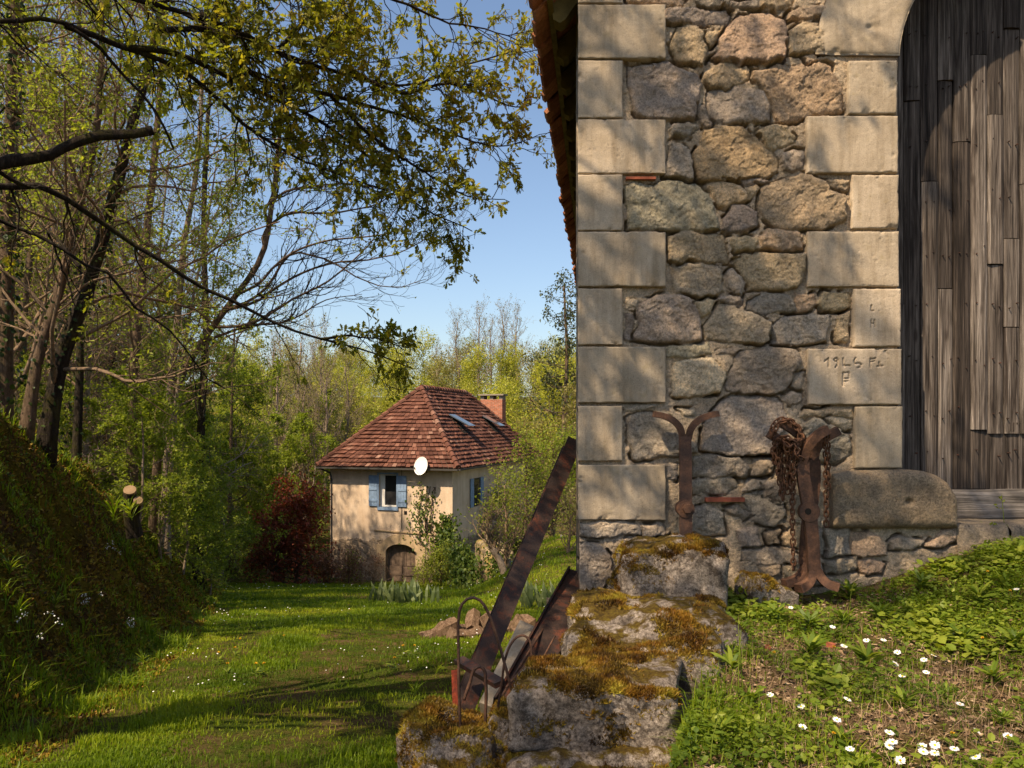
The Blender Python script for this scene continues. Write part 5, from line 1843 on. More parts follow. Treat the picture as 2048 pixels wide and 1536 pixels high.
tree('woodland_tree', px_trunk([(262, 850), (268, 700), (280, 560), (296, 360), (310, 120), (322, -150)], 15.5), .11, 'tall straight reddish tree standing above the sawn stump', M['bark_brown'], M['leaf_spring'], 104,
     nb=24, L=2.6, per=3, leaf=.06, twigm=M['twig'], t0=.25)
tree('woodland_tree', px_trunk([(330, 900), (343, 760), (356, 640), (372, 480), (400, 300), (412, 120), (430, -120)], 17), .10, 'pale barked tree rising behind the whitish sapling', M['bark_pale'], M['leaf_spring'], 105,
     nb=24, L=2.9, per=3, leaf=.06, twigm=M['twig'], t0=.25)
tree('woodland_tree', px_trunk([(395, 900), (405, 780), (412, 650), (408, 480), (412, 320), (425, 150), (450, -60)], 21), .13, 'dark upright tree in the wood left of the open sky', M['bark_dark'], M['leaf_spring'], 106,
     nb=26, L=3.2, per=4, leaf=.075, ivy=300, twigm=M['twig'], t0=.25)
tree('sapling', px_trunk([(318, 1080), (334, 990), (346, 900), (350, 800), (362, 710), (384, 560), (408, 420), (425, 300)], 16.5), .055, 'slender whitish sapling bending up from the end of the bank', M['bark_pale'], M['leaf_bright'], 107,
     nb=20, L=1.5, per=5, leaf=.075, twigm=M['bark_pale'], t0=.2, cat='sapling')
tree('woodland_tree', px_trunk([(150, 800), (158, 640), (150, 480), (160, 330), (150, 150), (155, -80)], 15), .085, 'dark crooked tree between the stout mossy tree and the straight reddish one', M['bark_dark'], M['leaf_spring'], 108,
     nb=24, L=2.6, per=3, leaf=.06, ivy=200, twigm=M['twig'], t0=.2)

# tree with long bare upswept branches reaching over the sky
rngb = np.random.default_rng(55)
root = empty('bare_tree', px_trunk([(300, 960), (300, 960)], 17.0)[0])
tag(root, 'bare tree with long drooping branches sweeping up into the open sky', 'tree')
RO = np.array(root.location)
wd, tw, lv, tips = MB(), MB(), MB(), []
tk = px_trunk([(300, 960), (345, 790), (400, 690), (465, 600), (520, 520), (545, 400), (560, 260), (570, 120)], 17.0)
tkp = smooth_path(tk, 28)
tube(wd, tkp, np.linspace(.10, .035, 28), 8, rough=.15)
for pts in ([(515, 610), (560, 575), (620, 540), (690, 525), (760, 520), (820, 500), (862, 470), (895, 440)],
            [(520, 560), (570, 510), (640, 480), (720, 470), (790, 452), (850, 420), (880, 395)],
            [(525, 480), (580, 425), (640, 425), (700, 415), (760, 395), (800, 365), (830, 330)],
            [(515, 640), (580, 600), (650, 560), (720, 500), (770, 430), (815, 380)],
            [(530, 420), (580, 380), (650, 370), (720, 372), (790, 385), (850, 390)],
            [(518, 590), (590, 505), (650, 520), (720, 560), (790, 575), (850, 560)],
            [(545, 330), (610, 290), (690, 270), (760, 250)], [(560, 240), (640, 200), (720, 160)], [(512, 650), (580, 640), (650, 600), (720, 590)]):
    d0 = 16.9 + rngb.uniform(-.8, .5)
    q = PL([(x, y, d0) for x, y in pts])
    jt = np.argmin(np.abs(tkp[:, 2] - (q[0, 2] - .25)))
    q = smooth_path(np.vstack([tkp[jt], q]), 20)
    q = q + np.cumsum(rngb.normal(0, .012, q.shape), 0)
    rad = np.linspace(.036, .006, 20)
    tube(wd, q, rad, 5)
    for i in range(26):
        j = rngb.integers(3, 19)
        td = unit(q[j + 1] - q[j] if j < 19 else q[j] - q[j - 1])
        s = unit(np.cross(td, rngb.normal(size=3)) * [1, .7, 1] + [0, 0, -.15])
        sprout(tw, rngb, q[j], td * .8 + s * .55, rngb.uniform(.5, 1.25), rad[j] * .5, 1, 2, tips, kids=(5, 4), up=.09, wander=.14, ang=(.3, .7), rmin=.0035, ratio=.5)
tip_leaves(lv, rngb, tips, .5, .05)
for m_, nm, mt_ in ((wd, 'trunk', M['bark_brown']), (tw, 'branches', M['bark_dark']), (lv, 'crown', M['leaf_spring'])):
    o = m_.build(nm, mt_, parent=root, smooth=True, loc=RO)
    o.location = (0, 0, 0)

# fill of the wood on the left -------------------------------------------------
far = (0, -60, -40)
KW = [
    ('woodland_tree', dict(r0=.11, h=11, barkm=M['bark_brown'], leafm=M['leaf_spring'], nb=36, L=2.8, per=3.2, leaf=.08, t0=.06, twigm=M['twig']), 'sparse spring tree with pale twigs and a brown trunk deep in the wood'),
    ('woodland_tree', dict(r0=.10, h=12, barkm=M['bark_pale'], leafm=M['leaf_pink'], nb=30, L=3.0, per=1.3, leaf=.07, t0=.06, twigm=M['twig_grey'], kids=(9, 7, 4)), 'bare tree with a haze of grey twigs in the wood'),
    ('woodland_tree', dict(r0=.12, h=10, barkm=M['bark_dark'], leafm=M['leaf_bright'], nb=26, L=2.6, per=7, leaf=.10, t0=.1, twigm=M['bark_brown'], ivy=400, elev=(-.1, .6)), 'leafy fresh green tree with a dark trunk in the wood'),
    ('hazel_bush', dict(r0=.05, h=4.2, barkm=M['bark_pale'], leafm=M['leaf_bright'], nb=24, L=1.9, per=7, leaf=.10, t0=.02, twigm=M['bark_brown'], elev=(-.1, .9)), 'bright green hazel bush under the trees of the wood'),
]
PROTO = []
for i, (nm, kw, lab) in enumerate(KW):
    kw = dict(kw)
    h = kw.pop('h')
    r0 = kw.pop('r0')
    PROTO.append([nm, tree(nm, [(0, 0, -.3), (.15, .1, h * .3), (-.1, .2, h * .65), (.1, 0, h)], r0, lab, seed=200 + i, group=('hazel bushes under the wood' if i == 3 else 'trees of the wood on the left'), **kw), lab, False])


def place(i, x, y, rz, sc, z=None):
    nm, o, lab, used = PROTO[i]
    z = float(G(x, y)) if z is None else z
    if not used:
        PROTO[i][3] = True
        o.location = (x, y, z)
        o.rotation_euler = (0, 0, rz)
        o.scale = (sc, sc, sc)
        return o
    return dup(o, (x, y, z), rz, sc)


rngp = np.random.default_rng(77)
spots = []
tries = 0
while len(spots) < 92 and tries < 6000:
    tries += 1
    y = rngp.uniform(10, 62)
    x = edge(y) - rngp.uniform(1.6, 9 + y * .45)
    if (x / y) * F + CX < -160 or (y < 24 and x > edge(y) - 3.0) or (y < 45 and x > -9.5 and y > 30):
        continue
    if all((x - a) ** 2 + (y - b) ** 2 > 2.2 for a, b in spots):
        spots.append((x, y))
for x, y in spots:
    k_ = rngp.choice([0, 1, 2], p=[.52, .42, .06])
    place(k_, x, y, rngp.uniform(0, 6.28), rngp.uniform(.75, 1.2))
# twiggy bare crowns that close the view high on the left
for i in range(30):
    d = rngp.uniform(17, 42)
    x = (rngp.uniform(-60, 430) - CX) / F * d
    if x < edge(d) - 2.2:
        place(1 if i % 5 else 0, x, d, rngp.uniform(0, 6.28), rngp.uniform(.95, 1.35))
# undergrowth: hazel bushes along the wood edge, left of the house
for px, d, sc in ((275, 14, .50), (320, 15.5, .58), (365, 18, .6), (400, 21, .6), (300, 18, .7), (350, 21, .9), (395, 27, .8), (440, 30, 1.0), (470, 38, 1.2), (520, 41, 1.25), (575, 44, 1.3), (620, 47, 1.35), (430, 46, 1.4), (350, 24, .8), (480, 52, 1.5), (560, 55, 1.6), (640, 56, 1.5), (385, 34, 1.1), (330, 30, 1.0), (420, 21, .45), (535, 36, .9), (150, 17, .5), (40, 14, .4)):
    x = (px - CX) / F * d
    place(3, x, d, rngp.uniform(0, 6.28), sc * rngp.uniform(.9, 1.15))
# leafy tree that stands left of the house, low boughs
tree('hornbeam', [(-13.2, 37, -6.8), (-13.1, 37, -4), (-12.8, 36.6, 0), (-12.6, 36.5, 4.5)], .13, 'young bright green hornbeam with low spreading boughs beside the red shrub', M['bark_brown'], M['leaf_bright'], 301, nb=34, L=3.4, per=9, leaf=.13, t0=.22, elev=(-.2, .5), kids=(8, 6, 3), ratio=.42)
tree('hornbeam', [(-11.8, 25.5, -4.9), (-11.6, 25.5, -3), (-11.1, 25.2, 0), (-10.8, 25, 3.5)], .10, 'smaller hornbeam hanging fresh leaves over the end of the bank', M['bark_pale'], M['leaf_bright'], 302, nb=30, L=2.8, per=8, leaf=.11, t0=.25, elev=(-.2, .5), kids=(8, 6, 3), ratio=.42)

# far hillside -----------------------------------------------------------------
KF = [
    ('hillside_tree', dict(h=8, r0=.07, barkm=M['bark_brown'], leafm=M['leaf_yellow'], nb=40, L=3.0, per=13, leaf=.28, t0=.04, spread=.3, kids=(5, 4), maxl=1, twigm=M['bark_brown']), 'yellow-green spring tree on the far hillside'),
    ('hillside_tree', dict(h=10, r0=.16, barkm=M['bark_pale'], leafm=M['leaf_olive'], nb=34, L=3.6, per=.8, leaf=.15, t0=.15, kids=(8, 5), maxl=2, up=.14, elev=(.5, 1.2), ang=(.3, .6), twigm=M['twig_grey'], spread=.1), 'bare grey-twigged tree on the far hillside'),
    ('hillside_tree', dict(h=8, r0=.07, barkm=M['bark_brown'], leafm=M['leaf_olive'], nb=38, L=3.0, per=10, leaf=.25, t0=.04, spread=.28, kids=(6, 4), maxl=1, twigm=M['twig']), 'olive brown budding tree on the far hillside'),
    ('hillside_tree', dict(h=6, r0=.07, barkm=M['bark_brown'], leafm=M['leaf_spring'], nb=36, L=2.6, per=8, leaf=.24, t0=.05, spread=.2, kids=(5, 4), maxl=1, twigm=M['twig']), 'fresh green rounded tree on the far hillside'),
]
base = len(PROTO)
for i, (nm, kw, lab) in enumerate(KF):
    kw = dict(kw)
    h = kw.pop('h')
    r0 = kw.pop('r0')
    PROTO.append([nm, tree(nm, [(0, 0, -.3), (.2, .1, h * .3), (-.2, .2, h * .65), (.1, 0, h)], r0, lab, seed=400 + i, group='trees on the far hillside', **kw), lab, False])
hill_kinds = [.60, .05, .15, .20]
spots = []
tries = 0
while len(spots) < 175 and tries < 20000:
    tries += 1
    y = 50 + 85 * rngp.random() ** 1.2
    x = y * rngp.uniform(-.36, .24)
    if all((x - a) ** 2 + (y - b) ** 2 > (2.4 + .012 * y) ** 2 for a, b in spots):
        spots.append((x, y))
for x, y in spots:
    k_ = rngp.choice(4, p=hill_kinds)
    if x / y > .02 and rngp.random() < .5:
        k_ = 2
    place(base + k_, x, y, rngp.uniform(0, 6.28), rngp.uniform(.55, .85))
# a few tall bare trees standing up against the sky
for px, d, sc in ((915, 88, .85), (960, 84, .95), (1005, 86, .95), (1035, 92, .9), (640, 60, 1.05), (600, 55, 1.1), (980, 95, .8), (560, 48, 1.05), (655, 52, .95), (690, 57, .9)):
    x = (px - CX) / F * d
    place(base + 1, x, d, rngp.uniform(0, 6.28), sc)

# pine behind the barn corner
tree('pine_tree', [(2.95, 46, -5.6), (3.0, 46, -1), (3.2, 46, 4), (3.1, 46, 8.2)], .22, 'tall blue-green pine rising close to the barn corner', M['bark_brown'], M['leaf_pine'], 501, nb=34, L=2.6, per=13, leaf=.20, t0=.25, maxl=1, kids=(8,), spread=.14, elev=(-.1, .5), cat='pine')
tree('ivy_tree', [(3.9, 40, -5.2), (4.0, 40, -1), (4.1, 40, 3.2)], .2, 'olive evergreen tree choked with creeper behind the barn corner', M['bark_brown'], M['leaf_olive'], 502, nb=34, L=2.4, per=9, leaf=.16, t0=.1, maxl=2, kids=(6, 4), spread=.1, elev=(-.2, .6), cat='tree')


# ------------------------------------------------------------------ the big oak beside the photographer
rngo = np.random.default_rng(31)
OB = np.array([-4.7, 2.3, float(G(-4.7, 2.3)) - .2])
oak = empty('oak_tree', OB)
tag(oak, 'large oak whose low mossy boughs and bronze young leaves hang across the sky', 'oak')
wd, tw, lv, ct = MB(), MB(), MB(), MB()
otk = np.array([OB, OB + [.05, .05, 1.2], OB + [.1, 0, 2.6], OB + [.25, -.1, 4.2], OB + [.3, -.3, 6.0], OB + [.2, -.4, 8.0]])
otp = smooth_path(otk, 24)
tube(wd, otp, np.linspace(.34, .10, 24), 12, rough=.15)
CL = []                                    # leaf clusters (position, direction, size)


def oak_twigs(q, rad, n, Lr, leafy, i0=2, flat=.5, droop=.05):
    """side twigs with leaf clusters along a limb"""
    m = len(q)
    for i in range(n):
        j = int(rngo.integers(i0, m - 1))
        td = unit(q[min(j + 1, m - 1)] - q[j - 1])
        s = unit(np.cross(td, rngo.normal(size=3)) * [1, flat, 1])
        d = unit(td * rngo.uniform(.4, 1.0) + s * rngo.uniform(.5, 1.0) - [0, 0, droop])
        L = rngo.uniform(*Lr)
        tp = []
        sprout(tw, rngo, q[j], d, L, max(.004, rad[j] * .4), 1, 2, tp, kids=(4, 4), up=.0, wander=.2, ang=(.4, .9), rmin=.0022, ratio=.45)
        for pts, dd in tp:
            if rngo.random() < leafy:
                CL.append((pts[-1], dd))
                if rngo.random() < .5:
                    CL.append((pts[len(pts) // 2], dd))


def oak_limb(pts, r0, r1, n=0, Lr=(.3, .7), leafy=.9, i0=2, wig=.006, world=False, join=True, steps=36):
    q = np.asarray(pts, float) if world else PL(pts)
    if join:
        # run the bough back to the trunk
        k_ = np.argmin(np.abs(otp[:, 2] - (q[0, 2] + (.3 if not world else -.4))))
        q = np.vstack([otp[k_], (otp[k_] + q[0]) / 2 + [0, 0, .06], q])
    q = smooth_path(q, steps)
    q = q + np.cumsum(rngo.normal(0, wig, q.shape), 0) * np.linspace(0, 1, steps)[:, None] ** .5
    rad = np.linspace(r0, r1, steps)
    tube(wd, q, rad, 8, rough=.2)
    if n:
        oak_twigs(q, rad, n, Lr, leafy, i0)
    return q, rad


oak_limb([(-150, 345, 4.4), (0, 325, 4.7), (100, 306, 4.9), (150, 285, 5.0), (200, 266, 5.05), (260, 262, 5.1), (318, 252, 5.15)], .055, .030, 3, (.3, .6), .1, 14)
oak_limb([(-150, 365, 4.6), (0, 372, 5.0), (75, 372, 5.2), (140, 410, 5.4), (200, 450, 5.6), (300, 515, 5.8), (380, 565, 6.0), (470, 610, 6.2), (550, 650, 6.4), (640, 680, 6.6), (720, 700, 6.8), (812, 738, 7.0)], .038, .005, 16, (.25, .6), .3, 12)
oak_limb([(640, 678, 6.6), (690, 672, 6.65), (740, 680, 6.7), (800, 705, 6.75)], .012, .004, 14, (.12, .3), 1.0, 2, join=False)
oak_limb([(-100, 420, 4.8), (0, 450, 5.2), (100, 490, 5.3), (160, 535, 5.4), (210, 556, 5.5), (250, 612, 5.6), (330, 668, 5.8), (370, 722, 5.9), (400, 765, 6.0), (432, 786, 6.1)], .028, .004, 16, (.25, .6), .12, 12)
oak_limb([(160, 535, 5.4), (100, 470, 5.5), (140, 560, 5.7), (170, 640, 5.8)], .012, .004, 5, (.2, .4), .1, 2, join=False)
oak_limb([(-150, 10, 4.4), (0, 42, 4.7), (130, 50, 4.9), (195, 92, 5.0), (245, 150, 5.2), (320, 236, 5.3), (345, 300, 5.4)], .034, .007, 10, (.2, .5), .35, 14)
oak_limb([(130, 50, 4.9), (250, 95, 5.2), (350, 130, 5.4), (440, 200, 5.6), (500, 255, 5.8), (590, 310, 6.0), (690, 350, 6.2), (760, 372, 6.3)], .022, .005, 46, (.25, .65), .85, 6, join=False)
oak_limb([(250, 95, 5.2), (350, 105, 5.4), (480, 165, 5.8), (620, 228, 6.2), (700, 282, 6.4), (760, 330, 6.6), (830, 400, 6.8), (880, 430, 6.9), (935, 455, 7.0)], .022, .004, 56, (.25, .65), .95, 6, join=False)
oak_limb([(-100, -90, 4.6), (150, -40, 5.0), (400, 25, 5.4), (560, 95, 5.8), (700, 140, 6.1), (820, 160, 6.4), (920, 118, 6.6), (1000, 95, 6.7), (1055, 72, 6.8), (1108, 25, 6.9)], .032, .004, 70, (.25, .7), .95, 12)
oak_limb([(400, 25, 5.4), (520, 160, 5.8), (660, 190, 6.1), (800, 235, 6.4), (900, 275, 6.6), (990, 300, 6.7), (1045, 290, 6.8)], .024, .004, 50, (.2, .5), .95, 4, join=False)
oak_limb([(700, 140, 6.1), (800, 190, 6.3), (900, 175, 6.5), (960, 190, 6.6), (1040, 215, 6.7), (1060, 205, 6.7)], .018, .004, 30, (.15, .4), .95, 4, join=False)
oak_limb([(660, 190, 6.1), (760, 290, 6.3), (850, 350, 6.5), (930, 395, 6.6), (1008, 405, 6.7)], .016, .003, 26, (.15, .4), .9, 4, join=False)
oak_limb([(150, -40, 5.0), (420, -70, 5.4), (650, -50, 5.8), (800, -10, 6.0), (880, 25, 6.2), (960, 40, 6.3), (1020, 60, 6.4)], .024, .004, 50, (.2, .6), .9, 8, join=False)
oak_limb([(560, 95, 5.8), (620, 40, 6.0), (700, 30, 6.2), (760, 50, 6.3)], .015, .004, 30, (.2, .5), .95, 3, join=False)
oak_limb([(320, 60, 5.3), (480, 60, 5.6), (600, 120, 5.8), (680, 100, 6.0)], .02, .005, 40, (.2, .6), .95, 3, join=False)
# crown overhead, out of the frame: it throws the dappled shade on wall, stones and path
for i in range(15):
    z0 = rngo.uniform(2.8, 7.2)
    k_ = np.argmin(np.abs(otp[:, 2] - (OB[2] + z0)))
    az = rngo.uniform(0, 2 * np.pi)
    if 1.6 < az < 3.3:
        az += 2.2                       # unseen boughs turned aside so that sun reaches the bank
    tgt = np.array([-4.4 + 3.6 * math.cos(az), 1.0 + 4.0 * math.sin(az), OB[2] + z0 + rngo.uniform(-.3, 1.8)])
    # keep the boughs out of the picture itself
    if tgt[1] > 2.5 and tgt[0] > -.75 * tgt[1] - .5:
        continue
    mid = (otp[k_] + tgt) / 2 + [0, 0, rngo.uniform(0, .5)]
    oak_limb([otp[k_], mid, tgt],   .05, .008, 20, (.35, .8), .9, 8, world=True, join=False, steps=26, wig=.02)
# boughs reaching over the camera towards the barn
OVER = [((-2.0, 1.6, 4.9), 12), ((-1.0, 1.2, 5.6), 10), ((-2.6, -.6, 4.2), 13), ((-2.8, .8, 3.8), 12)]
for i in range(12):
    zz_ = 2.4 + 3.1 * (i + rngo.random()) / 12
    yy_ = rngo.uniform(1.9, 2.35)
    xe = rngo.uniform(-1.3, .35)
    k_ = np.argmin(np.abs(otp[:, 2] - (zz_ - .5)))
    oak_limb([otp[k_], [-3.2, (yy_ + otp[k_][1]) / 2, zz_ + .15], [-2.0, yy_, zz_ + .1], [xe, yy_ + rngo.uniform(-.3, .1), zz_ - rngo.uniform(.0, .5)]], .03, .005, 17, (.2, .5), .9, 15, world=True, join=False, steps=30, wig=.02)
for tgt, n_ in OVER:
    tgt = np.array(tgt)
    k_ = np.argmin(np.abs(otp[:, 2] - (tgt[2] - .7)))
    oak_limb([otp[k_], (otp[k_] + tgt) / 2 + [0, 0, .35], tgt], .05, .008, n_, (.3, .65), .85, 9, world=True, join=False, steps=28, wig=.02)
# leaves of every cluster
cp = np.array([c[0] for c in CL])
cd = np.array([c[1] for c in CL])
per = 6
pos = np.repeat(cp, per, 0) + rngo.normal(0, .014, (len(cp) * per, 3))
dr = np.repeat(cd, per, 0) * .7 + rand_unit(rngo, len(pos)) * 1.0 - [0, 0, .25]
leaves(lv, pos, dr, rand_unit(rngo, len(pos)) * .8 + [0, 0, .8], .056 * rngo.uniform(.5, 1.3, len(pos)), OAK[0], OAK[1], rngo,
       spread=np.clip(np.repeat(rngo.normal(.5, .22, len(cp)), per) + rngo.normal(0, .12, len(pos)), 0, 1))
# catkins
sel = np.where((cp[:, 1] > 4) & (rngo.random(len(cp)) < .55))[0]
for i in sel:
    for _ in range(2):
        p0_ = cp[i] + rngo.normal(0, .012, 3)
        L = rngo.uniform(.035, .075)
        tube(ct, [p0_, p0_ + [rngo.normal(0, .006), rngo.normal(0, .006), -L * .5], p0_ + [rngo.normal(0, .01), 0, -L]], [.0022, .003, .002], 3, 0, rngo.random(), cap=False)
for m_, nm, mt_ in ((wd, 'trunk', M['bark_dark']), (tw, 'branches', M['bark_dark']), (lv, 'crown', M['leaf_oak']), (ct, 'catkins', M['leaf_oak'])):
    o = m_.build(nm, mt_, parent=oak, smooth=(nm != 'crown'), loc=OB)
    o.location = (0, 0, 0)
print('oak clusters', len(CL), 'in frame', int((cp[:, 1] > 4).sum()))
# ------------------------------------------------------------------ low vegetation
rg = np.random.default_rng(91)


def blades(mb, base, h, w, rng, lean=.35, mi=0, spread=None):
    n = len(base)
    az = rng.uniform(0, 2 * np.pi, n)
    d = np.column_stack([np.cos(az), np.sin(az), np.zeros(n)])
    s = np.column_stack([-np.sin(az), np.cos(az), np.zeros(n)])
    ln = rng.uniform(0, 1, n)[:, None] ** 1.5 * lean * 2
    h = np.asarray(h)[:, None]
    w = np.asarray(w)[:, None]
    Zv = np.array([0, 0, 1.0])
    m = base + d * h * ln * .35 + Zv * h * .6
    t = base + d * h * ln * 1.0 + Zv * h * (1 - .25 * ln)
    v = np.stack([base - s * w * .5, base + s * w * .5, m + s * w * .38, m - s * w * .38, t], 1)
    k = np.arange(n)[:, None] * 5
    r = np.repeat(np.clip(rng.normal(.5, .22, n), 0, 1) if spread is None else spread, 5)
    mb.add(v.reshape(-1, 3), [k + np.array([[0, 1, 2, 3]]), k + np.array([[3, 2, 4]])], mi, None, r)


def right_limit(y):
    return np.where(y < 4.0, xl(y) - .5, np.where(y < 6, .25, .11 * y + .2))


# lawn and path -----------------------------------------------------------------
mb = MB()
N = 300000
y = np.exp(rg.uniform(np.log(2.6), np.log(33.5), N))
x0 = np.maximum(edge(y) - .3, -.70 * y - .2)
x1 = np.minimum(right_limit(y), .13 * y + .25)
x = x0 + (x1 - x0) * rg.random(N)
wear = fbm(x * .55, y * .35, 4, 4) + 1.1 * np.exp(-((x + 1.25 + .10 * (y - 4)) / .38) ** 2) * (y < 11) + .5 * np.exp(-((x + 2.4 + .14 * (y - 4)) / .22) ** 2) * (y < 11)
keep = rg.random(N) > sstep(.24, .55, wear) * .85
u_, v_ = (x - HC[0]) * math.cos(HA) + (y - HC[1]) * math.sin(HA), -(x - HC[0]) * math.sin(HA) + (y - HC[1]) * math.cos(HA)
keep &= ~((u_ > -HW - .05) & (u_ < .05) & (v_ > -.05))
x, y = x[keep], y[keep]
tuft = fbm(x * 1.1, y * 1.1, 9, 4)
h = (.020 + .028 * sstep(-.1, .5, tuft) + .0016 * y) * rg.uniform(.5, 1.4, len(x))
h *= 1 + 1.1 * sstep(.25, .6, fbm(x * .8 + 30, y * .8, 2, 3))
base = np.column_stack([x, y, G(x, y) - .008])
tone = np.clip(.5 + .8 * fbm(x * .6, y * .6, 14, 3) + rg.normal(0, .17, len(x)), 0, 1)
blades(mb, base, h, .0020 + .0013 * y ** .85 * rg.uniform(.6, 1.2, len(x)), rg, .5, spread=tone)
tag(mb.build('grass', M['grass']), 'short green grass on the path and lawn', 'grass', kind='stuff')

# specks of daisies in the far lawn
mb = MB()
N = 520
y = np.exp(rg.uniform(np.log(5.5), np.log(30), N))
x = edge(y) + .2 + (right_limit(y) * .4 - edge(y)) * rg.random(N)
k_ = fbm(x * .5, y * .5, 21, 3) > -.02
x, y = x[k_], y[k_]
base = np.column_stack([x, y, G(x, y) + .055 + .004 * y])
leaves(mb, base, rand_unit(rg, len(x)) * [1, 1, .2], np.tile([0, -.3, 1.0], (len(x), 1)),   .006 + .0007 * y, np.array([[-.5, -.5, 0], [.5, -.5, 0], [.5, .5, 0], [-.5, .5, 0]]), np.array([[0, 1, 2, 3]]), rg)
tag(mb.build('lawn_daisies', M['white']), 'tiny white daisies sprinkled over the far lawn', 'daisies', kind='stuff')

# bank: moss, ivy leaves, grass tufts -------------------------------------------
N = 120000
y = np.exp(rg.uniform(np.log(3.4), np.log(26), N))
t = rg.uniform(-.25, 3.2, N)
x = edge(y) - t
k_ = (x > -.72 * y - .4)
x, y, t = x[k_], y[k_], t[k_]
pz = G(x, y)
cl = fbm(x * 1.3, y * 1.3, pz * 1.3, 4)
mb = MB()
a = rg.random(len(x)) < np.clip(-.05 + cl * 1.3, .01, 1)
b0 = np.column_stack([x, y, pz])[a]
n = len(b0)
leaves(mb, b0 + rg.normal(0, .015, (n, 3)), rand_unit(rg, n) * [1, 1, .6] + [.25, -.15, .15], rand_unit(rg, n) * .7 + [.5, -.3, .8], (.009 + .0018 * b0[:, 1]) * rg.uniform(.6, 1.6, n), LEAF4[0] * [1, 1.5, 1], LEAF4[1], rg,
       spread=np.clip(.25 + .5 * cl[a] + rg.normal(0, .2, n), 0, 1))
tag(mb.build('bank_leaves', M['weed']), 'small leafy ground cover growing down the earth bank', 'ground cover', kind='stuff')
mb = MB()
a = rg.random(len(x)) < np.clip(.30 + 1.1 * cl, .03, 1) * .8
b0 = np.column_stack([x, y, pz - .01])[a]
n = len(b0)
tf = sstep(.0, .4, fbm(b0[:, 0] * 2.3, b0[:, 1] * 2.3, 31, 3))
blades(mb, b0, (.03 + .10 * tf) * rg.uniform(.5, 1.5, n) + .003 * b0[:, 1], .003 + .0012 * b0[:, 1], rg, .9, spread=np.clip(.4 + rg.normal(0, .25, n), 0, 1))
tag(mb.build('bank_grass', M['grass']), 'rough grass tufts on the mossy bank', 'grass', kind='stuff')
mb = MB()
a = rg.random(len(x)) < np.clip(1.1 - 1.2 * cl, 0, 1)
b0 = np.column_stack([x, y, pz])[a]
n = len(b0)
leaves(mb, b0, rand_unit(rg, n) + [.4, -.2, .4], rand_unit(rg, n), (.016 + .003 * b0[:, 1]) * rg.uniform(.6, 1.4, n), LEAF4[0], LEAF4[1], rg)
tag(mb.build('bank_moss', M['moss']), 'brown-green moss cushions on the bank', 'moss', kind='stuff')
# woodland floor litter leaves further left
N = 26000
y = rg.uniform(8, 48, N)
x = edge(y) - 2.4 - rg.random(N) ** 1.2 * (4 + y * .45)
b0 = np.column_stack([x, y, G(x, y) + .1 * rg.random(N)])
mb = MB()
leaves(mb, b0, rand_unit(rg, N) + [0, 0, .5], rand_unit(rg, N) * .7 + [0, 0, 1], .09 * rg.uniform(.6, 1.6, N) * (1 + y / 40), LEAF4[0] * [1, 1.3, 1], LEAF4[1], rg)
tag(mb.build('undergrowth', M['leaf_bright']), 'low green undergrowth covering the woodland floor', 'undergrowth', kind='stuff')

# upper ground before the barn -----------------------------------------------------
N = 110000
y = 1.35 + 2.62 * rg.random(N) ** .8
x = xl(y) - .10 + (.66 * y + .30 - xl(y)) * rg.random(N) ** 1.06
dens = fbm(x * 2.6, y * 2.6, 41, 4)
edgew = np.exp(-((x - xl(y)) / .16) ** 2)
keep = rg.random(N) < np.clip(.36 + 1.4 * dens + .25 * edgew + .35 * sstep(3.2, 3.9, y) * (x > 1.6), .05, 1)
x, y = x[keep], y[keep]
# keep the plants out of the guard stone and threshold
ok = y < np.where((x > 1.55) & (x < 2.3), 3.93, 3.96)
x, y = x[ok], y[ok]
pz = T(x, y)
b0 = np.column_stack([x, y, pz])
kind = rg.random(len(x))
cl = fbm(x * 3, y * 3, 51, 3)
mb = MB()
a = kind < .42
n = a.sum()
hgt = rg.random(n) ** 1.6 * .05
leaves(mb, b0[a] + np.column_stack([np.zeros(n), np.zeros(n), hgt]), rand_unit(rg, n) * [1, 1, .25] + [0, 0, .15], rand_unit(rg, n) * .45 + [0, 0, 1.0], rg.uniform(.008, .026, n) * (1 + .8 * sstep(.1, .4, cl[a])),
       LEAF6[0] * [1, 1.6, 1], LEAF6[1], rg, spread=np.clip(.5 + .6 * cl[a] + rg.normal(0, .2, n), 0, 1))
tag(mb.build('ground_cover', M['weed']), 'small round-leaved weeds carpeting the ground before the barn', 'ground cover', kind='stuff')
mb = MB()
a = (kind >= .42) & (kind < .92)
n = a.sum()
blades(mb, b0[a] - [0, 0, .004], rg.uniform(.012, .05, n) * (1 + 1.2 * sstep(.15, .5, fbm(x[a] * 2, y[a] * 2, 61, 3))), rg.uniform(.0018, .0042, n), rg, .9)
tag(mb.build('weed_grass', M['grass']), 'thin grass among the weeds before the barn', 'grass', kind='stuff')
mb = MB()
N = 9000
y = 1.4 + 2.5 * rg.random(N)
x = xl(y) + (.66 * y + .25 - xl(y)) * rg.random(N)
b0 = np.column_stack([x, y, T(x, y) + .004])
leaves(mb, b0, rand_unit(rg, N) * [1, 1, .15], rand_unit(rg, N) * .5 + [0, 0, 1], rg.uniform(.008, .03, N), LEAF4[0] * [1, rg.uniform(.6, 1.2), 1], LEAF4[1], rg)
k = NT('dead_leaf')
c = k.ramp(k.attr('rnd', 'Fac'), [(0, (.10, .06, .03)), (.5, (.22, .14, .075)), (1, (.38, .28, .17))])
M['litter'] = k.done(c, .9)
tag(mb.build('leaf_litter', M['litter']), 'dead brown leaf litter and bits of straw on the bare earth', 'leaf litter', kind='stuff')


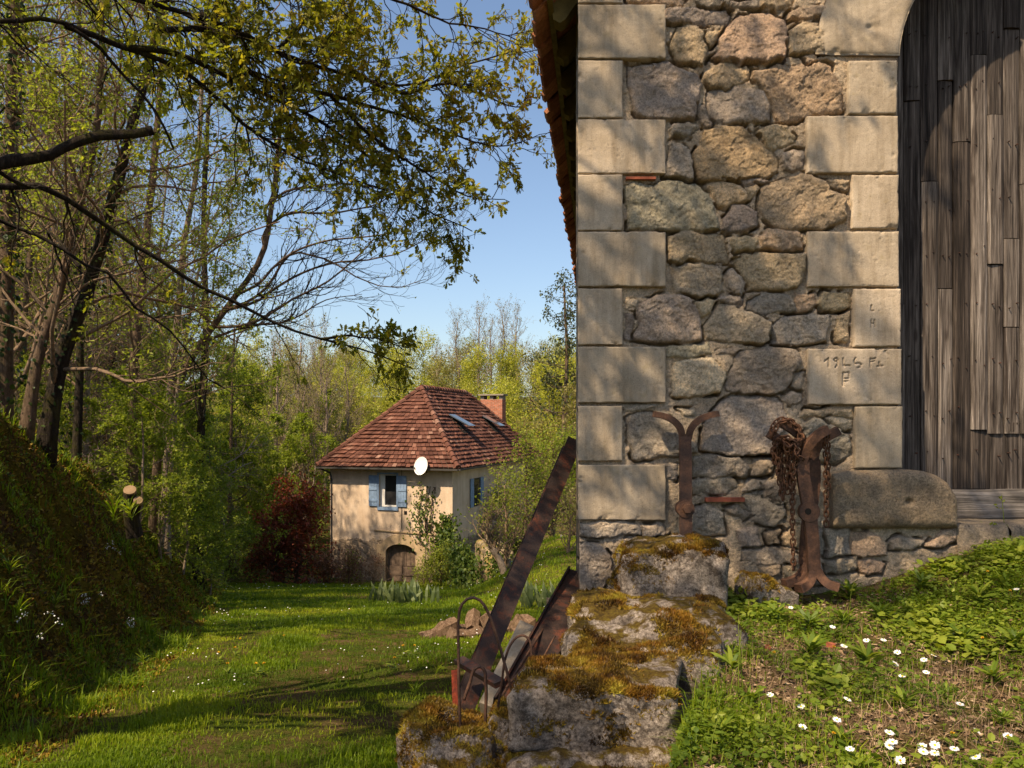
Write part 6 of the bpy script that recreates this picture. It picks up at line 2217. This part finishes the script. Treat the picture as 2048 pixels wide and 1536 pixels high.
mb = MB()
N = 9000
y = 1.4 + 2.45 * rg.random(N)
x = xl(y) + (.66 * y + .25 - xl(y)) * rg.random(N)
kk_ = fbm(x * 2.2, y * 2.2, 71, 3) > .02
x, y = x[kk_], y[kk_]
blades(mb, np.column_stack([x, y, T(x, y) - .004]), rg.uniform(.02, .075, len(x)), rg.uniform(.0012, .0026, len(x)), rg, 1.6)
tag(mb.build('dry_grass', M['litter']), 'dry straw-coloured grass tangled among the weeds', 'dry grass', kind='stuff')


# leafy rosette plants -------------------------------------------------------------
def rosette(n, L, wd_, seed, lift=.8):
    rng = np.random.default_rng(seed)
    az = rng.uniform(0, 2 * np.pi, n)
    el = rng.uniform(.15, 1.1, n) * lift
    d = np.column_stack([np.cos(az) * np.cos(el), np.sin(az) * np.cos(el), np.sin(el)])
    mb = MB()
    tm = LANCE[0] * [1, wd_, 1]
    up = np.tile([0, 0, 1.0], (n, 1)) + rng.normal(0, .25, (n, 3))
    stem = np.column_stack([np.zeros(n), np.zeros(n), rng.random(n) * L * .55])
    leaves(mb, stem, d, up, L * rng.uniform(.55, 1.1, n), tm, LANCE[1], rng)
    return mb


RS = [rosette(34, .085, .8, 1), rosette(30, .085, .95, 2), rosette(38, .075, .65, 3), rosette(26, .10, 1.0, 4)]
RM = [m.build('leafy_weed', M['weed']) for m in RS]
WH = [
    (1510, 1205, 0, 1.0, 'leafy weed rosette closest to the foot of the tongs'), (1455, 1190, 2, .7, 'small weed between the tongs and the low mossy stone'), (1600, 1190, 2, 1.2, 'tufted weed just right of the tongs foot'),
    (1700, 1200, 0, 1.35, 'big pointed weed standing by the wall under the guard stone'), (1735, 1150, 2, 1.1, 'upright weed against the wall foot below the guard stone'), (1790, 1110, 2, 1.0, 'weed right under the rounded end of the guard stone'),
    (1840, 1180, 0, 1.2, 'pointed weed in full sun below the door threshold'), (1900, 1100, 2, 1.1, 'bushy weed by the threshold stones'), (1985, 1080, 2, 1.2, 'weed tuft at the doorstep edge of the picture'),
    (1960, 1210, 3, .9, 'broad-leaved plant with one big pale leaf near the door'), (2010, 1180, 1, 1.0, 'broad weed below the doorstep tuft'), (1550, 1245, 1, 1.0, 'weed with broad leaves in front of the tongs'),
    (1620, 1260, 0, 1.1, 'pointed weed in the middle of the sunny strip'), (1690, 1255, 2, 1.2, 'narrow-leaved weed behind the single daisies'), (1760, 1240, 0, 1.0, 'light green weed between two darker weeds'),
    (1870, 1260, 2, 1.1, 'dense weed left of the broad-leaved plant'), (1930, 1290, 0, 1.0, 'pointed weed above the right-hand daisies'), (2030, 1300, 1, 1.0, 'broad weed cut by the right picture edge'),
    (1480, 1275, 1, .9, 'shaded broad weed beside the low wall'), (1620, 1320, 1, 1.2, 'large flat weed beside the broken tile'), (1730, 1340, 3, 1.0, 'large jagged flat rosette in the centre of the plot'),
    (1460, 1350, 3, .8, 'dark broad weed in the shade of the low wall'), (1500, 1420, 1, .9, 'weed low in the shade near the nearest block'), (1440, 1480, 3, .7, 'dark broad weed at the foot of the fringed block'),
    (1810, 1420, 1, .8, 'small round weed among the lower daisies'), (1680, 1500, 1, .8, 'small weed at the bottom edge beside the daisies'), (1900, 1400, 0, .7, 'little pointed weed in the dry patch'), (2000, 1450, 2, .8, 'weed in the bottom right corner'),
    (1570, 1480, 2, .6, 'tiny weed on the bare earth near the bottom'), (1990, 1370, 1, .9, 'round-leaved weed beside the yellow flowers'),
]
for i, (px, py, kx, sc, lab) in enumerate(WH):
    o = RM[kx] if not RM[kx].get('label') else RM[kx].copy()
    if o.get('label'):
        COL.objects.link(o)
    q = on_T(px, py)
    o.location = q - [0, 0, .005]
    o.rotation_euler = (rg.normal(0, .08), rg.normal(0, .08), rg.uniform(0, 6.28))
    o.scale = (sc,) * 3
    tag(o, lab, 'weed', 'leafy weeds before the barn')

# daisies ---------------------------------------------------------------------------
def daisy_parts():
    st, pt, ce = MB(), MB(), MB()
    tube(st, [(0, 0, -.01), (.002, .001, .03), (.001, 0, .055)], .0011, 5)
    n = 24
    az = np.arange(n) * 2 * np.pi / n + np.random.default_rng(2).normal(0, .06, n)
    d = np.column_stack([np.cos(az), np.sin(az), np.full(n, .12)])
    c = np.tile([0.001, 0, .056], (n, 1)) + d * [.0028, .0028, 0]
    tm = np.array([[0, -.07, 0], [0, .07, 0], [.6, .13, 0], [1, 0, .02], [.6, -.13, 0]])
    leaves(pt, c, d, np.tile([0, 0, 1.0], (n, 1)), .0105 * np.random.default_rng(3).uniform(.85, 1.1, n), tm, np.array([[0, 4, 2], [0, 2, 1], [4, 3, 2]])[:, ::-1], rg)
    a = np.linspace(0, np.pi / 2, 5)
    k_ = 10
    v = [(.001 + .0036 * math.cos(e) * math.cos(b), .0036 * math.cos(e) * math.sin(b), .0562 + .0022 * math.sin(e)) for e in a for b in np.arange(k_) * 2 * np.pi / k_]
    i = np.arange(4)[:, None] * k_
    j = np.arange(k_)[None]
    ce.add(np.array(v), [np.stack([i + j, i + (j + 1) % k_, i + k_ + (j + 1) % k_, i + k_ + j], -1).reshape(-1, 4)])
    return st, pt, ce


dz = empty('daisy', (0, 0, -50))
st, pt, ce = daisy_parts()
st.build('stem', M['stem'], parent=dz)
pt.build('petals', M['white'], parent=dz)
ce.build('flower_centre', M['yellow'], parent=dz, smooth=True)
DS = [(1735, 1293), (1763, 1293), (1685, 1297), (1798, 1315), (1780, 1330), (1861, 1318), (1851, 1332), (1848, 1360), (1807, 1371), (1902, 1274), (1603, 1416), (1680, 1420), (1666, 1459), (1772, 1480), (1766, 1504), (1785, 1510), (1700, 1516),
      (1848, 1506), (1868, 1499), (1868, 1514), (1908, 1522), (1940, 1465), (2018, 1489), (1915, 1425), (1802, 1530), (1660, 1268), (1580, 1222), (2035, 1183), (1965, 1530), (1540, 1402), (1600, 1465), (1841, 1533)]
for i, (px, py) in enumerate(DS):
    q = on_T(px, py + 10)
    o = dz if i == 0 else dup(dz, q, 0)
    o.location = q
    o.rotation_euler = (rg.uniform(.15, .6), rg.normal(0, .2), rg.uniform(-.6, .6))
    sc = rg.uniform(.9, 1.2)
    o.scale = (sc, sc, sc * rg.uniform(.5, 1))
    tag(o, 'white daisy with yellow centre on the ground before the barn', 'daisy', 'daisies before the barn')

# tall thin stems with small yellow-green heads
for i, (px, py, hh, lab) in enumerate(((1478, 1400, .22, 'thin bare green stalk by the low wall, the shorter of two'), (1488, 1395, .24, 'thin bare green stalk by the low wall, the taller of two'), (1420, 1535, .14, 'yellow-green flowering stalk against the nearest granite block'),
                                       (2012, 1075, .22, 'tall weed stalk reaching up in front of the door rail'), (1985, 1090, .12, 'curved weed stalk left of the tall one before the door'), (1915, 1230, .15, 'stalk with tiny yellow flowers in the sunny weeds'), (1700, 1215, .12, 'feathery stalk above the pointed weed'))):
    q = on_T(px, py)
    mb = MB()
    b1, b2 = rg.normal(0, .02, 2)
    tube(mb, smooth_path([(0, 0, -.02), (b1 * .4, b2 * .4, hh * .5), (b1 + .01, b2, hh)], 10), np.linspace(.0024, .0012, 10), 5, rnd=.7)
    n = 7
    p_ = np.column_stack([rg.normal(b1, .008, n), rg.normal(b2, .008, n), rg.uniform(hh * .6, hh, n)])
    leaves(mb, p_, rand_unit(rg, n) + [0, 0, .6], rand_unit(rg, n), .022 if i > 1 else .008, LEAF4[0], LEAF4[1], rg, spread=np.full(n, .9))
    o = mb.build('plant_stalk', M['weed'])
    o.location = q
    tag(o, lab, 'plant stalk')

# bits of broken tile
for px, py, s_, lab in ((1857, 1142, .03, 'flat red tile shard near the door weeds'), (1558, 1183, .03, 'red tile shard at the foot of the tongs'), (1660, 1295, .022, 'brown-red tile shard among the daisies'), (1540, 1300, .02, 'red tile shard near the low wall'), (1880, 1297, .02, 'tiny red shard in the dry patch')):
    q = on_T(px, py)
    mb = MB()
    a = np.sort(rg.uniform(0, 6.28, 6))
    v = np.column_stack([np.cos(a) * s_, np.sin(a) * s_ * .6, np.zeros(6)])
    mb.add(np.concatenate([v + [0, 0, .012], v - [0, 0, .01]]), [np.arange(6)[None], np.stack([np.arange(6), np.arange(6) + 6, (np.arange(6) + 1) % 6 + 6, (np.arange(6) + 1) % 6], -1)])
    o = mb.build('tile_shard', M['brick'])
    o.location = q + [0, 0, .006]
    o.rotation_euler = (rg.normal(.2, .1), rg.normal(0, .1), rg.uniform(0, 6))
    tag(o, lab, 'tile shard')

# dandelions on the path
dd = empty('dandelion', (0, 0, -50))
mb = MB()
tube(mb, [(0, 0, -.02), (.005, 0, .06), (0, 0, .11)], .0025, 5)
mb.build('stem', M['stem'], parent=dd)
mb = MB()
n = 40
d_ = rand_unit(rg, n) * [1, 1, .35] + [0, 0, .25]
leaves(mb, np.tile([0, 0, .11], (n, 1)), d_, rand_unit(rg, n), .015, LEAF4[0], LEAF4[1], rg)
mb.build('flower', M['yellow'], parent=dd)
mb = rosette(9, .09, 1.2, 9, .5)
mb.build('leaves', M['weed'], parent=dd)
for i, (px, py) in enumerate(((806, 1313), (829, 1313), (789, 1340), (470, 1317), (480, 1298), (512, 1353), (437, 1328), (619, 1209), (640, 1198), (455, 1353), (568, 1290), (700, 1232), (528, 1352))):
    q = on_G(px, py)
    o = dd if i == 0 else dup(dd, q, rg.uniform(0, 6))
    o.location = q
    tag(o, 'yellow dandelion in the grass of the path', 'dandelion', 'dandelions on the path')

for px, py in ((1668, 1320), (1965, 1302), (1548, 1332), (1905, 1502), (1668, 1502), (1975, 1165), (2020, 1205)):
    q = on_T(px, py)
    o = dup(dd, q, rg.uniform(0, 6), .45)
    tag(o, 'small yellow flower among the weeds before the barn', 'yellow flower', 'small yellow flowers before the barn')

# white flower sprays on the bank
for i, (px, py, lab) in enumerate(((225, 1130, 'spray of tiny white flowers high on the dark bank'), (180, 1240, 'spray of tiny white flowers at the sunlit ledge of the bank'), (268, 1290, 'small white flowers low on the bank near the path'), (60, 1310, 'leafy white-flowered spray at the near foot of the bank'))):
    q = on_G(px, py, 3.0, 20)
    r_ = empty('white_wildflower', q)
    mb, ml = MB(), MB()
    for j in range(5):
        e_ = np.array([rg.normal(0, .07), rg.normal(0, .07), rg.uniform(.12, .3)])
        tube(mb, [(0, 0, 0), e_ * [.4, .4, .6], e_], .002, 3, rnd=.6)
        n = 9
        leaves(ml, e_ + rg.normal(0, .012, (n, 3)), rand_unit(rg, n), rand_unit(rg, n), .013, LEAF4[0] * [1, 1.6, 1], LEAF4[1], rg)
    mb.build('stems', M['weed'], parent=r_)
    ml.build('flowers', M['white'], parent=r_)
    tag(r_, lab, 'wildflower')

# ferny plant clumps on the bank for scale
BM = [rosette(34, .17, .28, 31, 1.0).build('grass_clump', M['grass']), rosette(26, .20, .35, 32, 1.0).build('grass_clump', M['grass'])]
for i, (px, py, sc) in enumerate(((30, 1030, 1.0), (60, 990, .9), (110, 1215, 1.0), (30, 1240, 1.1), (150, 1170, .9), (200, 930, 1.2), (130, 870, 1.2), (170, 900, 1.3), (90, 860, 1.2), (40, 840, 1.3), (260, 1110, 1.0), (300, 1230, .9), (50, 1400, .9), (140, 1330, .8), (350, 1290, .9), (290, 1330, .9), (230, 1050, 1.0), (20, 1150, 1.0),
                                  (870, 1350, .9), (830, 1390, .8), (845, 1330, .7))):
    q = on_G(px, py, 2.8, 20)
    o = BM[i % 2] if i < 2 else BM[i % 2].copy()
    sc *= .72
    if i >= 2:
        COL.objects.link(o)
    o.location = q
    o.rotation_euler = (rg.normal(.15, .1), rg.normal(.15, .1), rg.uniform(0, 6))
    o.scale = (sc,) * 3
    if (px, py) in ((260, 1110), (200, 930)):
        o.location = (sp_[0] + (.12 if px == 260 else -.10), sp_[1] - .22, sp_[2] - .30)
        o.scale = (1.5, 1.5, 1.5)
    tag(o, 'green grass clump growing on the bank or path edge', 'grass clump', 'grass clumps on bank and path')


# shrubs round the house ------------------------------------------------------------
def shrub(name, px, py, d, h, r, leafm, label, seed, n=40, per=8, leaf=.08, barkm=None, tmpl=LEAF4, elev=(.1, 1.2), cat='shrub', keep=1.0, kids=(6, 4), group=None, z=None, t0=.02, up=.06):
    q = P(px, py, d)
    zz_ = float(G(q[0], q[1])) if z is None else z
    tr = [(q[0], q[1], zz_ - .15), (q[0] + .05, q[1], zz_ + h * .35), (q[0], q[1] + .05, zz_ + h * .75)]
    return tree(name, tr, max(.03, h * .02), label, barkm or M['bark_brown'], leafm, seed, group=group, nb=n, L=r, per=per, leaf=leaf, keep=keep, kids=kids, maxl=len(kids) - 1, up=up, t0=t0, elev=elev, cat=cat, tmpl=tmpl, spread=leaf * .9)


shrub('red_shrub', 592, 1150, 33.0, 4.6, 1.75, M['leaf_red'], 'large red-leaved shrub against the left corner of the house', 601, n=60, per=13, leaf=.15, elev=(-.2, 1.2), kids=(7, 4))
shrub('red_shrub', 548, 1150, 32.5, 3.8, 1.5, M['leaf_red'], 'lower dark red shrub on the path side of the large red shrub', 602, n=50, per=12, leaf=.14, elev=(-.2, 1.1), kids=(7, 4))
shrub('low_shrub', 655, 1165, 32.0, 1.1, .8, M['leaf_pink'], 'low pinkish shrub below the corner of the house', 603, n=34, per=7, leaf=.085)
shrub('low_shrub', 695, 1165, 31.5, 1.4, .9, M['leaf_pink'], 'rounded pink-brown shrub in front of the rubble wall', 604, n=34, per=7, leaf=.085)
shrub('low_shrub', 745, 1180, 31.0, 1.2, .9, M['leaf_pink'], 'twiggy brown shrub left of the arched cellar door', 605, n=36, per=3, leaf=.07, barkm=M['twig'])
shrub('low_shrub', 702, 1150, 32.2, 1.5, .5, M['leaf_bright'], 'small green shrub poking out of the pink shrubs', 606, n=22, per=8, leaf=.08)
shrub('low_shrub', 880, 1190, 29.0, 1.5, 1.0, M['leaf_spring'], 'loose green shrub in front of the ivy below the cellar vent', 607, n=36, per=7, leaf=.09)
shrub('low_shrub', 845, 1198, 28.5, .8, .7, M['leaf_spring'], 'low weedy shrub beside the iris clump', 608, n=26, per=6, leaf=.08)
shrub('garden_shrub', 1010, 1150, 25.0, 3.6, 1.5, M['leaf_spring'], 'airy multi-stemmed garden shrub in front of the house side wall', 609, n=46, per=5, leaf=.10, elev=(.2, 1.2), kids=(7, 4), barkm=M['twig'], up=.12)
shrub('garden_shrub', 1050, 1120, 28.0, 4.6, 1.7, M['leaf_spring'], 'tall loose shrub hiding the end of the house roof', 610, n=50, per=6, leaf=.11, elev=(.2, 1.2), kids=(7, 4), barkm=M['bark_brown'], up=.12)
shrub('garden_shrub', 1105, 1080, 30.0, 4.4, 1.8, M['leaf_bright'], 'dense green shrub left of the barn corner', 611, n=50, per=8, leaf=.12, kids=(7, 4), up=.1)
shrub('garden_shrub', 1150, 1050, 33.0, 5.0, 2.0, M['leaf_spring'], 'tall hedge shrub half hidden by the barn corner', 612, n=50, per=8, leaf=.12, kids=(7, 4), up=.1)
shrub('garden_shrub', 1135, 1150, 22.0, 2.2, .9, M['leaf_olive'], 'thin twiggy shrub by the brown fence post', 613, n=30, per=3, leaf=.07, kids=(6, 4), up=.1, barkm=M['twig'])
shrub('garden_shrub', 990, 1130, 38.0, 4.0, 1.8, M['leaf_bright'], 'green shrub along the back of the house side wall', 614, n=44, per=8, leaf=.12, kids=(7, 4))
# gnarled old trunk below the airy shrub
tree('old_vine', [P(1012, 1200, 23.5), P(1010, 1150, 23.5), P(1000, 1110, 23.6), P(985, 1075, 23.7), P(992, 1040, 23.7)], .11, 'gnarled pollarded trunk with shaggy top before the garden wall', M['bark_pale'], M['leaf_spring'], 615, nb=40, L=.9, per=1.5, leaf=.08, t0=.55, kids=(4,), maxl=1, elev=(.5, 1.4), twigm=M['twig'], up=.15, rtop=.9, cat='pollard')

# iris clumps on the lawn
for i, (px, py, d, lab) in enumerate(((790, 1205, 26.0, 'clump of pale iris leaves before the cellar door'), (825, 1208, 25.0, 'iris clump beside the low weedy shrub'), (1085, 1215, 17.0, 'iris clump between the beam and the wooden stake'))):
    q = on_G(px, py, 12, 32)
    mb = MB()
    n = 26
    p_ = np.column_stack([rg.normal(0, .28, n), rg.normal(0, .1, n), np.zeros(n)])
    az = rg.normal(0, .35, n)
    d_ = np.column_stack([np.sin(az), rg.normal(0, .15, n), np.cos(az)])
    leaves(mb, p_, d_, np.tile([0, -1.0, .1], (n, 1)) + rg.normal(0, .4, (n, 3)), rg.uniform(.35, .6, n), LANCE[0] * [1, .8, 1], LANCE[1], rg)
    o = mb.build('iris_clump', M['iris'])
    o.location = q
    tag(o, lab, 'iris')

# ivy on the house corner and on the garden wall
def ivy_patch(name, pts, nrm, n, size, label, seed, w=.5):
    rng = np.random.default_rng(seed)
    pts = np.asarray(pts, float)
    q = smooth_path(pts, 30)
    j = rng.integers(0, 30, n)
    nrm = unit(np.asarray(nrm, float))
    sd_ = unit(np.cross(nrm, [0, 0, 1.0]))
    p_ = q[j] + sd_ * rng.normal(0, w, n)[:, None] + np.array([0, 0, 1.0]) * rng.normal(0, .2, n)[:, None] + nrm * (np.abs(rng.normal(0, .10, n)) + .03)[:, None]
    mb = MB()
    leaves(mb, p_, rng.normal(0, .5, (n, 3)) - [0, 0, .8], nrm + rng.normal(0, .4, (n, 3)), size * rng.uniform(.6, 1.3, n), LEAF6[0] * [1, 1.5, 1], LEAF6[1], rng)
    st_ = MB()
    for k_ in range(5):
        tube(st_, q + sd_ * rng.normal(0, w * .6) + nrm * .02 + rng.normal(0, .03, q.shape), .018, 5)
    r_ = empty(name, q[0])
    for m_, nm, mt_ in ((st_, 'stems', M['bark_brown']), (mb, 'leaves', M['leaf_ivy2'])):
        rel(m_.build(nm, mt_), r_, q[0])
    return tag(r_, label, 'ivy')


M['leaf_ivy2'] = leaf_mat('paler_ivy_leaf', (.03, .06, .01), (.07, .115, .018), (.15, .19, .03), .3)  # paler, yellower greens than the ivy on the trunks
hl = lambda x, y, z: np.array(HC) + np.array([x * math.cos(HA) - y * math.sin(HA), x * math.sin(HA) + y * math.cos(HA), z])
fn = np.array([math.sin(HA), -math.cos(HA), 0])
ivy_patch('climbing_ivy', [hl(-.35, -.02, 0), hl(-.3, -.02, 1.5), hl(-.2, -.02, 3.0)], fn, 1500, .13, 'ivy climbing the right front corner of the house', 701, .28)
ivy_patch('climbing_rose', [hl(-1.3, -.02, 1.9), hl(-1.4, -.02, 3.0), hl(-1.25, -.02, 4.3)], fn, 330, .11, 'thin climber with sparse leaves on the render below the dish', 702, .32)
ivy_patch('wall_ivy', [P(938, 1195, 26.6), P(934, 1140, 27.2), P(930, 1100, 28.0)], (-.5, -1, .1), 2000, .11, 'dark ivy mass covering the house side of the garden wall', 703, .28)
ivy_patch('wall_ivy', [P(1000, 1200, 26.3), P(1000, 1150, 26.5), P(996, 1110, 26.8)], (.1, -1, .2), 900, .10, 'ivy on the front of the garden wall next to the pale fence post', 704, .25)

# thin haze of the valley air is negligible here; the far trees stay clear
